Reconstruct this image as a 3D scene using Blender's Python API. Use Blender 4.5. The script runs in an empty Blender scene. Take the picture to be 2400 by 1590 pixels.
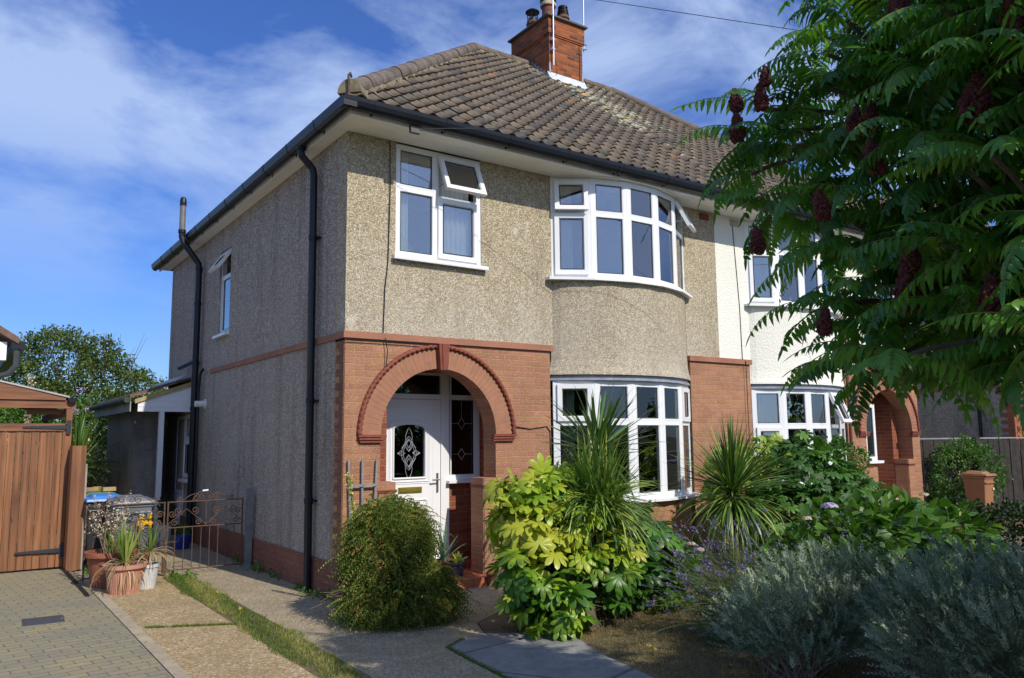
import bpy, bmesh, math, random
import numpy as np
from mathutils import Vector, Matrix
from mathutils.geometry import tessellate_polygon
PI = math.pi
random.seed(7)
RNG = np.random.RandomState(11)
scene = bpy.context.scene
COL = scene.collection

# ---------------------------------------------------------------- camera
cam_d = bpy.data.cameras.new('camera'); cam = bpy.data.objects.new('camera', cam_d); COL.objects.link(cam)
R_ = Vector((0.81952159, -0.57296119, -0.00999221)); U_ = Vector((-0.06225266, -0.1063483, 0.99237828)); F_ = Vector((0.56965689, 0.81265338, 0.12282309))
CAM = Vector((-3.34906, -7.86385, 1.65))
cam.matrix_world = Matrix(((R_.x, U_.x, -F_.x, CAM.x), (R_.y, U_.y, -F_.y, CAM.y), (R_.z, U_.z, -F_.z, CAM.z), (0, 0, 0, 1)))
cam_d.lens = 27.971; cam_d.sensor_width = 36; cam_d.sensor_fit = 'HORIZONTAL'; cam_d.clip_start = 0.05; cam_d.clip_end = 3000
scene.camera = cam

# ---------------------------------------------------------------- light
EL = math.radians(40.3); AZ = math.radians(7.5)            # sun stands to the south, a little to the east
sund = bpy.data.lights.new('sun', 'SUN'); sun = bpy.data.objects.new('sun', sund); COL.objects.link(sun)
sund.energy = 4.4; sund.angle = math.radians(0.55); sund.color = (1.0, 0.93, 0.82)
S = Vector((math.sin(AZ) * math.cos(EL), -math.cos(AZ) * math.cos(EL), math.sin(EL)))
sun.rotation_euler = S.to_track_quat('Z', 'Y').to_euler(); sun.location = (5, -20, 20)
world = bpy.data.worlds.new('World'); scene.world = world; world.use_nodes = True
wn = world.node_tree; wn.nodes.clear()
def wnode(t, **k):
    n = wn.nodes.new(t)
    for a, b in k.items(): setattr(n, a, b)
    return n
sky = wnode('ShaderNodeTexSky', sky_type='NISHITA', sun_disc=False, sun_elevation=EL, sun_rotation=math.radians(180 - 7.5))
sky.air_density = 1.25; sky.dust_density = 0.25; sky.ozone_density = 3.0; sky.altitude = 0
tc = wnode('ShaderNodeTexCoord')
sep = wnode('ShaderNodeSeparateXYZ'); wn.links.new(tc.outputs['Generated'], sep.inputs[0])
def wm(op, a, b=None, c=None, clamp=False):
    n = wnode('ShaderNodeMath', operation=op, use_clamp=clamp)
    for i, v in enumerate((a, b, c)):
        if v is None: continue
        if isinstance(v, (int, float)): n.inputs[i].default_value = v
        else: wn.links.new(v, n.inputs[i])
    return n.outputs[0]
zz = wm('ADD', wm('MAXIMUM', sep.outputs[2], 0.0), 0.42)
comb = wnode('ShaderNodeCombineXYZ'); wn.links.new(wm('DIVIDE', sep.outputs[0], zz), comb.inputs[0]); wn.links.new(wm('DIVIDE', sep.outputs[1], zz), comb.inputs[1])
mp = wnode('ShaderNodeMapping'); wn.links.new(comb.outputs[0], mp.inputs[0]); mp.inputs['Rotation'].default_value = (0, 0, 0.45); mp.inputs['Scale'].default_value = (1.35, 1.75, 1.0); mp.inputs['Location'].default_value = (0.2, 7.7, 0.0)
n1 = wnode('ShaderNodeTexNoise'); n1.inputs['Scale'].default_value = 2.1; n1.inputs['Detail'].default_value = 9; n1.inputs['Roughness'].default_value = 0.58; n1.inputs['Distortion'].default_value = 0.35
n2 = wnode('ShaderNodeTexNoise'); n2.inputs['Scale'].default_value = 0.7; n2.inputs['Detail'].default_value = 2
wn.links.new(mp.outputs[0], n1.inputs['Vector']); wn.links.new(mp.outputs[0], n2.inputs['Vector'])
south = wm('MULTIPLY', wm('MAXIMUM', wm('MULTIPLY', sep.outputs[1], -1.0), 0.0), 0.17)  # extra cloud added behind the camera to grey the window reflections
cov = wm('ADD', wm('ADD', wm('MULTIPLY', n1.outputs[0], 0.8), wm('MULTIPLY', n2.outputs[0], 0.37)), south)
cr = wnode('ShaderNodeValToRGB'); wn.links.new(cov, cr.inputs[0])
cr.color_ramp.elements[0].position = 0.525; cr.color_ramp.elements[0].color = (0, 0, 0, 1)
cr.color_ramp.elements[1].position = 0.69; cr.color_ramp.elements[1].color = (0.72, 0.72, 0.72, 1)
mask = wm('MULTIPLY', cr.outputs[0], wm('ADD', wm('MULTIPLY_ADD', sep.outputs[2], 4.4, -0.55), wm('MULTIPLY', south, 6.0), clamp=True), clamp=True)
hs = wnode('ShaderNodeMix', data_type='RGBA', blend_type='MULTIPLY'); hs.inputs[0].default_value = 1.0
wn.links.new(sky.outputs[0], hs.inputs[6]); hs.inputs[7].default_value = (0.40, 0.60, 1.10, 1)
mx = wnode('ShaderNodeMix', data_type='RGBA'); wn.links.new(mask, mx.inputs[0]); wn.links.new(hs.outputs[2], mx.inputs[6]); mx.inputs[7].default_value = (4.6, 5.8, 8.3, 1)
bg = wnode('ShaderNodeBackground'); bg.inputs[1].default_value = 0.123; wn.links.new(mx.outputs[2], bg.inputs[0])
wo = wnode('ShaderNodeOutputWorld'); wn.links.new(bg.outputs[0], wo.inputs[0])
scene.view_settings.view_transform = 'Standard'; scene.view_settings.look = 'None'; scene.view_settings.gamma = 1.0; scene.view_settings.exposure = 0.0
scene.view_settings.use_curve_mapping = False
scene.cycles.max_bounces = 8; scene.cycles.transparent_max_bounces = 12; scene.cycles.use_denoising = True

# ---------------------------------------------------------------- materials
class NT:
    def __init__(s, name):
        s.m = bpy.data.materials.new(name); s.m.use_nodes = True; s.t = s.m.node_tree; s.b = s.t.nodes['Principled BSDF']; s.out = s.t.nodes['Material Output']
        s.geo = None
    def n(s, t, **k):
        x = s.t.nodes.new(t)
        for a, b in k.items(): setattr(x, a, b)
        return x
    def l(s, a, b): s.t.links.new(a, b)
    def pos(s):
        if s.geo is None: s.geo = s.n('ShaderNodeNewGeometry')
        return s.geo.outputs['Position']
    def mapped(s, scale=(1, 1, 1), rot=(0, 0, 0), loc=(0, 0, 0)):
        m = s.n('ShaderNodeMapping'); s.l(s.pos(), m.inputs[0]); m.inputs['Scale'].default_value = scale; m.inputs['Rotation'].default_value = rot; m.inputs['Location'].default_value = loc
        return m.outputs[0]
    def noise(s, scale, detail=4, vec=None, rough=0.55, dist=0):
        x = s.n('ShaderNodeTexNoise'); x.inputs['Scale'].default_value = scale; x.inputs['Detail'].default_value = detail; x.inputs['Roughness'].default_value = rough; x.inputs['Distortion'].default_value = dist
        s.l(vec if vec is not None else s.pos(), x.inputs['Vector']); return x.outputs[0]
    def vor(s, scale, vec=None, feature='F1'):
        x = s.n('ShaderNodeTexVoronoi', feature=feature); x.inputs['Scale'].default_value = scale
        s.l(vec if vec is not None else s.pos(), x.inputs['Vector']); return x
    def ramp(s, fac, stops):
        r = s.n('ShaderNodeValToRGB'); s.l(fac, r.inputs[0]); e = r.color_ramp.elements
        while len(e) < len(stops): e.new(0.5)
        for i, (p, c) in enumerate(stops):
            e[i].position = p; e[i].color = (c[0], c[1], c[2], 1) if not isinstance(c, (int, float)) else (c, c, c, 1)
        return r.outputs[0]
    def math(s, op, a, b=0.0, clamp=False):
        x = s.n('ShaderNodeMath', operation=op, use_clamp=clamp)
        for i, v in enumerate((a, b)):
            if isinstance(v, (int, float)): x.inputs[i].default_value = v
            else: s.l(v, x.inputs[i])
        return x.outputs[0]
    def mix(s, fac, a, b, mode='MIX'):
        x = s.n('ShaderNodeMix', data_type='RGBA', blend_type=mode)
        for i, v in ((0, fac), (6, a), (7, b)):
            if isinstance(v, (int, float)): x.inputs[i].default_value = v
            elif isinstance(v, tuple): x.inputs[i].default_value = (v[0], v[1], v[2], 1)
            else: s.l(v, x.inputs[i])
        return x.outputs[2]
    def attr(s, name): return s.n('ShaderNodeAttribute', attribute_name=name).outputs['Fac']
    def bump(s, h, strength=0.3, dist=0.01, prev=None):
        x = s.n('ShaderNodeBump'); x.inputs['Strength'].default_value = strength; x.inputs['Distance'].default_value = dist; s.l(h, x.inputs['Height'])
        if prev is not None: s.l(prev, x.inputs['Normal'])
        s.l(x.outputs[0], s.b.inputs['Normal']); return x.outputs[0]
    def base(s, c):
        if isinstance(c, tuple): s.b.inputs['Base Color'].default_value = (c[0], c[1], c[2], 1)
        else: s.l(c, s.b.inputs['Base Color'])
    def rough(s, r):
        if isinstance(r, (int, float)): s.b.inputs['Roughness'].default_value = r
        else: s.l(r, s.b.inputs['Roughness'])
    def spec(s, v): s.b.inputs['Specular IOR Level'].default_value = v
    def metal(s, v): s.b.inputs['Metallic'].default_value = v

def simple(name, c, r=0.6, var=0.25, scale=6.0, spec=0.4, metal=0.0, fine=None, bump=0.0):
    m = NT(name)
    d = tuple(x * (1 - var) for x in c); h = tuple(min(1, x * (1 + var * 0.5)) for x in c)
    f = m.noise(scale, 6)
    col = m.ramp(f, [(0.3, d), (0.7, h)])
    if fine:
        col = m.mix(m.ramp(m.noise(fine, 2), [(0.35, 0.0), (0.7, 0.5)]), col, tuple(x * 0.6 for x in c))
    m.base(col); m.rough(r); m.spec(spec); m.metal(metal)
    if bump: m.bump(m.noise((fine or scale * 8), 3), bump, 0.004)
    return m.m

def pebbledash(name, cols, dirt=0.35, scale=98.0, bumpd=0.005, pale=(0.62, 0.59, 0.52)):
    m = NT(name)
    v = m.vor(scale); v2 = m.vor(scale * 0.55)
    sx = m.n('ShaderNodeSeparateColor'); m.l(v.outputs['Color'], sx.inputs[0])
    col = m.ramp(sx.outputs[0], cols)
    big = m.noise(0.9, 5, rough=0.65)
    streak = m.noise(1.0, 6, vec=m.mapped((3.2, 3.2, 0.45)), rough=0.7)
    zsep = m.n('ShaderNodeSeparateXYZ'); m.l(m.pos(), zsep.inputs[0]); low = m.ramp(m.math('DIVIDE', m.math('SUBTRACT', 4.3, zsep.outputs[2]), 2.2), [(0.1, 0.04), (0.75, 0.42)])
    col = m.mix(m.math('MULTIPLY', m.ramp(big, [(0.33, 0.25), (0.62, 1.0)]), low), col, pale, 'MIX')
    col = m.mix(m.math('MULTIPLY', m.ramp(streak, [(0.5, 0.0), (0.72, 1.0)]), dirt), col, (0.06, 0.055, 0.045), 'MIX')
    gap = m.ramp(v.outputs['Distance'], [(0.35, 1.0), (0.65, 0.72)])
    gap.node.color_ramp.interpolation = 'EASE'
    col = m.mix(1.0, col, gap, 'MULTIPLY')
    col = m.mix(m.ramp(m.noise(14, 4, rough=0.7), [(0.40, 0.0), (0.75, 0.32)]), col, (0.16, 0.125, 0.085), 'MIX')
    scar = m.noise(2.3, 7, vec=m.mapped((1, 1, .6), loc=(4, 1, 7)), rough=0.75)
    col = m.mix(m.ramp(scar, [(0.62, 0.0), (0.70, 0.55)]), col, (0.74, 0.72, 0.66), 'MIX')
    m.base(col); m.rough(0.85); m.spec(0.3)
    h = m.math('SUBTRACT', 1.0, m.math('MULTIPLY', v.outputs['Distance'], 1.4))
    h2 = m.math('ADD', h, m.math('MULTIPLY', sx.outputs[1], 0.6))
    m.bump(h2, 0.55, bumpd)
    return m.m

M = {}
M['dash'] = pebbledash('pebble_dash_tan', [(0.0, (0.20, 0.15, 0.09)), (0.2, (0.34, 0.265, 0.155)), (0.5, (0.49, 0.40, 0.25)), (0.8, (0.60, 0.51, 0.345)), (1.0, (0.84, 0.79, 0.65))], 0.28)
M['dash_side'] = pebbledash('pebble_dash_grey_brown', [(0.0, (0.16, 0.12, 0.09)), (0.3, (0.34, 0.27, 0.20)), (0.6, (0.48, 0.39, 0.30)), (0.85, (0.60, 0.53, 0.45)), (1.0, (0.90, 0.85, 0.77))], 0.5, pale=(0.54, 0.48, 0.41))
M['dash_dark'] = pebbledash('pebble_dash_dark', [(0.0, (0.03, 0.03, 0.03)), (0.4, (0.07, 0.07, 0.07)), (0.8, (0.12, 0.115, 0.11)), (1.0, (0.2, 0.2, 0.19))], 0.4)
m = NT('cream_render'); nn = m.noise(42, 5); m.base(m.mix(m.ramp(m.noise(1.3, 5), [(0.4, 0.0), (0.75, 0.25)]), (0.80, 0.79, 0.70), (0.66, 0.65, 0.56))); m.rough(0.85); m.bump(nn, 0.8, 0.02); M['cream'] = m.m

def brickmat(name, c1, c2, mortar, bw=0.215, rh=0.068, axis='x', msize=0.006, speck=True, bumpd=0.006, smooth=0.3):
    m = NT(name)
    sp = m.n('ShaderNodeSeparateXYZ'); m.l(m.pos(), sp.inputs[0]); cb = m.n('ShaderNodeCombineXYZ')
    if axis == 'x': m.l(sp.outputs[0], cb.inputs[0])
    elif axis == 'y': m.l(sp.outputs[1], cb.inputs[0])
    else: m.l(m.math('ADD', sp.outputs[0], sp.outputs[1]), cb.inputs[0])
    m.l(sp.outputs[2], cb.inputs[1])
    wob = m.noise(3.0, 3); va = m.n('ShaderNodeVectorMath', operation='ADD'); sc = m.n('ShaderNodeVectorMath', operation='SCALE'); sc.inputs['Scale'].default_value = 0.008
    cbw = m.n('ShaderNodeCombineXYZ'); m.l(wob, cbw.inputs[1]); m.l(cbw.outputs[0], sc.inputs[0]); m.l(cb.outputs[0], va.inputs[0]); m.l(sc.outputs[0], va.inputs[1])
    b = m.n('ShaderNodeTexBrick'); m.l(va.outputs[0], b.inputs['Vector']); b.offset = 0.5
    for k, v in (('Scale', 1.0), ('Mortar Size', msize), ('Mortar Smooth', smooth), ('Brick Width', bw), ('Row Height', rh), ('Bias', 0.0)): b.inputs[k].default_value = v
    for k, c in (('Color1', c1), ('Color2', c2), ('Mortar', mortar)): b.inputs[k].default_value = (*c, 1)
    col = b.outputs[0]
    col = m.mix(m.ramp(m.noise(1.6, 6, rough=.7), [(0.38, 0.0), (0.7, 0.55)]), col, tuple(x * 0.62 for x in c1))
    col = m.mix(m.ramp(m.noise(70, 3), [(0.4, 0.0), (0.75, 0.4)]), col, tuple(x * 0.5 for x in c1))
    if speck:
        v = m.vor(130); s1 = m.n('ShaderNodeSeparateColor'); m.l(v.outputs['Color'], s1.inputs[0])
        col = m.mix(m.ramp(s1.outputs[0], [(0.93, 0.0), (0.99, 0.5)]), col, (0.66, 0.5, 0.42))
    m.base(col); m.rough(0.8); m.spec(0.3)
    h = m.math('ADD', m.math('MULTIPLY', b.outputs['Fac'], -1.0), m.math('MULTIPLY', m.noise(60, 3), 0.5))
    m.bump(h, 0.9, bumpd * 1.5); return m.m
M['brick'] = brickmat('painted_red_brick', (0.345, 0.158, 0.095), (0.455, 0.218, 0.132), (0.48, 0.32, 0.12), msize=0.006)
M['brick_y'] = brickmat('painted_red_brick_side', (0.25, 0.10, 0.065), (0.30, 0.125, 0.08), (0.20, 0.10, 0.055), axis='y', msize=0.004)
M['brick_porch'] = brickmat('dark_red_brick', (0.23, 0.062, 0.036), (0.33, 0.10, 0.055), (0.38, 0.22, 0.09), axis='xy', msize=0.006, speck=False)
M['brick_chim'] = brickmat('chimney_orange_brick', (0.46, 0.12, 0.03), (0.07, 0.03, 0.022), (0.22, 0.13, 0.08), bw=0.215, rh=0.072, axis='xy', msize=0.010, speck=False)
M['brick_far'] = brickmat('orange_red_brick', (0.48, 0.15, 0.07), (0.38, 0.11, 0.06), (0.3, 0.2, 0.12), axis='xy')
M['vouss'] = simple('painted_brick_voussoir', (0.375, 0.172, 0.105), 0.8, 0.2, 9, fine=80, bump=0.4)
M['mortar'] = simple('ochre_mortar', (0.50, 0.33, 0.12), 0.9, 0.2)
M['terra_trim'] = simple('red_terracotta_trim', (0.24, 0.062, 0.036), 0.7, 0.3, 12, fine=60)
M['band'] = simple('painted_string_course', (0.37, 0.165, 0.10), 0.8, 0.25, 3, fine=70, bump=0.4)
M['band_y'] = M['band']
m = NT('white_upvc'); m.base(m.mix(m.ramp(m.noise(3.0, 5), [(0.45, 0.0), (0.8, 0.18)]), (0.80, 0.81, 0.82), (0.60, 0.585, 0.53))); m.rough(0.28); m.spec(0.5); M['upvc'] = m.m
m = NT('white_fascia'); m.base(m.mix(m.ramp(m.noise(2.2, 6, rough=0.7), [(0.42, 0.0), (0.75, 0.35)]), (0.88, 0.88, 0.88), (0.66, 0.64, 0.56))); m.rough(0.4); M['fascia'] = m.m
m = NT('cream_soffit'); m.base(m.mix(m.ramp(m.noise(1.8, 6, rough=0.7), [(0.4, 0.0), (0.75, 0.4)]), (0.88, 0.87, 0.82), (0.72, 0.69, 0.58))); m.rough(0.5); M['soffit'] = m.m
M['black'] = simple('black_pvc', (0.008, 0.010, 0.015), 0.38, 0.3, 4, spec=0.4)
M['gasket'] = simple('black_gasket', (0.012, 0.012, 0.014), 0.5, 0.1)
M['greypipe'] = simple('grey_metal_flue', (0.22, 0.21, 0.2), 0.35, 0.3, 5, metal=0.3)
M['lead'] = simple('lead_flashing', (0.33, 0.36, 0.42), 0.45, 0.35, 7, fine=30)
M['white_flash'] = simple('pale_flashing', (0.6, 0.64, 0.70), 0.45, 0.2, 7)
M['alu'] = simple('aluminium', (0.62, 0.62, 0.62), 0.3, 0.1, metal=0.9)
M['steel'] = simple('steel', (0.45, 0.45, 0.46), 0.3, 0.1, metal=0.9)
M['brass'] = simple('brass', (0.48, 0.40, 0.08), 0.3, 0.15, 20, metal=0.75)
M['pot_clay'] = simple('chimney_pot_clay', (0.24, 0.095, 0.06), 0.8, 0.45, 9, fine=50)
M['pot_pale'] = simple('pale_glazed_ring', (0.5, 0.42, 0.28), 0.7, 0.3, 9)
M['cement'] = simple('cement_flaunching', (0.12, 0.12, 0.11), 0.9, 0.4, 5, fine=40)
M['concrete'] = simple('concrete', (0.38, 0.35, 0.30), 0.9, 0.25, 5, fine=60, bump=0.3)
M['redpaint'] = simple('red_step_paint', (0.42, 0.085, 0.06), 0.45, 0.35, 9, fine=40)
m = NT('terracotta_tile'); bt = m.n('ShaderNodeTexBrick'); m.l(m.pos(), bt.inputs['Vector']); bt.offset = 0.0
for k, v in (('Scale', 1.0), ('Mortar Size', 0.004), ('Brick Width', 0.15), ('Row Height', 0.15)): bt.inputs[k].default_value = v
bt.inputs['Color1'].default_value = (0.50, 0.145, 0.06, 1); bt.inputs['Color2'].default_value = (0.40, 0.11, 0.05, 1); bt.inputs['Mortar'].default_value = (0.12, 0.06, 0.04, 1)
m.base(m.mix(m.ramp(m.noise(8, 5), [(0.4, 0.0), (0.7, 0.5)]), bt.outputs[0], (0.22, 0.085, 0.05))); m.rough(0.5); M['quarry'] = m.m

# glass: a partly mirroring pane, the room behind it shows through
def glassmat(name, tint, refl):
    m = NT(name); t = m.t; m.t.nodes.remove(m.b)
    gl = m.n('ShaderNodeBsdfGlossy'); gl.inputs['Roughness'].default_value = 0.004; gl.inputs['Color'].default_value = (0.95, 0.97, 1, 1)
    tr = m.n('ShaderNodeBsdfTransparent'); tr.inputs['Color'].default_value = (*tint, 1)
    fr = m.n('ShaderNodeFresnel'); fr.inputs['IOR'].default_value = 1.5; bp = m.n('ShaderNodeBump'); bp.inputs['Strength'].default_value = 0.12; bp.inputs['Distance'].default_value = 0.01; m.l(m.noise(2.5, 2), bp.inputs['Height']); m.l(bp.outputs[0], gl.inputs['Normal'])
    f = m.math('ADD', m.math('MULTIPLY', fr.outputs[0], 1.3), refl, clamp=True)
    mx = m.n('ShaderNodeMixShader'); m.l(f, mx.inputs[0]); m.l(tr.outputs[0], mx.inputs[1]); m.l(gl.outputs[0], mx.inputs[2]); m.l(mx.outputs[0], m.out.inputs[0])
    return m.m
M['glass'] = glassmat('window_glass', (0.86, 0.9, 0.9), 0.17)
M['glass_low'] = glassmat('shaded_window_glass', (0.8, 0.85, 0.85), 0.02)
M['glass_dark'] = glassmat('dark_glass', (0.45, 0.5, 0.5), 0.02)
m = NT('curtain'); m.base((0.75, 0.74, 0.70)); m.rough(0.9); m.b.inputs['Transmission Weight'].default_value = 0.0; M['curtain'] = m.m
m = NT('curtain_beige'); m.base((0.52, 0.46, 0.35)); m.rough(0.9); M['curtain_beige'] = m.m
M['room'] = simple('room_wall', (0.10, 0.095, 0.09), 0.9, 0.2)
M['leading'] = simple('silver_leading', (0.55, 0.57, 0.6), 0.35, 0.1, metal=0.6)

# roof tiles
m = NT('roof_tile'); t_ = m.attr('tint'); l_ = m.attr('lichen')
col = m.ramp(t_, [(0.0, (0.055, 0.055, 0.065)), (0.3, (0.105, 0.088, 0.076)), (0.6, (0.155, 0.118, 0.088)), (0.85, (0.185, 0.142, 0.105)), (0.98, (0.20, 0.14, 0.092)), (1.0, (0.30, 0.14, 0.07))])
col = m.mix(m.ramp(m.noise(7, 6, rough=0.7), [(0.40, 0.0), (0.68, 0.5)]), col, (0.195, 0.17, 0.13))
col = m.mix(m.ramp(m.noise(22, 4), [(0.5, 0.0), (0.75, 0.5)]), col, (0.07, 0.065, 0.06))
ln = m.noise(11, 6, rough=0.7)
col = m.mix(m.math('MULTIPLY', m.ramp(m.math('ADD', ln, m.math('MULTIPLY', l_, 0.30)), [(0.66, 0.0), (0.74, 0.9)]), m.ramp(l_, [(0.05, 0.0), (0.3, 1.0)])), col, (0.40, 0.40, 0.31))
ly = m.noise(4.5, 5, vec=m.mapped((1, 1, 1), loc=(3, 7, 1)), rough=0.7)
col = m.mix(m.math('MULTIPLY', m.ramp(m.math('ADD', ly, m.math('MULTIPLY', l_, 0.22)), [(0.73, 0.0), (0.77, 1.0)]), m.ramp(l_, [(0.2, 0.0), (0.6, 1.0)])), col, (0.58, 0.30, 0.02))
lw = m.noise(14, 5, vec=m.mapped((1, 1, 1), loc=(9, 2, 4)), rough=0.7)
col = m.mix(m.ramp(lw, [(0.66, 0.0), (0.72, 0.5)]), col, (0.40, 0.36, 0.22))
m.base(col); m.rough(0.85); m.spec(0.3); m.bump(m.noise(45, 4), 0.5, 0.006); M['tile'] = m.m
M['tile_plain'] = simple('plain_roof_tile', (0.2, 0.12, 0.085), 0.85, 0.4, 5, fine=18)
M['ridge'] = simple('ridge_tile', (0.165, 0.13, 0.105), 0.85, 0.5, 5, fine=25, bump=0.5)
M['bedding'] = simple('yellow_mortar_bedding', (0.25, 0.215, 0.13), 0.95, 0.45, 12, fine=45, bump=0.6)

# ---------------------------------------------------------------- mesh helpers
class MB:
    def __init__(s): s.v = []; s.f = []
    def add(s, vs, fs):
        o = len(s.v); s.v += [tuple(v) for v in vs]; s.f += [tuple(i + o for i in f) for f in fs]
    def hexa(s, P):
        s.add(P, [(0, 3, 2, 1), (4, 5, 6, 7), (0, 1, 5, 4), (1, 2, 6, 5), (2, 3, 7, 6), (3, 0, 4, 7)])
    def box(s, x0, x1, y0, y1, z0, z1):
        s.hexa([(x0, y0, z0), (x1, y0, z0), (x1, y1, z0), (x0, y1, z0), (x0, y0, z1), (x1, y0, z1), (x1, y1, z1), (x0, y1, z1)])
    def lbox(s, fr, a0, a1, b0, b1, c0, c1):
        """box in a frame fr = (O,U,V,N): a along U, b along V, c along N"""
        O, U, V, N = fr
        P = lambda a, b, c: O + U * a + V * b + N * c
        s.hexa([P(a0, b0, c0), P(a0, b0, c1), P(a1, b0, c1), P(a1, b0, c0), P(a0, b1, c0), P(a0, b1, c1), P(a1, b1, c1), P(a1, b1, c0)])
    def ring(s, fr, a0, a1, b0, b1, w, c0, c1, bev=0.0):
        s.lbox(fr, a0, a0 + w, b0, b1, c0, c1); s.lbox(fr, a1 - w, a1, b0, b1, c0, c1)
        s.lbox(fr, a0 + w, a1 - w, b0, b0 + w, c0, c1); s.lbox(fr, a0 + w, a1 - w, b1 - w, b1, c0, c1)
        if bev:
            O, U, V, N = fr
            P = lambda a, b, c: O + U * a + V * b + N * c
            A0, A1, B0, B1 = a0 + w, a1 - w, b0 + w, b1 - w
            out = [P(A0, B0, c1 - .002), P(A1, B0, c1 - .002), P(A1, B1, c1 - .002), P(A0, B1, c1 - .002)]
            inn = [P(A0 + bev, B0 + bev, c0 + .01), P(A1 - bev, B0 + bev, c0 + .01), P(A1 - bev, B1 - bev, c0 + .01), P(A0 + bev, B1 - bev, c0 + .01)]
            s.add(out + inn, [(0, 1, 5, 4), (1, 2, 6, 5), (2, 3, 7, 6), (3, 0, 4, 7)])
    def tube(s, pts, r, n=8, cap=True):
        pts = [Vector(p) for p in pts]; rs = r if isinstance(r, (list, tuple)) else [r] * len(pts)
        vs = []; up = Vector((0, 0, 1)); t0 = (pts[1] - pts[0]).normalized()
        if abs(t0.dot(up)) > 0.95: up = Vector((1, 0, 0))
        a = t0.cross(up).normalized()
        for i, p in enumerate(pts):
            if i == 0: t = pts[1] - p
            elif i == len(pts) - 1: t = p - pts[i - 1]
            else: t = (pts[i + 1] - p).normalized() + (p - pts[i - 1]).normalized()
            t.normalize(); a = (a - t * a.dot(t)); a.normalize(); b = t.cross(a)
            for k in range(n):
                an = 2 * PI * k / n; vs.append(p + (a * math.cos(an) + b * math.sin(an)) * rs[i])
        fs = [(i * n + k, i * n + (k + 1) % n, (i + 1) * n + (k + 1) % n, (i + 1) * n + k) for i in range(len(pts) - 1) for k in range(n)]
        if cap: fs += [tuple(range(n - 1, -1, -1)), tuple(range((len(pts) - 1) * n, len(pts) * n))]
        s.add(vs, fs)
    def lathe(s, prof, c=(0, 0, 0), n=20, axis=None, rib=0.0, nr=0):
        vs = []; c = Vector(c)
        for r, z in prof:
            for k in range(n):
                an = 2 * PI * k / n; rr = r * (1 + (rib * math.cos(an * nr) if nr else 0)); vs.append((c.x + rr * math.cos(an), c.y + rr * math.sin(an), c.z + z))
        fs = [(i * n + k, i * n + (k + 1) % n, (i + 1) * n + (k + 1) % n, (i + 1) * n + k) for i in range(len(prof) - 1) for k in range(n)]
        if prof[0][0] > 1e-4: fs.append(tuple(range(n - 1, -1, -1)))
        if prof[-1][0] > 1e-4: fs.append(tuple(range((len(prof) - 1) * n, len(prof) * n)))
        s.add(vs, fs)
    def poly(s, outer, holes, fn, d0, d1, sides=True):
        """flat 2-D polygon with holes, extruded from d0 to d1; fn(a,b,d) -> 3-D"""
        loops = [outer] + list(holes); flat = [p for lp in loops for p in lp]
        tr = tessellate_polygon([[Vector((p[0], p[1], 0)) for p in lp] for lp in loops])
        n = len(flat)
        vs = [fn(a, b, d0) for a, b in flat] + [fn(a, b, d1) for a, b in flat]
        fs = []
        for t in tr:
            t = list(t); A, B, C_ = [flat[i] for i in t]
            if (B[0] - A[0]) * (C_[1] - A[1]) - (B[1] - A[1]) * (C_[0] - A[0]) < 0: t.reverse()
            fs.append(tuple(t)); fs.append(tuple(i + n for i in reversed(t)))
        if sides:
            o = 0
            for lp in loops:
                k = len(lp)
                for i in range(k): fs.append((o + i, o + (i + 1) % k, n + o + (i + 1) % k, n + o + i))
                o += k
        s.add(vs, fs)
    def build(s, name, mat, parent=None, smooth=False, props=None, fixn=True):
        me = bpy.data.meshes.new(name); me.from_pydata(s.v, [], s.f); me.update()
        if fixn:
            bm = bmesh.new(); bm.from_mesh(me); bmesh.ops.recalc_face_normals(bm, faces=bm.faces); bm.to_mesh(me); bm.free()
        return finish(me, name, mat, parent, smooth, props)

def finish(me, name, mat, parent=None, smooth=False, props=None):
    me.materials.append(M[mat] if isinstance(mat, str) else mat)
    if smooth: me.polygons.foreach_set('use_smooth', [True] * len(me.polygons))
    o = bpy.data.objects.new(name, me); COL.objects.link(o)
    if parent is not None: attach(o, parent)
    else:
        n = len(me.vertices)
        if n:
            co = np.empty(n * 3, 'f'); me.vertices.foreach_get('co', co); co = co.reshape(-1, 3)
            b = np.array([(co[:, 0].min() + co[:, 0].max()) / 2, (co[:, 1].min() + co[:, 1].max()) / 2, co[:, 2].min()], 'f')
            me.vertices.foreach_set('co', (co - b).ravel()); me.update(); o.location = b.tolist()
    if props: tag(o, **props)
    return o
def wloc(o):
    v = Vector(o.location)
    return v
def attach(o, parent):
    """keep world coordinates: parents are only translated, never rotated"""
    o.parent = parent
    p = parent; tot = Vector((0, 0, 0))
    while p is not None: tot += Vector(p.location); p = p.parent
    if any(abs(x) > 1e-9 for x in tot): o.location = Vector(o.location) - tot
def tag(o, label=None, cat=None, group=None, kind=None):
    if label: o['label'] = label
    if cat: o['category'] = cat
    if group: o['group'] = group
    if kind: o['kind'] = kind
    return o
def thing(name, loc, label, cat, group=None):
    o = bpy.data.objects.new(name, None); COL.objects.link(o); o.location = loc; o.empty_display_size = 0.2
    return tag(o, label, cat, group)
def structure(o): o['kind'] = 'structure'; return o
def V(*a): return Vector(a)
X, Y, Z = V(1, 0, 0), V(0, 1, 0), V(0, 0, 1)
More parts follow.
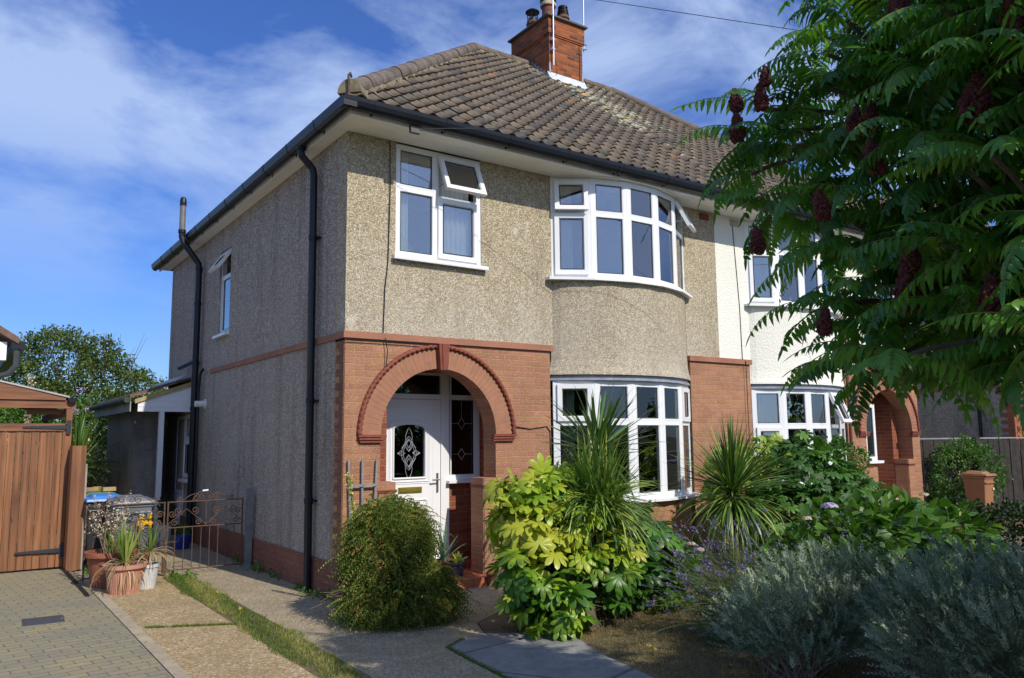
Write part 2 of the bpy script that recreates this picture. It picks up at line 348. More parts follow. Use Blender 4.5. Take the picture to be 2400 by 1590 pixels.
# ================================================================ the pair of houses
XP, XE, YB = 5.92, 11.36, 8.44          # party line, right end, back wall
ZB, ZS = 2.79, 5.0                        # top of string course, soffit
YF, XSIDE, ZG = -0.47, -0.17, 5.0         # fascia front, fascia side
house = thing('semi_detached_house', (2.9, 4.2, 0), 'pebble-dashed left half of the semi-detached pair, with arched brick porch and white front door', 'house')
houseR = thing('semi_detached_house', (8.6, 4.2, 0), 'cream-rendered right half of the semi-detached pair, behind the red-coned tree', 'house')
fxz = lambda y: (lambda a, b, d: (a, y + d, b))
def arcpts(cx, cz, r, a0, a1, n): return [(cx + r * math.cos(a0 + (a1 - a0) * i / n), cz + r * math.sin(a0 + (a1 - a0) * i / n)) for i in range(n + 1)]

# ---- bay geometry
def bay_pts(x0, x1, s, off=0.0, n=5):
    W = x1 - x0; r = (W * W / 4 + s * s) / (2 * s); cx = (x0 + x1) / 2; cy = -s + r; a = math.asin(W / 2 / r)
    return [(cx + (r + off) * math.sin(-a + 2 * a * k / n), cy - (r + off) * math.cos(-a + 2 * a * k / n)) for k in range(n + 1)]

# ---- windows ---------------------------------------------------------------
def pane_mb(mb, fr, a0, a1, b0, b1, c): mb.lbox(fr, a0, a1, b0, b1, c - 0.006, c)
def gasket(mb, fr, a0, a1, b0, b1, c, w=0.006): mb.ring(fr, a0, a1, b0, b1, w, c - 0.004, c + 0.006)
def lights(win, fr, w, h, spec, frame_mb, gasket_mb, glass='glass', fw=0.055):
    """spec: list of (a0,a1,b0,b1,kind,angle) for every light inside the outer frame"""
    for a0, a1, b0, b1, kind, ang in spec:
        if kind == 'fixed':
            frame_mb.ring(fr, a0, a1, b0, b1, 0.014, -0.03, 0.0, 0.016)
            g = MB(); pane_mb(g, fr, a0 + .02, a1 - .02, b0 + .02, b1 - .02, -0.018); gg = g.build('pane', glass, win)
            gasket(gasket_mb, fr, a0 + 0.022, a1 - 0.022, b0 + 0.022, b1 - 0.022, -0.012)
        else:
            O, U, Vv, N = fr
            if ang:
                th = math.radians(ang); V2 = Vv * math.cos(th) - N * math.sin(th); N2 = N * math.cos(th) + Vv * math.sin(th)
                f2 = (O + Vv * b1 + N * 0.012, U, V2, N2); B0, B1 = b0 - b1, 0.0
            else: f2 = fr; B0, B1 = b0, b1
            c = MB(); c.ring(f2, a0 - 0.01, a1 + 0.01, B0 - 0.01, B1 + 0.01, fw, -0.02, 0.026, 0.018)
            co = c.build('casement', 'upvc', win)
            g = MB(); pane_mb(g, f2, a0 + fw - .01, a1 - fw + .01, B0 + fw - .01, B1 - fw + .01, 0.004); g.build('pane', glass, win)
            gk = MB(); gasket(gasket_mb, f2, a0 + fw + .006, a1 - fw - .006, B0 + fw + .006, B1 - fw - .006, 0.008)
            if ang:
                st = MB()
                for a in (a0 + .03, a1 - .03):
                    p = f2[0] + f2[1] * a + f2[2] * (B0 * 0.75) - f2[3] * 0.02; q = O + U * a + Vv * (b0 + 0.12) - N * 0.02
                    st.tube([p, q], 0.006, 5)
                st.build('stay', 'steel', win)
def curtain(win, P0, P1, z0, z1, mat='curtain', amp=0.022, waves=7, taper=0.0):
    mb = MB(); n = waves * 6; P0, P1 = V(*P0), V(*P1); d = (P1 - P0); nrm = V(-d.y, d.x).normalized() if False else Vector((-d.y, d.x, 0)).normalized()
    vs = []
    for j in range(5):
        z = z1 + (z0 - z1) * j / 4; q = 1 - taper * math.sin(PI * j / 4)
        for i in range(n + 1):
            p = P0 + d * (i / n) * q + nrm * amp * math.sin(2 * PI * waves * i / n + 0.5 * math.sin(i)); vs.append((p.x, p.y, z))
    mb.add(vs, [(j * (n + 1) + i, j * (n + 1) + i + 1, (j + 1) * (n + 1) + i + 1, (j + 1) * (n + 1) + i) for j in range(4) for i in range(n)])
    mb.build('curtain', mat, win, smooth=True, fixn=False)
def flat_window(parent, O, U, N, w, h, spec, mull=(), trans=(), sill=True, glass='glass', fo=0.045, name='window', label=None):
    fr = (V(*O), U, Z, N)
    f = MB(); f.ring(fr, 0, w, 0, h, fo, -0.07, 0.0)
    for a, b0, b1, ww in mull: f.lbox(fr, a - ww / 2, a + ww / 2, b0, b1, -0.068, -0.001)
    for b, a0, a1, ww in trans: f.lbox(fr, a0, a1, b - ww / 2, b + ww / 2, -0.066, -0.002)
    gk = MB()
    holder = MB.build(f, name, 'upvc', parent)
    if label: holder['label'] = label
    f2 = MB(); lights(holder, fr, w, h, spec, f2, gk, glass)
    if f2.v: f2.build('bead', 'upvc', holder)
    if gk.v: gk.build('gasket', 'gasket', holder)
    if sill:
        s = MB(); s.lbox(fr, -0.045, w + 0.06, -0.04, -0.002, -0.06, 0.085); s.lbox(fr, -0.045, w + 0.06, -0.048, -0.04, 0.06, 0.083); s.build('sill', 'upvc', holder)
    return holder
def bay(parent, x0, x1, s, z0, z1, zt, hopper, glass='glass', sill_mat='upvc', flip=False, lowcase=(0,), fixed_top=()):
    pts = bay_pts(x0, x1, s)
    if flip: pts = pts
    f = MB(); fb = MB(); gk = MB(); hold = None; specs = []
    for i in range(5):
        p, q = V(pts[i][0], pts[i][1], z0), V(pts[i + 1][0], pts[i + 1][1], z0)
        U = (q - p).normalized(); w = (q - p).length; N = V(U.y, -U.x, 0); fr = (p, U, Z, N); h = z1 - z0; t = zt - z0
        f.ring(fr, 0.002, w - 0.002, 0, h, 0.055, -0.07, 0.0); f.lbox(fr, 0.055, w - 0.055, t - 0.025, t + 0.025, -0.066, -0.002)
        f.tube([p + U * 0.0 - N * 0.012 + Z * 0.001, p + U * 0.0 - N * 0.012 + Z * (h - 0.001)], 0.014, 6)
        k = (4 - i) if flip else i
        top = ('hop', hopper[k]) if k in hopper else ('fixed', 0)
        bot = ('case', 0) if k in lowcase else ('fixed', 0)
        specs.append((fr, w, h, [(0.055, w - 0.055, t + 0.025, h - 0.055, *top), (0.055, w - 0.055, 0.055, t - 0.025, *bot)]))
    hold = f.build('bay_window', 'upvc', parent)
    for fr, w, h, sp in specs: lights(hold, fr, w, h, sp, fb, gk, glass)
    fb.build('bead', 'upvc', hold); gk.build('gasket', 'gasket', hold)
    # sill follows the curve
    o = bay_pts(x0, x1, s, 0.085); i_ = bay_pts(x0, x1, s, -0.06)
    o[0] = (o[0][0] - 0.05, 0.0 - 0.004); o.insert(1, (bay_pts(x0, x1, s, 0.085)[0][0] - 0.045, -0.085)); o[-1] = (o[-1][0] + 0.03, -0.07)
    i2 = [(o[0][0], 0.02)] + i_[1:-1] + [(o[-1][0], 0.02)]
    poly2 = o + [(o[-1][0], 0.02)] + i_[1:-1][::-1] + [(o[0][0], 0.02)]
    sl = MB(); sl.poly(poly2, [], lambda a, b, d: (a, b, z0 - 0.036 + d), 0, 0.034); sl.build('sill', sill_mat, hold)
    return hold

# ---- left half -------------------------------------------------------------
AX, AZ_, RI, RO = 1.162, 1.69, 0.743, 1.005    # porch arch
BX0, BX1, BS = 2.79, 5.23, 0.43                # bay plan
WX0, WX1, WZ0, WZ1 = 0.585, 1.725, 3.68, 4.985 # flat upper window
w = MB(); up = [(0.0, ZB), (BX0, ZB), (BX0, ZS), (WX1, ZS), (WX1, WZ0), (WX0, WZ0), (WX0, ZS), (0.0, ZS)]
w.poly(up, [], fxz(0), 0, 0.25); w.build('front_wall', 'dash', house); w = MB(); w.box(BX1, XP, 0, 0.25, ZB, ZS); w.build('front_wall', 'dash', house)
# side wall (window opening) and back wall, the lower storey too
SY0, SY1, SZ0, SZ1 = 4.40, 5.02, 3.28, 4.62
fyz = lambda x: (lambda a, b, d: (x + d, a, b))
w = MB(); w.poly([(0.252, 0.0), (YB, 0.0), (YB, ZS), (0.252, ZS)], [[(SY0, SZ0), (SY1, SZ0), (SY1, SZ1), (SY0, SZ1)]], fyz(0), 0, 0.25)
w.box(0.25 + .002, XP, YB - .25, YB - .003, 0, ZS); w.box(0, 0.2, 0.002, 0.2515, ZB - 0.1, ZB - 0.001)
w.build('side_wall', 'dash_side', house)
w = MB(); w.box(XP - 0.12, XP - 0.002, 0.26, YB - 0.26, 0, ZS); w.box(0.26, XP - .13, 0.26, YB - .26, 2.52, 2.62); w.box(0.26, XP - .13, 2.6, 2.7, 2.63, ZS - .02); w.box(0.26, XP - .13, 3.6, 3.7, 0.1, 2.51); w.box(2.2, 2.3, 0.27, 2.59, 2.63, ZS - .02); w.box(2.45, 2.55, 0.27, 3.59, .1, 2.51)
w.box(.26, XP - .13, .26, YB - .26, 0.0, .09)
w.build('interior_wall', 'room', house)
# brick-faced lower storey with the arched opening
arch = arcpts(AX, AZ_, RI, 0, PI, 40)
hole_l = [(0.60, 0.0), (0.60, 1.185), (AX - RI, 1.185)] + arch[::-1] + [(AX + RI, 1.185), (1.742, 1.185), (1.742, 0.0)]
outer = [(0.0, 0.0)] + hole_l + [(BX0 - 0.06, 0.0), (BX0 - 0.06, ZB - 0.075), (0.0, ZB - 0.075)]
w = MB(); w.poly(outer, [], fxz(-0.012), 0, 0.262); w.build('brick_wall', 'brick', house)
w = MB(); w.box(BX1 + 0.04, XP, -0.012, 0.25, 0, ZB - 0.075); w.build('brick_wall', 'brick', house)
# string course
w = MB(); w.box(BX1 + .01, XP, -0.045, 0.2, ZB - .073, ZB); w.build('string_course', 'band', house); w = MB(); w.box(-0.03, BX0 - 0.03, -0.045, 0.2, ZB - 0.073, ZB - 0.0); w.box(-0.022, 0.002, 0.2, 5.32, ZB - 0.073, ZB - .003); w.build('string_course', 'band', house)
# quoins and plinth on the side wall
w = MB()
for k in range(int((ZB - 0.075 - 0.37) / 0.075)):
    z = 0.37 + k * 0.075; w.box(-0.009, 0.002, 0.0, 0.115 if k % 2 else 0.20, z, z + 0.075)
w.build('quoins', 'brick_y', house)
w = MB(); w.box(-0.02, 0.002, -0.02, YB, 0.0, 0.37); w.build('plinth', 'brick_y', house)
# porch: ring of voussoirs, drip moulding, keystone, corbels
w = MB(); nV = 46
for k in range(nV):
    a0 = PI * k / nV + 0.0035; a1 = PI * (k + 1) / nV - 0.0035
    if abs((a0 + a1) / 2 - PI / 2) < 0.06: continue
    P = lambda r, a, y: (AX + r * math.cos(a), y, AZ_ + r * math.sin(a))
    r0, r1, y0, y1 = RI - 0.001, RO - 0.03, -0.024, -0.011
    w.hexa([P(r0, a0, y0), P(r1, a0, y0), P(r1, a0, y1), P(r0, a0, y1), P(r0, a1, y0), P(r1, a1, y0), P(r1, a1, y1), P(r0, a1, y1)])
w.build('voussoir_ring', 'vouss', house)
w = MB(); w.poly(arcpts(AX, AZ_, RO - .031, 0, PI, 60) + arcpts(AX, AZ_, RI + .001, 0, PI, 60)[::-1], [], fxz(-.0205), 0, .007); w.build('arch_pointing', 'mortar', house)
w = MB(); dr = []; nD = 150
rs = []
for k in range(nD + 1):
    a = PI * k / nD; rr = RO - 0.012 - 0.011 * math.cos(k * PI * 2 / 3.0); dr.append((AX + rr * math.cos(a), -0.036, AZ_ - 0.06 + (rr * math.sin(a)) + 0.06)); rs.append(0.024)
w.tube(dr, rs, 8); dr2 = [(AX + (RO - 0.002) * math.cos(PI * k / 60), -0.026, AZ_ + (RO - 0.002) * math.sin(PI * k / 60)) for k in range(61)]
w.tube(dr2, 0.018, 6); w.build('drip_moulding', 'terra_trim', house, smooth=True)
def corbels(par, cx, side_r, side_l):
    for sgn, xa, xb in ((1, AX + RI - .05, AX + RO + 0.01), (-1, AX - RO - 0.01, AX - RI + .05)):
        w = MB()
        for q, (dz, dp) in enumerate(((0.0, .055), (-0.03, .045), (-0.058, .032))):
            x0, x1 = xa, xb
            if sgn < 0: x0 += .012 * q; x1 -= .015 * q
            else: x1 -= 0.012 * q; x0 += .0
            w.box(x0, x1, -0.012 - dp, 0.0 if sgn > 0 else 0.001, AZ_ - 0.022 + dz, AZ_ + 0.0 + dz)
        w.build('corbel', 'terra_trim', par)
corbels(house, AX, 1, 1)
def keystone(par, cx):
    w = MB(); z0, z1 = AZ_ + RI - 0.02, AZ_ + RO + 0.015
    for i, (fa, fb, dp) in enumerate(((-1, -.45, .085), (-.42, .42, .095), (.45, 1, .085))):
        b0, b1 = 0.048, 0.068
        w.hexa([(cx + fa * b0, -0.012 - dp, z0), (cx + fb * b0, -.012 - dp, z0), (cx + fb * b0, 0.1, z0), (cx + fa * b0, .1, z0), (cx + fa * b1, -.012 - dp, z1), (cx + fb * b1, -.012 - dp, z1), (cx + fb * b1, -0.012, z1), (cx + fa * b1, -.012, z1)])
    w.build('keystone', 'terra_trim', par)
keystone(house, AX)
# low piers either side of the step, with a moulded line
def piers(par, l0, l1, r0, r1, mir=None):
    m_ = (lambda x: x) if mir is None else (lambda x: mir - x)
    for (a, b) in ((l0, l1), (r0, r1)):
        x0, x1 = sorted((m_(a), m_(b)))
        w = MB(); w.box(x0 + .002, x1 - .002, 0.0, 0.262, 0, 1.187); w.build('porch_pier', 'brick', par)
        w = MB(); w.box(x0 - 0.006, x1 + .006, -0.022, 0.268, 1.075, 1.087); w.box(x0 - 0.008, x1 + .008, -0.024, 0.27, 1.094, 1.106); w.build('pier_moulding', 'terra_trim', par)
piers(house, 0.40, 0.612, 1.73, 1.92)
# recess walls, floor, steps
w = MB(); w.box(0.42, 0.62, 0.251, 0.95, 0, 2.5); w.box(2.15, 2.30, 0.251, 0.95, 0, 2.5); w.box(0.42, 2.3, 0.251, 0.95, 2.45, 2.515)
w.box(1.70, 2.149, 0.74, 0.90, 0, 1.13); w.build('porch_wall', 'brick_porch', house)
w = MB(); w.box(0.605, 1.74, -0.16, 0.25, 0.0, 0.098); w.box(.621, 2.149, .2505, .50, 0, .098); w.build('step', 'quarry', house, props=dict(label='lower terracotta tiled step'))
w = MB(); w.box(0.621, 2.149, 0.501, 0.739, 0.0, 0.172); w.build('step', 'redpaint', house, props=dict(label='upper red painted step'))
# front door
DY = 0.78
def front_door(par, X_, text=True):
    """X_(x) maps left-half x to world x"""
    flipped = X_(1) - X_(0) < 0
    fr = (V(X_(0), DY - .06, 0), V(1 if not flipped else -1, 0, 0), Z, V(0, -1, 0))
    L = lambda mb, a0, a1, b0, b1, c0, c1: mb.lbox(fr, a0, a1, b0, b1, c0, c1)
    f = MB(); L(f, 0.63, 0.70, 0.17, 2.48, -.08, 0); L(f, 1.585, 1.70, 0.17, 2.48, -.08, 0.004); L(f, 0.70, 1.585, 2.125, 2.185, -.08, 0.0); L(f, 0.70, 1.585, 2.42, 2.48, -.08, 0)
    L(f, 1.70, 2.148, 1.135, 1.20, -.08, 0); L(f, 1.70, 2.148, 2.125, 2.185, -.08, 0); L(f, 2.075, 2.148, 1.20, 2.125, -.08, 0); L(f, 1.70, 2.148, 2.42, 2.48, -.08, 0); L(f, 2.075, 2.148, 2.185, 2.42, -.08, 0)
    L(f, 1.72, 1.735, 1.2, 2.42, -.05, .0)
    L(f, 1.66, 2.148, 1.10, 1.134, -.08, 0.075); L(f, 1.55, 1.70, 0.171, 0.2, -.08, .02); L(f, .7, 1.585, 0.171, 0.2, -.08, 0.03)
    df = f.build('door_frame', 'upvc', par)
    for a0, a1, b0, b1 in ((0.70, 1.585, 2.185, 2.42), (1.735, 2.075, 1.20, 2.125), (1.735, 2.075, 2.185, 2.42)):
        g = MB(); L(g, a0, a1, b0, b1, -.05, -.044); g.build('pane', 'glass_dark', df)
        g = MB(); g.ring(fr, a0 + .001, a1 - .001, b0 + .001, b1 - .001, .012, -.043, -.03); g.build('gasket', 'gasket', df)
    # leading of the side light
    g = MB()
    cxs = 1.905
    for cz, hh in ((1.83, 0.1), (1.45, 0.1)):
        q = [(cxs, cz + hh * .7), (cxs + .05, cz), (cxs, cz - hh * .7), (cxs - .05, cz), (cxs, cz + hh * .7)]
        pts = [fr[0] + fr[1] * a + Z * b - V(0, 1, 0) * -.040 for a, b in q]
        g.tube(pts, 0.003, 5)
        for s in (-1, 1): g.tube([fr[0] + fr[1] * (cxs + s * .05) + Z * cz + V(0, .04, 0), fr[0] + fr[1] * (cxs + s * .165) + Z * cz + V(0, .04, 0)], 0.003, 5)
    g.tube([fr[0] + fr[1] * cxs + Z * 1.9 + V(0, .04, 0), fr[0] + fr[1] * cxs + Z * 2.12 + V(0, .04, 0)], .003, 5)
    g.build('leading', 'leading', df)
    # leaf with arched glazing
    a0, a1, b0, b1 = 0.705, 1.582, 0.205, 2.12; ga, gb, gz0, gz1 = 0.955, 1.365, 1.19, 1.76
    arc = [(gb, gz0), (gb, gz1)] + [((ga + gb) / 2 + (gb - ga) / 2 * math.cos(t), gz1 + 0.055 * math.sin(t)) for t in [PI * k / 12 for k in range(1, 12)]] + [(ga, gz1), (ga, gz0)]
    lf = MB(); fn = lambda a, b, d: tuple(fr[0] + fr[1] * a + Z * b + fr[3] * d)
    lf.poly([(a0, b0), (a1, b0), (a1, b1), (a0, b1)], [arc], fn, -.05, -.012)
    def mould(pl, wd, c1, closed=True):
        n = len(pl); cx_ = sum(p[0] for p in pl) / n; cz_ = sum(p[1] for p in pl) / n
        for i in range(n):
            p, q = pl[i], pl[(i + 1) % n]
            lf.tube([fn(p[0], p[1], c1), fn(q[0], q[1], c1)], wd, 6)
    def grow(pl, d):
        cx_, cz_ = (ga + gb) / 2, (gz0 + gz1) / 2 + .02
        return [(p[0] + d * (1 if p[0] > cx_ + .001 else (-1 if p[0] < cx_ - .001 else 0)) * (1 if abs(p[0] - cx_) > .15 else abs(p[0] - cx_) / .15), p[1] + d * (1 if p[1] > gz1 - .001 else -1)) for p in pl]
    mould(grow(arc, .012), .012, -.008); mould(grow(arc, .05), .009, -.010); mould(grow(arc, .072), .005, -.011)
    for (x0, x1, z0, z1) in ((ga - .03, gb + .03, 0.33, 0.92),):
        mould([(x0, z0), (x1, z0), (x1, z1), (x0, z1)], .010, -.010); mould([(x0 + .05, z0 + .05), (x1 - .05, z0 + .05), (x1 - .05, z1 - .05), (x0 + .05, z1 - .05)], .007, -.010)
    mould([(a0 + .10, b0 + .06), (a1 - .10, b0 + .06), (a1 - .10, b1 - .1), (a0 + .10, b1 - .1)], .004, -.012)
    leaf = lf.build('door', 'upvc', par)
    lf2 = MB(); lf2.poly(arc, [], fn, -.04, -.034); lf2.build('pane', 'glass_dark', leaf)
    # leaded flower
    ld = MB(); cx_, cz_ = (ga + gb) / 2, 1.475
    cf = lambda a, b: fn(cx_ + a, cz_ + b, -.030)
    def petal(z0, z1, wd, xo=0.0, xs=0.0):
        for s in (-1, 1): ld.tube([cf(xo + s * wd * math.sin(PI * t) + xs * t, z0 + (z1 - z0) * t) for t in [k / 10 for k in range(11)]], .0032, 5)
    petal(.06, .31, .045); petal(-.31, -.06, .045); petal(-.16, .16, .075)
    for s in (-1, 1):
        ld.tube([cf(s * (0.10 * math.sin(PI * t) ), -.17 + .34 * t) for t in [k / 12 for k in range(13)]], .0032, 5)
        ld.tube([cf(s * .10, 0), cf(s * .155, 0.0)], .0035, 5)
        for q in (-1, 1): ld.tube([cf(-s * .055 * math.sin(PI * t), q * (.02 + .18 * t)) for t in [k / 8 for k in range(9)]], .003, 5); ld.tube([cf(s * .05, 0), cf(s * .10, q * .03), cf(s * .15, 0)], .003, 5); ld.tube([cf(s * .095, q * .06), cf(s * .05, q * .12), cf(s * .0, q * .02)], .003, 5)
    ld.build('leading', 'leading', leaf)
    lb = MB(); L(lb, 1.01, 1.325, 1.005, 1.075, -.012, -.002); L(lb, 1.03, 1.305, 1.02, 1.06, -.002, .006); lb.build('letterbox', 'brass', leaf)
    hd = MB(); L(hd, 1.525, 1.552, 1.0, 1.23, -.012, .0); hd.tube([fn(1.538, 1.15, 0), fn(1.538, 1.15, .045), fn(1.44, 1.15, .05)], .009, 8); hd.build('handle', 'steel', leaf)
    if text:
        cu = bpy.data.curves.new('number', 'FONT'); cu.body = '44'; cu.size = 0.19; cu.extrude = 0.003; to = bpy.data.objects.new('number_curve', cu); COL.objects.link(to)
        dg = bpy.context.evaluated_depsgraph_get(); me = bpy.data.meshes.new_from_object(to.evaluated_get(dg)); bpy.data.objects.remove(to)
        for v in me.vertices: v.co = Vector((X_(1.03) + v.co.x, DY - .012 + v.co.z * -1, 2.215 + v.co.y))
        me.name = 'house_number'; o = finish(me, 'house_number', NUMM, df)
NUMM = simple('smoky_number', (0.012, 0.012, 0.013), 0.5, 0.1)
front_door(house, lambda x: x)
# upper flat window over the porch
fl = (V(WX0, -0.004, WZ0), X, Z, V(0, -1, 0)); W_ = WX1 - WX0; H_ = WZ1 - WZ0
mu = 0.525; tl = 0.80
win = flat_window(house, (WX0, 0.012, WZ0), X, V(0, -1, 0), W_, H_, [
    (0.045, mu - .03, tl + .025, H_ - .045, 'fixed', 0), (0.045, mu - .03, 0.045, tl - .025, 'fixed', 0),
    (mu + .03, W_ - .06, tl - .015, H_ - .055, 'hop', 24), (mu + .03, W_ - .06, 0.045, tl - .055, 'case', 0)],
    mull=[(mu, .045, H_ - .045, .06), (W_ - .052, .045, H_ - .045, .016)], trans=[(tl, .045, mu - .03, .05), (tl - .035, mu + .03, W_ - .06, .04)])
curtain(win, (0.66, 0.13, 0), (0.80, 0.13, 0), WZ0 + .05, WZ1, waves=3); curtain(win, (1.20, .13, 0), (1.62, .13, 0), WZ0 + .05, WZ1 - .03, waves=6)
# pale plate rack standing on the sill inside the glass
dk = MB()
dk.poly([(0.63, 3.73), (0.84, 3.73), (0.72, 3.93), (0.66, 3.96), (0.63, 3.94)], [], fxz(0.10), 0, .012)
for k in range(9): dk.box(0.70 + k * .018, .705 + k * .018, .095, .10, 3.94 - k * .022, 3.98 - k * .022)
tag(dk.build('ornament', simple('pale_ornament', (0.62, 0.6, 0.35), 0.6)), 'pale fan-shaped ornament on the inner sill of the upper flat window', 'ornament')
# bays
bay_u = bay(house, BX0, BX1, BS, 3.66, 4.985, 4.515, {0: 9, 4: 26}, lowcase=(0,))
bay_l = bay(house, BX0, BX1, BS, 0.86, 2.352, 1.83, {0: 0, 4: 0}, glass='glass_low', lowcase=())
curtain(bay_u, (2.95, 0.03, 0), (3.12, -0.02, 0), 3.7, 4.95, waves=4); curtain(bay_u, (4.75, -.12, 0), (4.95, -0.02, 0), 3.7, 4.95, waves=4)
curtain(bay_l, (4.56, -.17, 0), (4.74, -.09, 0), .9, 2.34, 'curtain_beige', waves=4, taper=.5); curtain(bay_l, (2.95, .05, 0), (3.1, -.02, 0), .9, 2.34, 'curtain_beige', waves=4)
def apron(par, x0, x1, s, mat, matlow):
    n = 24; w = MB()
    zs = [(2.425, .062), (2.455, .055), (2.52, .03), (2.62, .012), (2.8, 0.004), (3.623, 0.004)]
    rows = [[(x, y) for x, y in bay_pts(x0 - .005, x1 + .005, s + o, 0.0 + o * 0.0, n)] for z, o in zs]
    vs = []; fs = []
    for (z, o), row in zip(zs, rows):
        for k, (x, y) in enumerate(row):
            t = (k / n - .5) * 2; vs.append((x + o * t * (1.0), y if 0 < k < n else 0.02, z))
    m_ = n + 1
    for j in range(len(zs) - 1):
        for k in range(n): fs.append((j * m_ + k, j * m_ + k + 1, (j + 1) * m_ + k + 1, (j + 1) * m_ + k))
    w.add(vs, fs)
    t0 = [vs[k] for k in range(m_)]; w.add([(v[0], v[1], 2.425) for v in t0] + [(v[0], 0.2, 2.425) for v in t0], [(k, k + 1, m_ + k + 1, m_ + k) for k in range(n)])
    w.add([(v[0], v[1], 3.623) for v in vs[-m_:]] + [(v[0], 0.2, 3.623) for v in vs[-m_:]], [(k, k + 1, m_ + k + 1, m_ + k) for k in range(n)])
    w.build('bay_apron', mat, par, smooth=False, fixn=False)
    w = MB(); bo = bay_pts(x0 - .03, x1 + .03, s + .05, 0, n); w.poly([(x0 - .05, .02)] + bo[1:-1] + [(x1 + .05, .02)], [], lambda a, b, d: (a, b, 2.354 + d), 0, 0.03)
    w.poly([(x0 - .02, .02)] + bay_pts(x0, x1, s + .02, 0, n)[1:-1] + [(x1 + .02, .02)], [], lambda a, b, d: (a, b, 2.3865 + d), 0, 0.036)
    w.build('bay_ledge', 'lead', par)
    w = MB(); b2 = bay_pts(x0 + .02, x1 - .02, s - .02, 0, n); w.poly([(x0, .2)] + b2 + [(x1, .2)], [], lambda a, b, d: (a, b, d), 0, 0.822); w.build('bay_brick_base', matlow, par)
    w = MB(); b3 = bay_pts(x0 - .02, x1 + .02, s + .05, 0, n); w.poly([(x0 - .02, .05)] + b3[1:-1] + [(x1 + .02, .05)], [], lambda a, b, d: (a, b, 4.99 + d), 0, 0.008); w.build('bay_head', 'soffit', par)
    w = MB(); w.poly([(x0 + .02, .3)] + bay_pts(x0 + .05, x1 - .05, s - .05, 0, n) + [(x1 - .02, .3)], [], lambda a, b, d: (a, b, 3.50 + d), 0, 0.05); w.build('window_board', 'room', par)
apron(house, BX0, BX1, BS, 'dash', 'brick')
# side window with open top light
sw = flat_window(house, (0.03, SY1 - .002, SZ0), V(0, -1, 0), V(-1, 0, 0), SY1 - SY0 - .004, SZ1 - SZ0 - .002, [(0.10, 0.57, 0.06, 0.90, 'fixed', 0), (0.05, 0.57, 0.95, 1.29, 'hop', 34)], trans=[(0.925, .045, .57, .05)], sill=False)
w = MB(); w.box(-0.07, 0.03, SY0 - .03, SY1 + .05, SZ0 - .04, SZ0 - .002); w.build('sill', 'upvc', sw)
# soffit, fascia, gutter
def eaves(par, x0, x1, left=False):
    ys = 9.0
    w = MB(); w.box(x0 if not left else XSIDE + .002, x1, YF + .022, -0.001, ZS, ZS + .012); w.box(x0 if not left else XSIDE + .002, x1, -.245, -.238, ZS - .0015, ZS) 
    if left: w.box(XSIDE + .022, -.002, .001, YB + .3, ZS, ZS + .012)
    else: w.box(XE + .002, x1 - .0, .001, YB + .3, ZS, ZS + .012)
    w.build('soffit', 'soffit', par)
    w = MB(); w.box(x0 if not left else XSIDE, x1, YF, YF + .02, ZS - .012, ZS + .13)
    if left: w.box(XSIDE - .001, XSIDE + .019, YF + .021, YB + .42, ZS - .011, ZS + .13)
    w.build('fascia', 'fascia', par)
    g = MB(); prof = [(-0.0, .070), (.004, .03), (.015, -.01), (.035, -.036), (.06, -.045), (.085, -.036), (.108, -.01), (.122, .03), (.128, .072), (.136, .072), (.130, .03), (.115, -.014), (.088, -.042), (.06, -.051), (.032, -.042), (.01, -.013), (-.003, .03), (-.003, .070)]
    gx0 = -0.30 if left else x0; zz_ = ZS + .058
    vs = []
    for xx in (gx0, x1):
        for d, z in prof: vs.append((xx, YF - .004 - d, zz_ + z))
    n = len(prof); g.add(vs, [(k, (k + 1) % n, n + (k + 1) % n, n + k) for k in range(n)])
    if left:
        vs = []
        for yy in (YF - .12, YB + .5):
            for d, z in prof: vs.append((XSIDE - .004 - d, yy, zz_ + z))
        g.add(vs, [(k, (k + 1) % n, n + (k + 1) % n, n + k) for k in range(n)])
        g.poly([(XSIDE - .004 - d, zz_ + z) for d, z in prof[:9]], [], lambda a, b, d: (a, YB + .5 + d, b), 0, .004)
        g.box(-.305, -.16, YF - .131, YF - .11, ZS + .02, ZS + .113)
        g.box(-.303, -.29, YF - .13, YF - .0, ZS + .02, ZS + .113)
    gut = g.build('gutter', 'black', par)
    x = (0.05 if left else x0 + .35); xs = []
    while x < x1: xs.append(x); x += .86 if left else .9
    def br(b, P):
        pts = [P(d * 1.03 - .002, z * 1.06) for d, z in prof[:9]]
        b.tube(pts, .013, 5)
    for x in xs:
        for dx in ((0,) if not (3.2 < x < 4.0 and left) else (-.03, .05)): b = MB(); br(b, lambda d, z: (x + dx, YF - .004 - d, zz_ + z)); b.box(x + dx - .012, x + dx + .012, YF - .006, YF, ZS + .01, ZS + .10); b.build('bracket', 'black', gut)
    if left:
        y = 0.25
        while y < YB: b = MB(); br(b, lambda d, z: (XSIDE - .004 - d, y, zz_ + z)); b.box(XSIDE - .006, XSIDE, y - .012, y + .012, ZS + .0, ZS + .10); b.build('bracket', 'black', gut); y += .87
    return gut
eaves(house, 0, XP - .001, True); eaves(houseR, XP + .001, XE + .22)
w = MB(); w.box(XP - .02, XP + .02, YF - .004, YF - .001, ZS - .01, ZS + .03); w.build('fascia_joint', 'fascia', house)

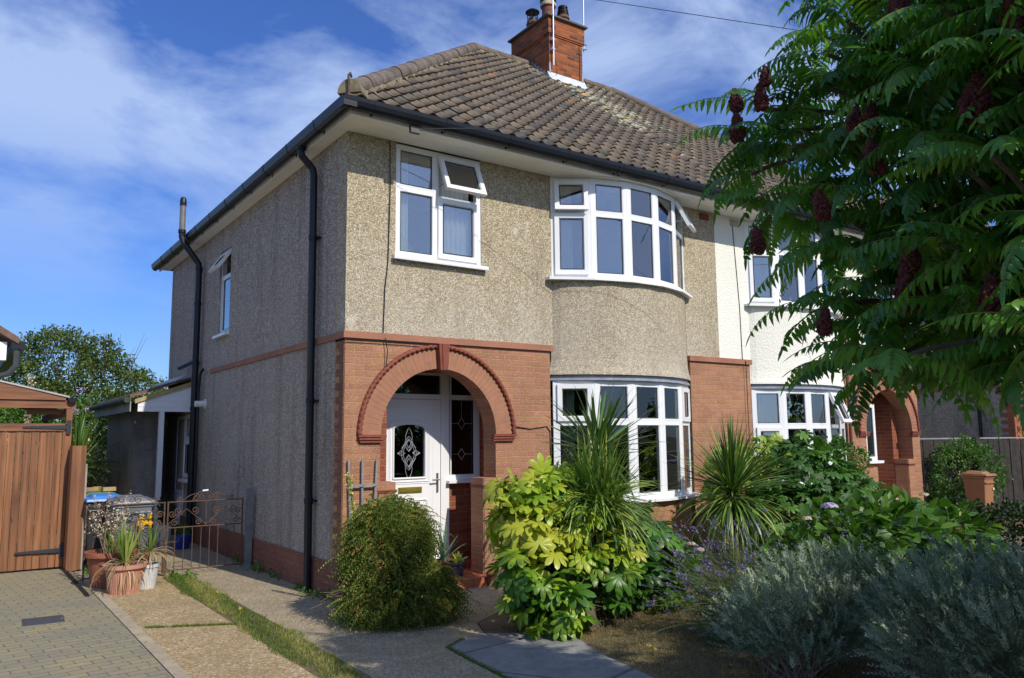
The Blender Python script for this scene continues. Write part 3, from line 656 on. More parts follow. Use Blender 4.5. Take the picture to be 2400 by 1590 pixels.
# ---- roof ------------------------------------------------------------------
EY, EX, EZ, RY, RZ, RX0, RX1 = -0.56, -0.26, 5.115, 4.22, 8.947, 4.32, 7.76
def tile_field(A, U, Vv, W, L, name, par, planes, mat='tile', tw=.21, g=.238, det=8, lich=None):
    """A origin at eave, U along eave, Vv up-slope unit; clipped by planes [(co,no)] keeping the negative side"""
    N = U.cross(Vv).normalized()
    if N.z < 0: N = -N
    nt = int(W / tw) + 1; nc = int(L / g) + 1
    prof = []
    for k in range(det + 1):
        t = k / det; r = 0.5 - 0.5 * math.cos(2 * PI * min(1, max(0, (t - .45) / .55)) ** .8) if t > .45 else 0.0
        prof.append((t, 0.034 * r - 0.008 * math.sin(PI * min(1, t / .48))))
    vs = []; fs = []; tint = []
    rnd = np.random.RandomState(3)
    T = np.clip(rnd.beta(2.2, 2.2, (nc, nt)) , 0, 1)
    T[rnd.rand(nc, nt) < .01] = 1.0
    for c in range(nc):
        for i in range(nt):
            jz = rnd.uniform(-.004, .004); jb = rnd.uniform(-.008, .008); tl = rnd.uniform(-.006, .006)
            o = len(vs)
            for k, (t, h) in enumerate(prof):
                a = (i + t) * tw; hh = h + jz + tl * (t - .5)
                vs.append(A + U * a + Vv * (c * g + jb + .014) + N * (hh * .7 + 0.010))
                vs.append(A + U * a + Vv * (c * g + jb - .025) + N * (hh + 0.040))
                vs.append(A + U * a + Vv * (c * g + g * 1.02) + N * (hh + .016))
            for k in range(det):
                b = o + k * 3; fs.append((b, b + 3, b + 4, b + 1)); fs.append((b + 1, b + 4, b + 5, b + 2)); tint += [T[c, i] * .6, T[c, i]]  # lip faces tinted darker: dirt and painted shade under each course
    bm = bmesh.new(); bv = [bm.verts.new(v) for v in vs]; lay = bm.faces.layers.float.new('tint'); 
    for f, t in zip(fs, tint):
        x = bm.faces.new([bv[i] for i in f]); x[lay] = t; x.smooth = True
    for co, no in planes:
        bmesh.ops.bisect_plane(bm, geom=bm.verts[:] + bm.edges[:] + bm.faces[:], plane_co=co, plane_no=no, clear_outer=True, dist=1e-5)
    bmesh.ops.recalc_face_normals(bm, faces=bm.faces[:0])
    me = bpy.data.meshes.new(name); bm.to_mesh(me); bm.free()
    a = me.attributes.new('lichen', 'FLOAT', 'POINT'); co = np.empty(len(me.vertices) * 3, 'f'); me.vertices.foreach_get('co', co); co = co.reshape(-1, 3)
    if lich is not None: a.data.foreach_set('value', lich(co).astype('f'))
    o = finish(me, name, mat, par); return o
SL = math.hypot(RY - EY, RZ - EZ)
Vf = V(0, RY - EY, RZ - EZ).normalized(); Nf = V(0, -Vf.z, Vf.y)
def lichen_f(co):
    x, y = co[:, 0], co[:, 1]
    run = np.clip(1 - np.abs(x - (6.05 + 0.0 * y)) / 1.5, 0, 1) ** .7 * np.clip((y - .0) / 2.2, 0, 1) * np.clip((4.0 - y) / .2, 0, 1)
    band = np.clip(1 - np.abs(y - 3.85) / .3, 0, 1) * np.clip((x - 4.6) / .5, 0, 1) * .5
    hip = np.clip(1 - np.abs((y - EY) - (x - EX) * (RY - EY) / (RX0 - EX)) / .4, 0, 1) * .35
    nz = .75 + .35 * np.sin(x * 3.1 + 1.7 * np.sin(y * 2.3)) * np.sin(y * 2.9 + x)
    return np.maximum(np.maximum(run * nz * .95, band), hip)
hipL = (V(EX, EY, EZ), V(RX0 - EX, RY - EY, RZ - EZ)); hipR_o = V(XE + .25, EY, EZ); hipR_d = V(RX1 - XE - .25, RY - EY, RZ - EZ)
pl_hipL = (V(EX, EY, EZ), V(-(RY - EY), RX0 - EX, 0)); pl_hipR = (hipR_o, V((RY - EY), -(hipR_d.x), 0))
rf = tile_field(V(EX, EY, EZ), X, Vf, XP - EX + .3, SL, 'roof', house, [pl_hipL, (V(XP, 0, 0), X)], lich=lichen_f)
rr = tile_field(V(XP - 0.001 - .0, EY, EZ), X, Vf, XE + .3 - XP, SL, 'roof', houseR, [pl_hipR], lich=lichen_f)
# side and back slopes (seen edge-on or not at all): plain tiled sheets with thickness
def slope(par, P, name='roof_slope'):
    w = MB(); n = len(P); lo = [Vector(p) - Z * .06 for p in P]; w.add(list(P) + lo, [tuple(range(n)), tuple(range(2 * n - 1, n - 1, -1))] + [(i, (i + 1) % n, n + (i + 1) % n, n + i) for i in range(n)])
    return w.build(name, 'tile_plain', par)
BY = YB + .56
slope(rf, [V(EX, EY, EZ), V(RX0, RY, RZ), V(EX, BY, EZ)]); slope(rf, [V(EX, BY, EZ), V(RX0, RY, RZ), V(XP, RY, RZ), V(XP, BY, EZ)]); slope(rf, [V(EX + .02, EY + .02, EZ - .02), V(XP, EY + .02, EZ - .02), V(XP, RY, RZ - .03), V(RX0, RY, RZ - .03)], 'roof_underlay')
slope(rr, [V(XP, BY, EZ), V(XP, RY, RZ), V(RX1, RY, RZ), V(XE + .25, BY, EZ)]); slope(rr, [V(XE + .25, BY, EZ), V(RX1, RY, RZ), V(XE + .25, EY, EZ)]); slope(rr, [V(XP + .002, EY + .02, EZ - .02), V(XE + .23, EY + .02, EZ - .02), V(RX1, RY, RZ - .03), V(XP + .002, RY, RZ - .03)], 'roof_underlay')
def capping(par, P, Q, r=.108, seg=.40, lift=.035, sc=1.0):
    P, Q = Vector(P) + Z * lift, Vector(Q) + Z * lift; d = (Q - P); L = d.length; d.normalize(); n = int(L / seg)
    w = MB(); bd = MB(); side = d.cross(Z).normalized(); upn = side.cross(d).normalized()
    if upn.z < 0: upn = -upn
    for k in range(n):
        a, b = P + d * (L * k / n), P + d * (L * (k + 1) / n + .03); tw_ = RNG.uniform(-.012, .012)
        r0, r1 = r * 1.03, r * .975; off = side * tw_ * .5 + upn * RNG.uniform(-.003, .003)
        vs = []
        for e, (pp, rr_) in enumerate(((a, r0), (b, r1), (b, r1 - .016), (a, r0 - .016))):
            for q in range(11):
                an = PI * (-.04 + 1.08 * q / 10); vs.append(pp + off + side * rr_ * math.cos(an) + upn * (rr_ * math.sin(an)))
        fs = [(e * 11 + q, e * 11 + q + 1, ((e + 1) % 4) * 11 + q + 1, ((e + 1) % 4) * 11 + q) for e in range(4) for q in range(10)]
        w.add(vs, fs)
    o = w.build('ridge_capping', 'ridge', par, smooth=False)
    m_ = max(8, int(L / .12)); jit = lambda: RNG.uniform(-.02, .02)
    vs = []
    for k in range(m_ + 1):
        p = P + d * (L * k / m_)
        for s_, u_ in ((-1, -.10), (-.72, .02), (.72, .02), (1, -.10)): vs.append(p + side * (s_ * (r + .012) + jit() * .5) + upn * (u_ + jit() * .4))
    bd.add(vs, [(k * 4 + j, k * 4 + j + 1, (k + 1) * 4 + j + 1, (k + 1) * 4 + j) for k in range(m_) for j in range(3)])
    bd.build('mortar_bedding', 'bedding', par, fixn=False)
capping(rf, V(EX + .10, EY + .10, EZ + .10), V(RX0, RY, RZ)); capping(rf, V(RX0 - .03, RY, RZ), V(5.55, RY, RZ), lift=.02); capping(rr, V(6.5, RY, RZ), V(RX1, RY, RZ), lift=.02); capping(rr, V(XE + .2, EY + .05, EZ + .05), V(RX1 + .02, RY, RZ))
w = MB(); pe = V(EX + .06, EY + .06, EZ + .1)
w.poly([(.13 * math.cos(PI * k / 12), .15 * math.sin(PI * k / 12) - .02) for k in range(13)], [], lambda a, b, d: tuple(pe + V(.69, -.72, 0) * a + Z * b + V(.72, .69, 0) * d), -.02, .14); w.build('hip_end_mortar', 'bedding', rf)
w = MB(); w.tube([pe + V(-.02, -.02, -.1), pe + V(-.03, -.03, .16), pe + V(.0, 0.0, .2), pe + V(.03, .03, .17)], .012, 6); w.build('hip_iron', simple('rusty_iron', (0.12, 0.07, 0.05), .8, .4, 20), rf)

# ---- chimney ---------------------------------------------------------------
CX0, CX1, CY0, CY1 = 5.63, 6.46, 3.6, 4.78
ch = MB(); ch.box(CX0, CX1, CY0, CY1, 8.0, 9.40); ch.box(CX0 - .035, CX1 + .035, CY0 - .035, CY1 + .035, 9.402, 9.73); ch.box(CX0 - .018, CX1 + .018, CY0 - .018, CY1 + .018, 9.37, 9.401)
chim = ch.build('chimney', 'brick_chim', house)
w = MB(); w.box(CX0 - .09, CX1 + .09, CY0 - .09, CY1 + .09, 9.731, 9.765); w.box(CX0 + .02, CX1 - .02, CY0 + .02, CY1 - .02, 9.766, 9.83); w.build('chimney_cap', 'cement', chim)
def pot(x, y, r, h, style, lab):
    w = MB(); z = 9.80
    w.lathe([(r * .98, 0), (r * .92, .08), (r * .86, h * .55), (r * .88, h * .75), (r * 1.05, h * .78), (r * 1.05, h * .86), (r * .93, h * .88), (r * .95, h), (r * .8, h), (r * .75, h * .6)], (x, y, z), 20)
    p = w.build('chimney_pot', 'pot_clay', chim, smooth=False); p['label'] = lab
    if style == 'cowl':
        w = MB(); w.lathe([(r * 1.2, h + .20), (r * 1.15, h + .215), (r * .7, h + .26), (0.0, h + .28)], (x, y, z), 20)
        for k in range(20): an = 2 * PI * k / 20; w.tube([(x + r * .72 * math.cos(an), y + r * .72 * math.sin(an), z + h + .06), (x + r * 1.05 * math.cos(an), y + r * 1.05 * math.sin(an), z + h + .205)], .0035, 4)
        for k in range(4): an = PI / 4 + PI * k / 2; w.tube([(x + r * .8 * math.cos(an), y + r * .8 * math.sin(an), z + h - .08), (x + r * .9 * math.cos(an), y + r * .9 * math.sin(an), z + h + .2)], .008, 4)
        w.lathe([(r * .72, h - .02), (r * .72, h + .065), (r * .62, h + .065), (r * .62, h - .02)], (x, y, z), 16); w.build('cowl', 'black', chim)
    if style == 'rings':
        w = MB(); w.lathe([(r * 1.08, h * .80), (r * 1.12, h * .84), (r * 1.12, h * .93), (r * 1.06, h * .95)], (x, y, z), 24); w.build('pot_ring', 'pot_pale', chim)
        w = MB(); w.lathe([(r * 1.1, h * .96), (r * 1.16, h), (r * 1.16, h + .03), (r * .9, h + .035), (r * .9, h - .02)], (x, y, z), 24); w.build('pot_rim', 'black', chim)
    if style == 'guard':
        w = MB()
        for t in range(5): w.lathe([(r * (.96 - .05 * t), h + .02 + .035 * t), (r * (.96 - .05 * t), h + .032 + .035 * t), (r * .6, h + .03 + .035 * t)], (x, y, z), 16)
        w.lathe([(r * .8, h + .18), (r * .75, h + .2), (0, h + .21)], (x, y, z), 16); w.build('cowl', 'black', chim)
pot(5.93, 4.52, .125, .34, 'cowl', 'clay pot with a flat black mesh cowl'); pot(5.92, 3.98, .145, .50, 'rings', 'tall clay pot with a pale ring and dark rim'); pot(6.27, 3.95, .13, .30, 'guard', 'short clay pot with a low black guard')
w = MB()
zr = lambda y: EZ + (y - EY) * (RZ - EZ) / (RY - EY)
w.hexa([(CX0 - .05, CY0 - .09, zr(CY0 - .09) + .06), (CX1 + .05, CY0 - .09, zr(CY0 - .09) + .06), (CX1 + .05, CY0 - .012, zr(CY0) + .08), (CX0 - .05, CY0 - .012, zr(CY0) + .08), (CX0 - .05, CY0 - .085, zr(CY0 - .09) + .075), (CX1 + .05, CY0 - .085, zr(CY0 - .09) + .075), (CX1 + .05, CY0 - .001, zr(CY0) + .17), (CX0 - .05, CY0 - .001, zr(CY0) + .17)])
w.build('front_flashing', 'white_flash', chim)
w = MB()
for k in range(6):
    y = CY0 + .02 + k * .10; w.hexa([(CX0 - .012, y, zr(y) - .05), (CX0 - .001, y, zr(y) - .05), (CX0 - .001, y + .10, zr(y + .1) - .05), (CX0 - .012, y + .10, zr(y + .1) - .05), (CX0 - .012, y + .0, zr(y) + .16), (CX0 - .001, y + .0, zr(y) + .16), (CX0 - .001, y + .10, zr(y + .1) + .09), (CX0 - .012, y + .10, zr(y + .1) + .09)])
w.box(CX0 - .014, CX0 + .03, CY0 - .014, CY0 + .0, zr(CY0) + .0, zr(CY0) + .36); w.box(CX1 - .03, CX1 + .014, CY0 - .014, CY0 + .0, zr(CY0) + .0, zr(CY0) + .34)
w.build('side_flashing', 'lead', chim)
w = MB(); w.tube([(CX0 + .06, CY0 - .06, 8.74), (CX0 + .04, CY0 - .10, 11.2)], .016, 8); w.box(CX0 + .02, CX0 + .09, CY0 - .08, CY0, 9.05, 9.09); w.box(CX0 + .02, CX0 + .09, CY0 - .08, CY0, 9.25, 9.29); w.build('aerial_mast', 'alu', chim, props=dict(label='left aerial mast'))
w = MB(); w.tube([(CX1 + .09, CY0 + .05, 9.30), (CX1 + .05, CY0 - .03, 11.2)], .014, 8)
for z in (9.34, 9.44): w.tube([(CX1, CY0 + .04, z), (CX1 + .15, CY0 + .03, z + .01)], .012, 6); w.tube([(CX1 + .06, CY0 + .0, z - .03), (CX1 + .14, CY0 + .1, z + .03)], .01, 6)
w.build('aerial_mast', 'alu', chim, props=dict(label='right aerial mast with brackets'))
w = MB(); w.tube([(CX0 + .10, CY0 - .01, 9.0), (CX0 + .17, CY0 - .03, 8.75), (CX0 + .16, CY0 - .03, 8.6), (CX0 + .06, CY0 - .02, 8.5)], .005, 5); w.tube([(CX1 - .08, CY0 - .012, 9.4), (CX1 - .08, CY0 - .012, 8.6)], .005, 5); w.build('aerial_wire', 'black', chim)

# ---- pipes on the left half
pz = MB(); pz.tube([(XSIDE - .06, .82, ZS + .03), (XSIDE - .06, .82, ZS - .02), (XSIDE - .05, .815, ZS - .08), (-.09, .80, ZS - .22), (-.075, .80, ZS - .30), (-.075, .74, 0.02)], .044, 12)
for z in (0.95, 2.05, 3.93): pz.lathe([(.052, 0), (.052, .06)], (-.075, .80 - (4.7 - z) * .06 / 4.7, z), 12); pz.box(-.09, .0, .80 - .075 - (4.7 - z) * .06 / 4.7, .80 + .075 - (4.7 - z) * .06 / 4.7, z + .02, z + .04)
pz.lathe([(.055, 0), (.055, .08)], (XSIDE - .06, .82, ZS - .01), 12); pz.build('downpipe', 'black', house, smooth=False)
sp_ = MB(); sp_.tube([(-.10, 5.95, 0.02), (-.10, 5.95, 4.52), (-.11, 5.96, 4.62), (-.33, 6.1, 4.98), (-.36, 6.12, 5.08), (-.36, 6.12, 5.2)], .052, 14)
for z in (.5, 1.1, 2.15, 2.9, 3.9, 4.5): sp_.lathe([(.062, 0), (.062, .05)], (-.10, 5.95, z), 14)
sp_.lathe([(.064, 0), (.064, .05)], (-.36, 6.12, 5.15), 14)
sp_.tube([(-.10, 5.95, 2.98), (-.14, 6.9, 2.92)], .042, 10); sp_.tube([(-.06, 5.6, 2.80), (-.07, 5.72, 2.74), (-.08, 5.76, 2.5), (-.08, 5.76, .3)], .022, 8)
so = sp_.build('soil_pipe', 'black', house, smooth=False)
w = MB(); w.lathe([(.05, 0), (.05, .42)], (-.36, 6.12, 5.2), 14); w.build('vent_pipe', 'greypipe', so)
w = MB(); w.lathe([(.054, 0), (.056, .06), (.048, .13), (.03, .15), (0, .15)], (-.36, 6.12, 5.62), 14); w.build('vent_cap', 'black', so)
w = MB(); w.tube([(-.005, 5.62, 2.24), (-.16, 5.62, 2.24)], .05, 14); w.tube([(.0, 5.62, 2.24), (-.02, 5.62, 2.24)], .085, 14); w.build('boiler_flue', simple('white_plastic', (.75, .74, .7), .4, .1), house)

# ---- wires clipped to the front
w = MB()
w.tube([(.50, -.012, 4.99), (.505, -.02, 4.4), (.49, -.012, 3.6), (.455, -.014, 3.3), (.44, -.012, 2.8), (.45, -.05, 2.72), (.47, -.06, 2.6), (.46, -.05, 2.42)], .0055, 5)
w.tube([(0.0, -.05, 2.70), (.6, -.052, 2.705), (1.2, -.055, 2.70)], .0055, 5); w.tube([(2.175, -.03, 1.78), (2.4, -.02, 1.75), (2.66, -.02, 1.78), (2.71, -.02, 1.72), (2.72, -.02, 1.0)], .006, 5)
w.build('wire', 'black', house)
w = MB(); w.tube([(6.33, -.01, 4.95), (6.42, -.01, 3.6), (6.43, -.012, 2.8), (6.45, -.055, 2.75), (6.45, -.055, 1.2)], .006, 5); w.build('wire', 'black', houseR)
w = MB(); w.box(.50, .62, YF - .05, YF - .001, ZS - .07, ZS + .01); w.tube([(.6, YF - .06, ZS - .02), (1.2, YF - .35, ZS + .02), (6, -3.5, 5.05), (18, -12, 6.2)], .004, 4); w.build('service_wire', simple('grey_wire', (.1, .1, .1), .6), house)
# air bricks
for par, x in ((house, 5.60), (houseR, 6.28)):
    w = MB(); w.box(x, x + .2, -.012, .01, 4.86, 4.96)
    for k in range(5): w.box(x + .012 + k * .037, x + .022 + k * .037, -.016, -.012, 4.868, 4.952)
    w.build('air_brick', 'terra_trim' if par is house else simple('buff_air_brick', (.45, .4, .3), .8), par)

# ---- lean-to behind the side
lt = MB(); lt.box(-.80, -.70, 7.04, 8.34, 0, 2.30); lt.box(-.699, -.36, 7.04, 7.14, 0, 2.30); lt.poly([(-.80, 0), (-.80, 2.30), (-.002, 2.58), (-.002, 0)], [], lambda a, b, d: (a, d, b), 8.35, 8.45)
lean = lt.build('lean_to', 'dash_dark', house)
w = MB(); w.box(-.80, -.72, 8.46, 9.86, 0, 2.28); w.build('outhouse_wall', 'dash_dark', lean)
w = MB(); k_ = .36
P = [V(-.98, 6.50, 2.36), V(-.002, 6.50, 2.36 + .98 * k_), V(-.002, 8.46, 2.36 + .98 * k_), V(-.98, 10.6, 2.36)]
w.add(P + [p + Z * .05 for p in P], [(0, 1, 2, 3), (4, 5, 6, 7), (0, 1, 5, 4), (1, 2, 6, 5), (2, 3, 7, 6), (3, 0, 4, 7)])
w.build('lean_to_roof', 'tile_plain', lean)
w = MB(); w.hexa([(-.28, 6.46, 2.66), (-.004, 6.46, 2.74), (-.004, 8.4, 2.74), (-.28, 8.4, 2.66), (-.28, 6.46, 2.675), (-.004, 6.46, 2.82), (-.004, 8.4, 2.82), (-.28, 8.4, 2.675)]); w.build('lead_flashing', 'lead', lean)
w = MB(); w.poly([(-.85, 2.14), (-.02, 2.14), (-.02, 2.60), (-.85, 2.30)], [], lambda a, b, d: (a, 6.52 + d, b), 0, .02)
for z in (2.22, 2.32, 2.42): w.box(-.85 if z < 2.3 else -.85 + (z - 2.3) * 2.9, -.02, 6.514, 6.52, z, z + .006)
w.build('gable_boarding', 'upvc', lean)
w = MB(); w.hexa([(-.9, 6.49, 2.27), (-.02, 6.49, 2.585), (-.02, 6.51, 2.585), (-.9, 6.51, 2.27), (-.9, 6.49, 2.34), (-.02, 6.49, 2.655), (-.02, 6.51, 2.655), (-.9, 6.51, 2.34)]); w.build('bargeboard', simple('yellow_timber', (.42, .33, .14), .7, .3, 9), lean)
w = MB(); w.box(-.51, -.43, 6.53, 6.61, 0, 2.139); w.build('porch_post', 'upvc', lean)
w = MB(); w.tube([(-1.02, 6.5, 2.33), (-1.02, 10.6, 2.33)], .05, 10); w.build('gutter', simple('mossy_gutter', (.05, .06, .04), .7, .5, 9), lean)
w = MB(); w.box(-.97, -.95, 6.54, 10.5, 2.14, 2.30); w.build('fascia', simple('weathered_fascia', (.32, .34, .33), .7, .3, 6), lean)
dr_ = flat_window(lean, (-.01, 7.50, .16), V(0, -1, 0), V(-1, 0, 0), .62, 1.92, [(.05, .57, .62, 1.87, 'fixed', 0)], trans=[(.6, .045, .575, .06)], sill=False, name='side_door')
w = MB(); w.box(-.03, -.01, 6.98, 7.40, .21, .72); w.build('panel', 'upvc', dr_)
flat_window(lean, (-.012, 6.86, 1.0), V(0, -1, 0), V(-1, 0, 0), .5, 1.1, [(.045, .455, .7, 1.05, 'fixed', 0), (.045, .455, .045, .64, 'case', 0)], trans=[(.67, .045, .455, .05)])
w = MB(); w.box(-.62, -.50, 7.015, 7.039, 1.5, 1.68); w.build('meter_box', simple('dull_grey_box', (.16, .16, .16), .6, .1), lean)
# ================================================================ right half
NB0, NB1, NBS = 6.63, 9.02, 0.34
AXR = 10.36
w = MB()
w.poly([(XP, ZB), (NB0, ZB), (NB0, ZS), (XP, ZS)], [], fxz(-.004), 0, .25); w.build('front_wall', 'cream', houseR); w = MB()
w.poly([(NB1, ZB), (XE, ZB), (XE, ZS), (NB1, ZS)], [[(9.75, 3.68), (10.9, 3.68), (10.9, 4.985), (9.75, 4.985)]], fxz(-.004), 0, .25); w.build('front_wall', 'cream', houseR)
w = MB(); w.box(XE - .25, XE - .002, .27, YB, 0, ZS); w.box(XP + .02, XE - .26, YB - .25, YB - .004, 0, ZS); w.build('side_wall', 'cream', houseR)
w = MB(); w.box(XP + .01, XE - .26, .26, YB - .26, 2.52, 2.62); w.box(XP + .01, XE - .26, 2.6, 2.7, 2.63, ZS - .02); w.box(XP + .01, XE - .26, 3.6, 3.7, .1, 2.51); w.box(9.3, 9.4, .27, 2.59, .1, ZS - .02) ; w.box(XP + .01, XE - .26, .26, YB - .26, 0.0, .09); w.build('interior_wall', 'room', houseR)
mirx = lambda x: 2 * AXR - (x - AX + AXR)     # left porch x -> mirrored x about the right porch
w = MB(); oa = [(2 * AXR - (a - AX + AXR), b) for a, b in hole_l][::-1]
w.poly([(NB1 + .06, 0.0)] + oa + [(XE, 0.0), (XE, ZB - .075), (NB1 + .06, ZB - .075)], [], fxz(-.012), 0, .262); w.build('brick_wall', 'brick', houseR); w = MB(); w.box(XP + .001, NB0 - .04, -.012, .25, 0, ZB - .075); w.build('brick_wall', 'brick', houseR)
w = MB(); w.box(XP + .001, NB0 - .02, -.045, .2, ZB - .073, ZB); w.build('string_course', 'band', houseR); w = MB(); w.box(NB1 + .03, XE + .02, -.045, .2, ZB - .073, ZB); w.build('string_course', 'band', houseR)
sh = MB()
w = MB()
for k in range(nV):
    a0 = PI * k / nV + .0035; a1 = PI * (k + 1) / nV - .0035
    if abs((a0 + a1) / 2 - PI / 2) < .06: continue
    P = lambda r, a, y: (AXR + r * math.cos(a), y, AZ_ + r * math.sin(a)); r0, r1, y0, y1 = RI - .001, RO - .07, -.024, -.011
    w.hexa([P(r0, a0, y0), P(r1, a0, y0), P(r1, a0, y1), P(r0, a0, y1), P(r0, a1, y0), P(r1, a1, y0), P(r1, a1, y1), P(r0, a1, y1)])
w.build('voussoir_ring', 'vouss', houseR)
w = MB(); w.tube([(AXR + (RO - .05 - .006 * math.cos(k * PI * 2 / 3)) * math.cos(PI * k / 150), -.034, AZ_ + (RO - .05 - .006 * math.cos(k * PI * 2 / 3)) * math.sin(PI * k / 150)) for k in range(151)], .024, 8); w.build('drip_moulding', 'terra_trim', houseR, smooth=True)
for xa, xb in ((AXR - RO + .03, AXR - RI + .05), (AXR + RI - .05, AXR + RO - .03)):
    w = MB()
    for q, (dz, dp) in enumerate(((0.0, .055), (-.03, .045), (-.058, .032))): w.box(xa, xb, -.012 - dp, .001, AZ_ - .022 + dz, AZ_ + dz)
    w.build('corbel', 'terra_trim', houseR)
keystone(houseR, AXR)
piers(houseR, 0.40, 0.612, 1.73, 1.92, mir=2 * AXR + AX - AXR)
XR_ = lambda x: 2 * AXR - (x - AX + AXR)
w = MB(); w.box(XR_(.62), XR_(.42), .251, .95, 0, 2.5); w.box(XR_(2.30), XR_(2.15), .251, .95, 0, 2.5); w.box(XR_(2.3), XR_(.42), .251, .95, 2.45, 2.515); w.box(XR_(2.149), XR_(1.70), .74, .9, 0, 1.13); w.build('porch_wall', 'brick_porch', houseR)
w = MB(); w.box(XR_(1.74), XR_(.605), -.16, .25, 0, .098); w.box(XR_(2.149), XR_(.621), .2505, .739, 0, .12); w.build('step', 'quarry', houseR)
front_door(houseR, XR_, text=False)
w = MB(); w.box(AXR - RI + .002, AXR - RI + .32, .004, .24, 0, 1.15); w.build('porch_screen_wall', 'brick', houseR)
flat_window(houseR, (AXR - RI + .004, .012, 1.19), X, V(0, -1, 0), .34, .98, [(.045, .295, .045, .935, 'fixed', 0)], glass='glass_dark')
bu = bay(houseR, NB0, NB1, NBS, 3.66, 4.985, 4.5, {}, lowcase=(0,))
bl = bay(houseR, NB0, NB1, NBS, .86, 2.352, 1.78, {3: 22}, lowcase=(0,))
curtain(bu, (6.75, .12, 0), (7.6, -.02, 0), 3.7, 4.95, waves=9, amp=.03); curtain(bu, (7.9, -.05, 0), (8.9, .12, 0), 3.7, 4.95, waves=8, amp=.03)
curtain(bl, (6.72, .16, 0), (7.45, -.02, 0), .9, 2.34, waves=7, amp=.035); curtain(bl, (7.62, -.04, 0), (8.15, -.05, 0), .9, 2.34, waves=4, amp=.03, taper=.25); curtain(bl, (8.3, .0, 0), (8.95, .16, 0), .9, 2.34, 'curtain_beige', waves=8, amp=.02)
apron(houseR, NB0, NB1, NBS, 'cream', 'brick')
flat_window(houseR, (9.75, .012, 3.68), X, V(0, -1, 0), 1.15, 1.305, [(.045, .5, .82, 1.26, 'fixed', 0), (.045, .5, .045, .77, 'fixed', 0), (.56, 1.1, .82, 1.25, 'case', 0), (.56, 1.1, .045, .745, 'case', 0)], mull=[(.53, .045, 1.26, .06)], trans=[(.795, .045, .5, .05), (.78, .56, 1.1, .05)])
w = MB(); w.tube([(9.13, -.04, 4.9), (9.13, -.04, .1)], .02, 8); w.build('downpipe', simple('brown_pipe', (.16, .07, .05), .5, .2), houseR)

# ================================================================ the house beyond, far right
hf = thing('house', (17, 3, 0), 'grey-brown pebble-dashed house with orange brick quoins beyond the dark fence, far right', 'house')
FX, FY = 14.2, -.45
w = MB()
w.box(FX, FX + 8, FY + .002, FY + 8, 0, 5.0); w.build('side_wall', 'dash_side', hf)
w = MB(); w.box(FX + .01, FX + 8, FY - .012, FY + .0, 0, 2.55); w.build('brick_wall', 'brick_far', hf)
w = MB()
for k in range(34):
    z = .02 + k * .075; w.box(FX - .012, FX - .0, FY - .012, FY + (.11 if k % 2 else .24), z, z + .0745)
w.build('quoins', 'brick_far', hf)
w = MB(); w.box(FX - .02, FX - .0, FY, FY + 8, 2.555, 2.62); w.box(FX - .02, FX + 8, FY - .04, FY - .0, 2.555, 2.62); w.build('string_course', 'brick_far', hf)
w = MB(); w.tube([(FX - .06, .18, 5), (FX - .06, .18, .1)], .036, 10); w.build('downpipe', M['black'], hf)
slope(hf, [V(FX - .4, FY - .5, 5.0), V(FX + 3.5, FY + 4, 8.4), V(FX - .4, FY + 8.5, 5.0)], 'roof'); slope(hf, [V(FX - .4, FY - .5, 5.0), V(FX + 8.4, FY - .5, 5.0), V(FX + 5, FY + 4, 8.4), V(FX + 3.5, FY + 4, 8.4)], 'roof')
slope(hf, [V(FX + 8.4, FY - .5, 5.0), V(FX + 8.4, FY + 8.5, 5), V(FX + 5, FY + 4, 8.4)], 'roof'); slope(hf, [V(FX - .4, FY + 8.5, 5.0), V(FX + 8.4, FY + 8.5, 5.0), V(FX + 5, FY + 4, 8.4), V(FX + 3.5, FY + 4, 8.4)], 'roof')
w = MB(); w.box(FX - .35, FX + 8.35, FY - .45, FY + 8.4, 4.93, 4.99); w.build('soffit', 'soffit', hf)
M['oldwood'] = simple('weathered_dark_wood', (0.045, 0.038, 0.034), 0.85, 0.5, 9, fine=40)
# fence on the far right: dark boards on posts
fe = thing('fence', (13, .8, 0), 'dark weathered board fence behind the brown wheelie bin, far right', 'fence')
w = MB(); x = 11.5
FA, FB = V(11.5, .35, 0), V(15.9, -1.6, 0)
dv = (FB - FA); LF = dv.length; dv.normalize(); nv = V(dv.y, -dv.x, 0); a = 0
while a < LF:
    wd = .12; h = 1.52 + RNG.uniform(-.012, .012); f = (FA + dv * a, dv, Z, nv); w.lbox(f, 0, wd - .012 - RNG.uniform(0, .006), 0.02, h, 0 + (.012 if int(a / .12) % 2 else 0), .02 + (.012 if int(a / .12) % 2 else 0)); a += wd
w.build('boards', 'oldwood', fe)
for a in (0.0, 1.45, 2.9, 4.3):
    w = MB(); f = (FA + dv * a, dv, Z, nv); w.lbox(f, 0, .09, 0, 1.56, .035, .12); w.build('post', 'oldwood', fe)
w = MB(); f = (FA, dv, Z, nv); w.lbox(f, .0, LF, 1.535, 1.56, -.01, .033); w.build('capping', simple('grey_capping', (.3, .3, .29), .8, .3), fe)

# ================================================================ ground
m = NT('ground_earth_grass'); m.base(m.mix(m.ramp(m.noise(.6, 6), [(.4, 0.0), (.65, 1.0)]), (0.07, 0.08, 0.025), (0.12, 0.095, 0.05))); m.rough(.95); m.bump(m.noise(40, 4), .6, .02); M['ground'] = m.m
w = MB(); w.add([(-1500, -1500, -.012), (1500, -1500, -.012), (1500, 1500, -.012), (-1500, 1500, -.012)], [(0, 1, 2, 3)]); structure(w.build('ground', 'ground', fixn=False))
def sheet(name, pts, z, mat):
    w = MB(); w.poly(pts, [], lambda a, b, d: (a, b, z + d), -.03, 0.0); return structure(w.build(name, mat))
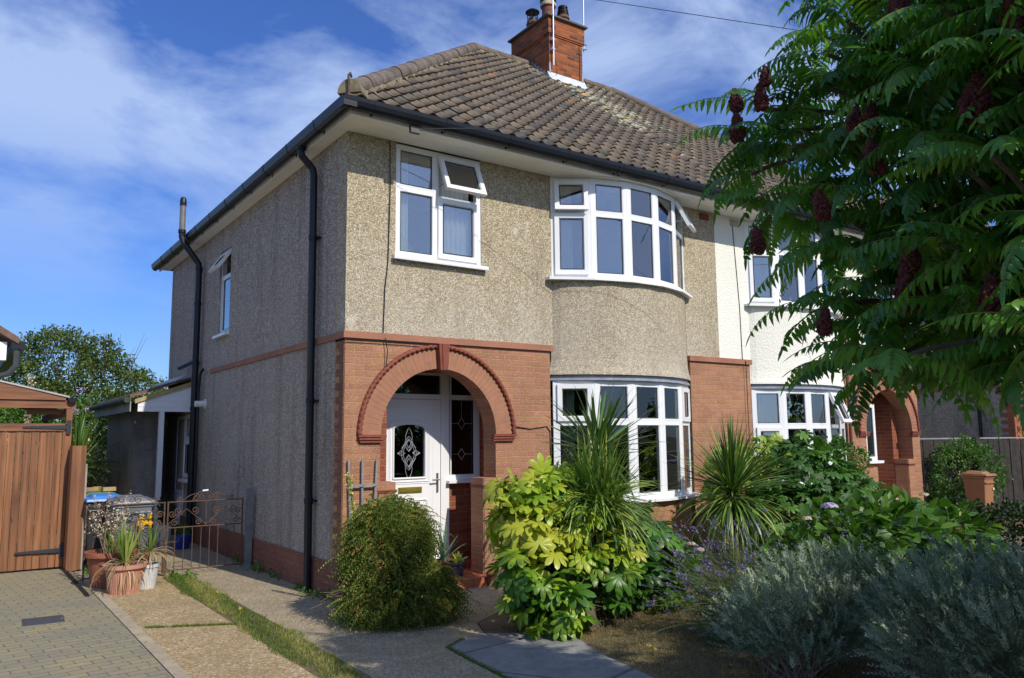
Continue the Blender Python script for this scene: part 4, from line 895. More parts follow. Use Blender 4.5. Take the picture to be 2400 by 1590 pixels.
# washed gravel concrete
def gravel(name, cols, sc=70, dark=.0, tone=(.2, .16, .11)):
    m = NT(name); v = m.vor(sc); v2 = m.vor(sc * 1.9); s1 = m.n('ShaderNodeSeparateColor'); m.l(v.outputs['Color'], s1.inputs[0])
    col = m.ramp(s1.outputs[0], cols); col = m.mix(m.ramp(v.outputs['Distance'], [(.45, 0.0), (.75, .75)]), col, tone)
    col = m.mix(m.ramp(m.noise(1.7, 6, rough=.65), [(.38, 0.0), (.7, .5)]), col, tuple(x * .75 for x in tone)); col = m.mix(m.ramp(m.noise(7, 5, rough=.7), [(.5, 0.0), (.75, .35)]), col, (.10, .095, .05))
    m.base(col); m.rough(.85); m.bump(m.math('SUBTRACT', 1.0, v.outputs['Distance']), .7, .008); return m.m
M['gravel'] = gravel('washed_gravel_concrete', [(0, (.20, .12, .05)), (.3, (.40, .27, .12)), (.6, (.50, .35, .17)), (.85, (.42, .34, .23)), (1, (.72, .66, .52))], 62, tone=(.30, .215, .10))
M['gravel2'] = gravel('worn_gravel_concrete', [(0, (.17, .13, .08)), (.3, (.33, .26, .155)), (.65, (.42, .34, .21)), (1, (.60, .53, .40))], 80, tone=(.27, .215, .13))
SX0, SX1 = -1.15, -.84
sheet('driveway', [(-1.87, -9), (SX0 + .0, -9), (SX0, 2.75), (-.95, 3.0), (-.95, 12), (-1.87, 12)], 0.0, 'gravel')
sheet('driveway_wheel_strip', [(SX1, -9), (.1, -9), (.1, -4.35), (-.12, -3.11), (-.07, -2.5), (-.03, -2.17), (.2, -2.02), (.465, -1.97), (.62, -1.6), (1.75, -.9), (1.75, -.005), (0.002, -.005), (0.002, 12), (-.94, 12), (-.94, 2.99), (SX1, 2.75)], 0.0, 'gravel2')
M['kerb'] = simple('pale_concrete_edge', (.42, .35, .24), .9, .25, 6, fine=60, bump=.4)
w = MB(); w.box(-1.965, -1.872, -9, 3.9, -.03, .008); structure(w.build('kerb_strip', 'kerb'))
sheet('soil_strip', [(SX0 + .001, -9), (SX1 - .001, -9), (SX1 - .001, 2.76), (-.951, 2.99), (SX0 + .001, 2.74)], -.004, simple('strip_soil', (.16, .12, .06), .95, .4, 9, fine=50))
# block paving
m = NT('block_paving'); b = m.n('ShaderNodeTexBrick'); mpv = m.mapped((1, 1, 1), rot=(0, 0, math.radians(-6)))
m.l(mpv, b.inputs['Vector']); b.offset = .5; b.offset_frequency = 2
for k, v in (('Scale', 1.0), ('Mortar Size', .0065), ('Mortar Smooth', .2), ('Brick Width', .205), ('Row Height', .105), ('Bias', .0)): b.inputs[k].default_value = v
b.inputs['Color1'].default_value = (.30, .265, .15, 1); b.inputs['Color2'].default_value = (.21, .20, .155, 1); b.inputs['Mortar'].default_value = (.085, .07, .035, 1)
col = m.mix(m.ramp(m.noise(9, 6, rough=.7), [(.36, 0.0), (.66, .7)]), b.outputs[0], (.27, .215, .10)); col = m.mix(m.ramp(m.noise(1.1, 4), [(.4, 0.0), (.7, .4)]), col, (.13, .14, .14))
col = m.mix(m.ramp(m.noise(60, 3), [(.45, 0.0), (.8, .4)]), col, (.36, .32, .24))
m.base(col); m.rough(.85); m.bump(m.math('ADD', m.math('MULTIPLY', b.outputs['Fac'], -1.2), m.noise(50, 4)), .5, .006); M['pavers'] = m.m
sheet('paved_driveway', [(-8, -9), (-1.972, -9), (-1.972, 4.28), (-8, 5.3)], 0.004, 'pavers')
w = MB()
for (x0, x1, y0, y1) in ((-2.72, -2.37, .76, 1.10),): w.poly([(-2.722, .765), (-2.386, .74), (-2.366, 1.075), (-2.705, 1.10)], [], lambda a, b, d: (a, b, d), .0, .009); w.poly([(-2.70, .785), (-2.405, .763), (-2.388, 1.055), (-2.688, 1.08)], [], lambda a, b, d: (a, b, d), .009, .011)
tag(w.build('drain_cover', simple('dark_steel_cover', (.055, .065, .08), .5, .3, 20)), 'dark rectangular metal cover set in the block paving', 'drain cover')
w = MB(); w.poly([(-2.075, 4.2), (-2.035, 4.2), (-2.03, 1.95), (-2.065, 1.95)], [], lambda a, b, d: (a, b, d), .0, .022)
for k in range(24): w.box(-2.07, -2.035, 2.0 + k * .09, 2.03 + k * .09, .022, .03)
tag(w.build('channel_drain', 'gasket'), 'thin black slotted drain beside the brown timber post', 'drain')
# slab path (blue-grey concrete) and dry lawn
m = NT('grey_concrete_slab'); c_ = m.mix(m.ramp(m.noise(3, 7, rough=.75), [(.35, 0.0), (.68, 1.0)]), (.17, .17, .17), (.31, .30, .275)); c_ = m.mix(m.ramp(m.noise(14, 5, rough=.7), [(.5, 0.0), (.72, .6)]), c_, (.12, .11, .09)); cv = m.vor(.55, feature='DISTANCE_TO_EDGE'); c_ = m.mix(m.ramp(cv.outputs['Distance'], [(.0, .8), (.012, 0.0)]), c_, (.04, .035, .03)); m.base(c_); m.rough(.85); m.bump(m.noise(80, 3), .5, .004); M['slab'] = m.m
sheet('path', [(.46, -1.985), (.215, -2.03), (-.015, -2.18), (-.055, -2.52), (-.105, -3.12), (.12, -4.36), (.9, -5.2), (1.1, -5.1), (.70, -3.75), (.83, -3.0), (1.0, -2.55), (.72, -2.15)], .005, 'slab')
m = NT('dry_soil'); m.base(m.mix(m.ramp(m.noise(4, 7, rough=.7), [(.35, 0.0), (.7, 1.0)]), (.10, .075, .045), (.19, .145, .085))); m.rough(.95); m.bump(m.noise(35, 5), .9, .02); M['soil'] = m.m
sheet('flower_bed_soil', [(1.08, -5.1), (.71, -3.75), (.84, -3.0), (1.01, -2.55), (.73, -2.15), (.47, -1.98), (.64, -1.6), (1.77, -.9), (1.77, -.02), (13, -.02), (13, -9), (4, -9)], -.0005, 'soil')
w = MB(); w.box(-300, 300, -16.2, -10.4, -.03, -.006); structure(w.build('road', simple('asphalt', (.05, .05, .052), .85, .3, 4, fine=60, bump=.4)))
w = MB(); w.box(-300, 300, -10.39, -10.25, -.03, .09); w.box(-300, 300, -16.35, -16.21, -.03, .09); structure(w.build('kerb', 'kerb'))
w = MB(); w.box(-300, 300, -10.24, -9.01, -.03, .08); w.box(-300, 300, -18, -16.36, -.03, .08); structure(w.build('pavement', 'concrete'))
# ================================================================ foliage tools (numpy)
def mesh_np(name, v, tris, mat, parent=None, tint=None, smooth=False, props=None):
    me = bpy.data.meshes.new(name); nv, nf = len(v), len(tris)
    me.vertices.add(nv); me.vertices.foreach_set('co', np.ascontiguousarray(v, 'f').ravel()); k = tris.shape[1]
    me.loops.add(nf * k); me.loops.foreach_set('vertex_index', tris.ravel().astype('i')); me.polygons.add(nf)
    me.polygons.foreach_set('loop_start', np.arange(0, nf * k, k, dtype='i')); me.polygons.foreach_set('loop_total', np.full(nf, k, 'i'))
    me.update(calc_edges=True); me.validate()
    if tint is not None: a = me.attributes.new('tint', 'FLOAT', 'POINT'); a.data.foreach_set('value', tint.astype('f'))
    return finish(me, name, mat, parent, smooth, props)
def norm(a): return a / np.maximum(np.linalg.norm(a, axis=-1, keepdims=True), 1e-9)
def frames(d, up):
    x = norm(d); y = norm(np.cross(up, x)); z = np.cross(x, y); return x, y, z
def rnd_dirs(n): v = RNG.normal(size=(n, 3)); return norm(v)
class Cloud:
    """collects instances of leaf templates into one mesh"""
    def __init__(s): s.v = []; s.f = []; s.t = []; s.n = 0
    def put(s, T, F, pos, d, up, L, W, tint, bend=None):
        n = len(pos); x, y, z = frames(d, up); L = np.broadcast_to(L, (n,)); W = np.broadcast_to(W, (n,)); k = len(T)
        tx = T[None, :, 0] * L[:, None]; ty = T[None, :, 1] * W[:, None]; tz = T[None, :, 2] * W[:, None]
        if bend is not None: tz = tz - (T[None, :, 0] ** 2) * (np.broadcast_to(bend, (n,)) * L)[:, None]
        P = pos[:, None, :] + tx[..., None] * x[:, None, :] + ty[..., None] * y[:, None, :] + tz[..., None] * z[:, None, :]
        s.v.append(P.reshape(-1, 3)); s.f.append((F[None] + (np.arange(n) * k)[:, None, None] + s.n).reshape(-1, 3)); s.t.append(np.repeat(np.broadcast_to(tint, (n,)), k)); s.n += n * k
    def raw(s, v, f, t):
        s.v.append(v); s.f.append(f + s.n); s.t.append(np.broadcast_to(t, (len(v),))); s.n += len(v)
    def strips(s, P, side, wd, tint):
        """P (n,m,3) centre lines, side (n,3) width direction, wd (n,m) half width"""
        n, m_, _ = P.shape; sd = side[:, None, :] if side.ndim == 2 else side
        A = P - sd * wd[..., None]; B = P + sd * wd[..., None]; v = np.stack([A, B], 2).reshape(n, m_ * 2, 3)
        f = []
        for i in range(m_ - 1): a = 2 * i; f += [(a, a + 1, a + 3), (a, a + 3, a + 2)]
        f = np.array(f); s.v.append(v.reshape(-1, 3)); s.f.append((f[None] + (np.arange(n) * m_ * 2)[:, None, None] + s.n).reshape(-1, 3)); s.t.append(np.repeat(np.broadcast_to(tint, (n,)), m_ * 2)); s.n += n * m_ * 2
    def build(s, name, mat, parent=None, smooth=False, props=None):
        return mesh_np(name, np.concatenate(s.v), np.concatenate(s.f), mat, parent, np.concatenate(s.t), smooth, props)
# templates: x along the leaf, y across, z up (folded on the midrib)
def leaf_t(ws, fold=.25):
    xs = [w[0] for w in ws]; v = []; f = []
    for x, w in ws: v += [(x, -w, fold * w), (x, 0, 0), (x, w, fold * w)]
    for i in range(len(ws) - 1):
        a = 3 * i
        for j in (0, 1): f += [(a + j, a + j + 1, a + j + 4), (a + j, a + j + 4, a + j + 3)]
    return np.array(v, float), np.array(f)
LANCE = leaf_t([(0, .02), (.2, .42), (.5, .5), (.8, .26), (1, .01)], .3)
OVAL = leaf_t([(0, .03), (.3, .46), (.65, .45), (1, .02)], .25)
SMALL = (np.array([(0, 0, 0), (.5, -.5, .12), (1, 0, 0), (.5, .5, .12)], float), np.array([(0, 1, 2), (0, 2, 3)]))
NEED = (np.array([(0, -.5, 0), (0, .5, 0), (.6, .45, .1), (1, 0, 0), (.6, -.45, .1)], float), np.array([(0, 1, 2), (0, 2, 4), (4, 2, 3)]))
def palm_t(n=8, spread=2.35, deep=.34):
    """lobed hand-shaped leaf: stalk at the origin, lobes fanning out"""
    v = [(0, 0, 0)]; f = []
    for k in range(n):
        a = -spread + 2 * spread * k / (n - 1); L = 1.0 - .30 * abs(a) / spread; c, s_ = math.cos(a), math.sin(a); h = spread / (n - 1) * .98
        pts = [(deep * math.cos(a - h) * L, deep * math.sin(a - h) * L, .0), (.68 * L * math.cos(a - h * .86), .68 * L * math.sin(a - h * .86), -.03), (.90 * L * math.cos(a - h * .45), .90 * L * math.sin(a - h * .45), -.10), (L * c, L * s_, -.15), (.90 * L * math.cos(a + h * .45), .90 * L * math.sin(a + h * .45), -.10), (.68 * L * math.cos(a + h * .86), .68 * L * math.sin(a + h * .86), -.03), (deep * math.cos(a + h) * L, deep * math.sin(a + h) * L, 0), (.62 * L * c, .62 * L * s_, .05)]
        o = len(v); v += pts; q = o + 7; f += [(0, o, q), (o, o + 1, q), (o + 1, o + 2, q), (o + 2, o + 3, q), (o + 3, o + 4, q), (o + 4, o + 5, q), (o + 5, o + 6, q), (o + 6, 0, q)]
    return np.array(v, float), np.array(f)
PALM = palm_t(); PALM7 = palm_t(7, 1.9)
def leafmat(name, stops, rough=.45, trans=.25, spec=.35, vein=False, tcol=None):
    m = NT(name); t = m.attr('tint'); n_ = m.noise(9, 3)
    c = m.ramp(m.math('ADD', t, m.math('MULTIPLY', m.math('SUBTRACT', n_, .5), .25)), stops); m.base(c); m.rough(rough); m.spec(spec)
    if trans:
        tr = m.n('ShaderNodeBsdfTranslucent'); m.l(m.mix(1.0, c, tcol or (1.5, 1.7, .6), 'MULTIPLY'), tr.inputs['Color']); mx = m.n('ShaderNodeMixShader'); mx.inputs[0].default_value = trans
        m.l(m.b.outputs[0], mx.inputs[1]); m.l(tr.outputs[0], mx.inputs[2]); m.l(mx.outputs[0], m.out.inputs[0])
    return m.m
LM = {}
LM['sumac'] = leafmat('sumac_leaf', [(0, (.032, .105, .018)), (.45, (.07, .20, .028)), (.8, (.145, .31, .042)), (.93, (.23, .35, .04)), (1, (.36, .24, .02))], .33, .36, .5)
LM['fatsia'] = leafmat('fatsia_leaf', [(0, (.012, .045, .010)), (.35, (.035, .11, .013)), (.6, (.09, .21, .02)), (.85, (.30, .42, .03)), (1, (.40, .42, .04))], .38, .25, .4)
LM['fatsia_d'] = leafmat('dark_fatsia_leaf', [(0, (.012, .045, .01)), (.55, (.04, .12, .018)), (1, (.12, .25, .035))], .5, .22, .35)
LM['varieg'] = leafmat('yellow_green_leaf', [(0, (.10, .22, .02)), (.5, (.28, .40, .05)), (1, (.55, .55, .15))], .4, .3, .4)
LM['cord'] = leafmat('cordyline_blade', [(0, (.03, .07, .02)), (.5, (.07, .15, .028)), (.85, (.18, .28, .04)), (1, (.34, .37, .09))], .4, .12, .45)
LM['dead'] = leafmat('dry_blade', [(0, (.16, .10, .05)), (.5, (.33, .24, .12)), (1, (.50, .41, .25))], .7, .15, .2)
LM['shrub'] = leafmat('cotoneaster_leaf', [(0, (.06, .09, .018)), (.45, (.13, .18, .035)), (.8, (.25, .30, .07)), (.94, (.36, .40, .11)), (1, (.42, .17, .05))], .5, .2, .25)
LM['hedge'] = leafmat('hedge_leaf', [(0, (.02, .06, .01)), (.5, (.06, .15, .02)), (1, (.16, .30, .04))], .45, .25, .35)
LM['bush'] = leafmat('bush_leaf', [(0, (.03, .06, .014)), (.5, (.085, .13, .03)), (1, (.20, .25, .06))], .5, .3, .3)
LM['darkhedge'] = leafmat('dark_hedge_leaf', [(0, (.01, .025, .008)), (.6, (.025, .05, .015)), (1, (.06, .09, .03))], .5, .15, .3)
LM['hyd'] = leafmat('hydrangea_leaf', [(0, (.03, .08, .012)), (.6, (.08, .18, .02)), (1, (.20, .33, .035))], .45, .25, .35)
LM['silver'] = leafmat('silver_leaf', [(0, (.05, .08, .042)), (.5, (.155, .215, .13)), (1, (.38, .45, .33))], .7, .15, .2, tcol=(1, 1.1, .9))
LM['lav'] = leafmat('lavender_stem', [(0, (.06, .10, .04)), (.6, (.13, .19, .08)), (1, (.22, .27, .12))], .6, .15, .2)
LM['purple'] = leafmat('lavender_flower', [(0, (.11, .085, .20)), (.6, (.20, .17, .36)), (1, (.34, .30, .52))], .7, .1, .1, tcol=(1, 1, 1.3))
LM['grass'] = leafmat('grass_blade', [(0, (.06, .11, .018)), (.4, (.13, .20, .03)), (.7, (.28, .28, .07)), (1, (.42, .36, .16))], .6, .25, .2)
LM['drygrass'] = leafmat('dry_grass_blade', [(0, (.10, .10, .035)), (.4, (.22, .18, .07)), (1, (.38, .30, .15))], .7, .2, .1)
LM['pale'] = leafmat('pale_flower', [(0, (.45, .36, .24)), (1, (.72, .66, .5))], .8, .2, .1, tcol=(1, 1, .9))
LM['mauve'] = leafmat('mauve_flower', [(0, (.42, .30, .55)), (1, (.72, .62, .85))], .7, .2, .1, tcol=(1, 1, 1))
LM['agave'] = leafmat('agave_leaf', [(0, (.05, .12, .09)), (1, (.12, .24, .17))], .45, .1, .4)
M['bark'] = simple('grey_brown_bark', (.13, .10, .075), .9, .45, 14, fine=60, bump=.6)
M['bark_d'] = simple('dark_bark', (.07, .052, .038), .9, .45, 14, fine=60, bump=.5)
M['twig'] = simple('dry_twig', (.22, .16, .11), .9, .4, 20)

def ellipsoids(ells, n, depth=.35, up_bias=0.0):
    """points spread through the outer part of a union of ellipsoids, with outward normals"""
    E = np.array(ells, float); vol = E[:, 3] * E[:, 4] + E[:, 4] * E[:, 5] + E[:, 3] * E[:, 5]; P = []; Nn = []
    tot = 0
    while tot < n:
        k = RNG.choice(len(E), size=n, p=vol / vol.sum()); d = rnd_dirs(n); r = 1 - depth * RNG.rand(n) ** 1.6
        p = E[k, :3] + d * E[k, 3:6] * r[:, None]; ok = p[:, 2] > .01
        for e in E:
            q = np.linalg.norm((p - e[:3]) / e[3:6], axis=1); ok &= q > (1 - depth) * .93
        nn_ = norm(d / E[k, 3:6]); P.append(p[ok]); Nn.append(nn_[ok]); tot += ok.sum()
    return np.concatenate(P)[:n], np.concatenate(Nn)[:n]
def clump_tint(p, sc=2.2, lo=.1, hi=.8):
    a = np.sin(p[:, 0] * sc * 2.1 + 1.3) * np.sin(p[:, 1] * sc * 1.7 + .4) * np.sin(p[:, 2] * sc * 2.3 + 2.1)
    return np.clip(lo + (hi - lo) * (.5 + .35 * a + RNG.normal(0, .16, len(p))), 0, .98)
def leafy(name, ells, n, mat, L, W, parent=None, T=OVAL, depth=.35, spread=.8, tint=(.1, .85), props=None, cluster=None, droop=0.0, up=.3):
    """a crown of leaves; cluster=(count, radius) first scatters twig ends, then leaves around them"""
    if cluster:
        c, r = cluster; cp, cn = ellipsoids(ells, max(8, n // c), depth); pos = np.repeat(cp, c, 0)[:n] + rnd_dirs(len(np.repeat(cp, c, 0)[:n])) * (RNG.rand(len(np.repeat(cp, c, 0)[:n]), 1) ** .6) * r; nr = np.repeat(cn, c, 0)[:n]
    else: pos, nr = ellipsoids(ells, n, depth)
    pos[:, 2] = np.maximum(pos[:, 2], .012)
    n = len(pos); d = norm(nr + rnd_dirs(n) * spread + np.array([0, 0, -droop])); u = norm(nr * .4 + np.array([0, 0, up]) + rnd_dirs(n) * .7)
    C = Cloud(); C.put(T[0], T[1], pos, d, u, L * RNG.uniform(.65, 1.25, n), W * RNG.uniform(.7, 1.2, n), clump_tint(pos, 2.2, *tint), bend=RNG.uniform(0, .35, n))
    return C.build(name, LM[mat] if isinstance(mat, str) else mat, parent, props=props)
def trunk(name, parent, base, tips, r0=.05, mat='bark', fork=.35, jit=.05):
    w = MB(); b = Vector(base); c = sum((Vector(t) for t in tips), Vector()) / len(tips); f = b.lerp(c, fork); f.x = b.x * .6 + f.x * .4; f.y = b.y * .6 + f.y * .4
    w.tube([b, b.lerp(f, .5) + Vector(RNG.uniform(-jit, jit, 3)), f], [r0, r0 * .85, r0 * .75], 8)
    for t in tips:
        t = Vector(t); m1 = f.lerp(t, .35) + Vector(RNG.uniform(-jit, jit, 3)); m2 = f.lerp(t, .7) + Vector(RNG.uniform(-jit, jit, 3)); w.tube([f, m1, m2, t], [r0 * .6, r0 * .42, r0 * .28, r0 * .12], 6)
    return w.build(name, mat, parent)
def blades(C, c, n, L, W, th=(0, 1.4), bend=1.0, tint=(.1, .9), m=7, az=None, cj=.02):
    """sword leaves from c: th = angle from vertical range; bend = droop"""
    a = RNG.uniform(0, 2 * PI, n) if az is None else RNG.uniform(az[0], az[1], n); t = RNG.uniform(th[0], th[1], n); Ln = L * RNG.uniform(.7, 1.1, n)
    h = np.stack([np.cos(a), np.sin(a), 0 * a], 1); s = np.linspace(0, 1, m)[None, :]
    ang = t[:, None] + bend * (t[:, None] / 1.5 + .15) * s ** 1.5 * RNG.uniform(.5, 1.3, n)[:, None]
    dr = np.sin(ang)[..., None] * h[:, None, :] + np.cos(ang)[..., None] * np.array([0, 0, 1.0]); st = (Ln / (m - 1))[:, None, None]
    P = np.concatenate([np.zeros((n, 1, 3)), np.cumsum(dr[:, :-1] * st, 1)], 1) + np.array(c)[None, None, :] + RNG.uniform(-cj, cj, (n, 1, 3))
    prof = np.interp(np.linspace(0, 1, m), [0, .15, .5, .85, 1], [.55, .9, 1, .5, .03]); side = norm(np.cross(h, np.array([0, 0, 1.0])) + RNG.normal(0, .35, (n, 3)))
    P[..., 2] = np.maximum(P[..., 2], .012)
    C.strips(P, side, W * .5 * prof[None, :] * np.ones((n, 1)), RNG.uniform(tint[0], tint[1], n))
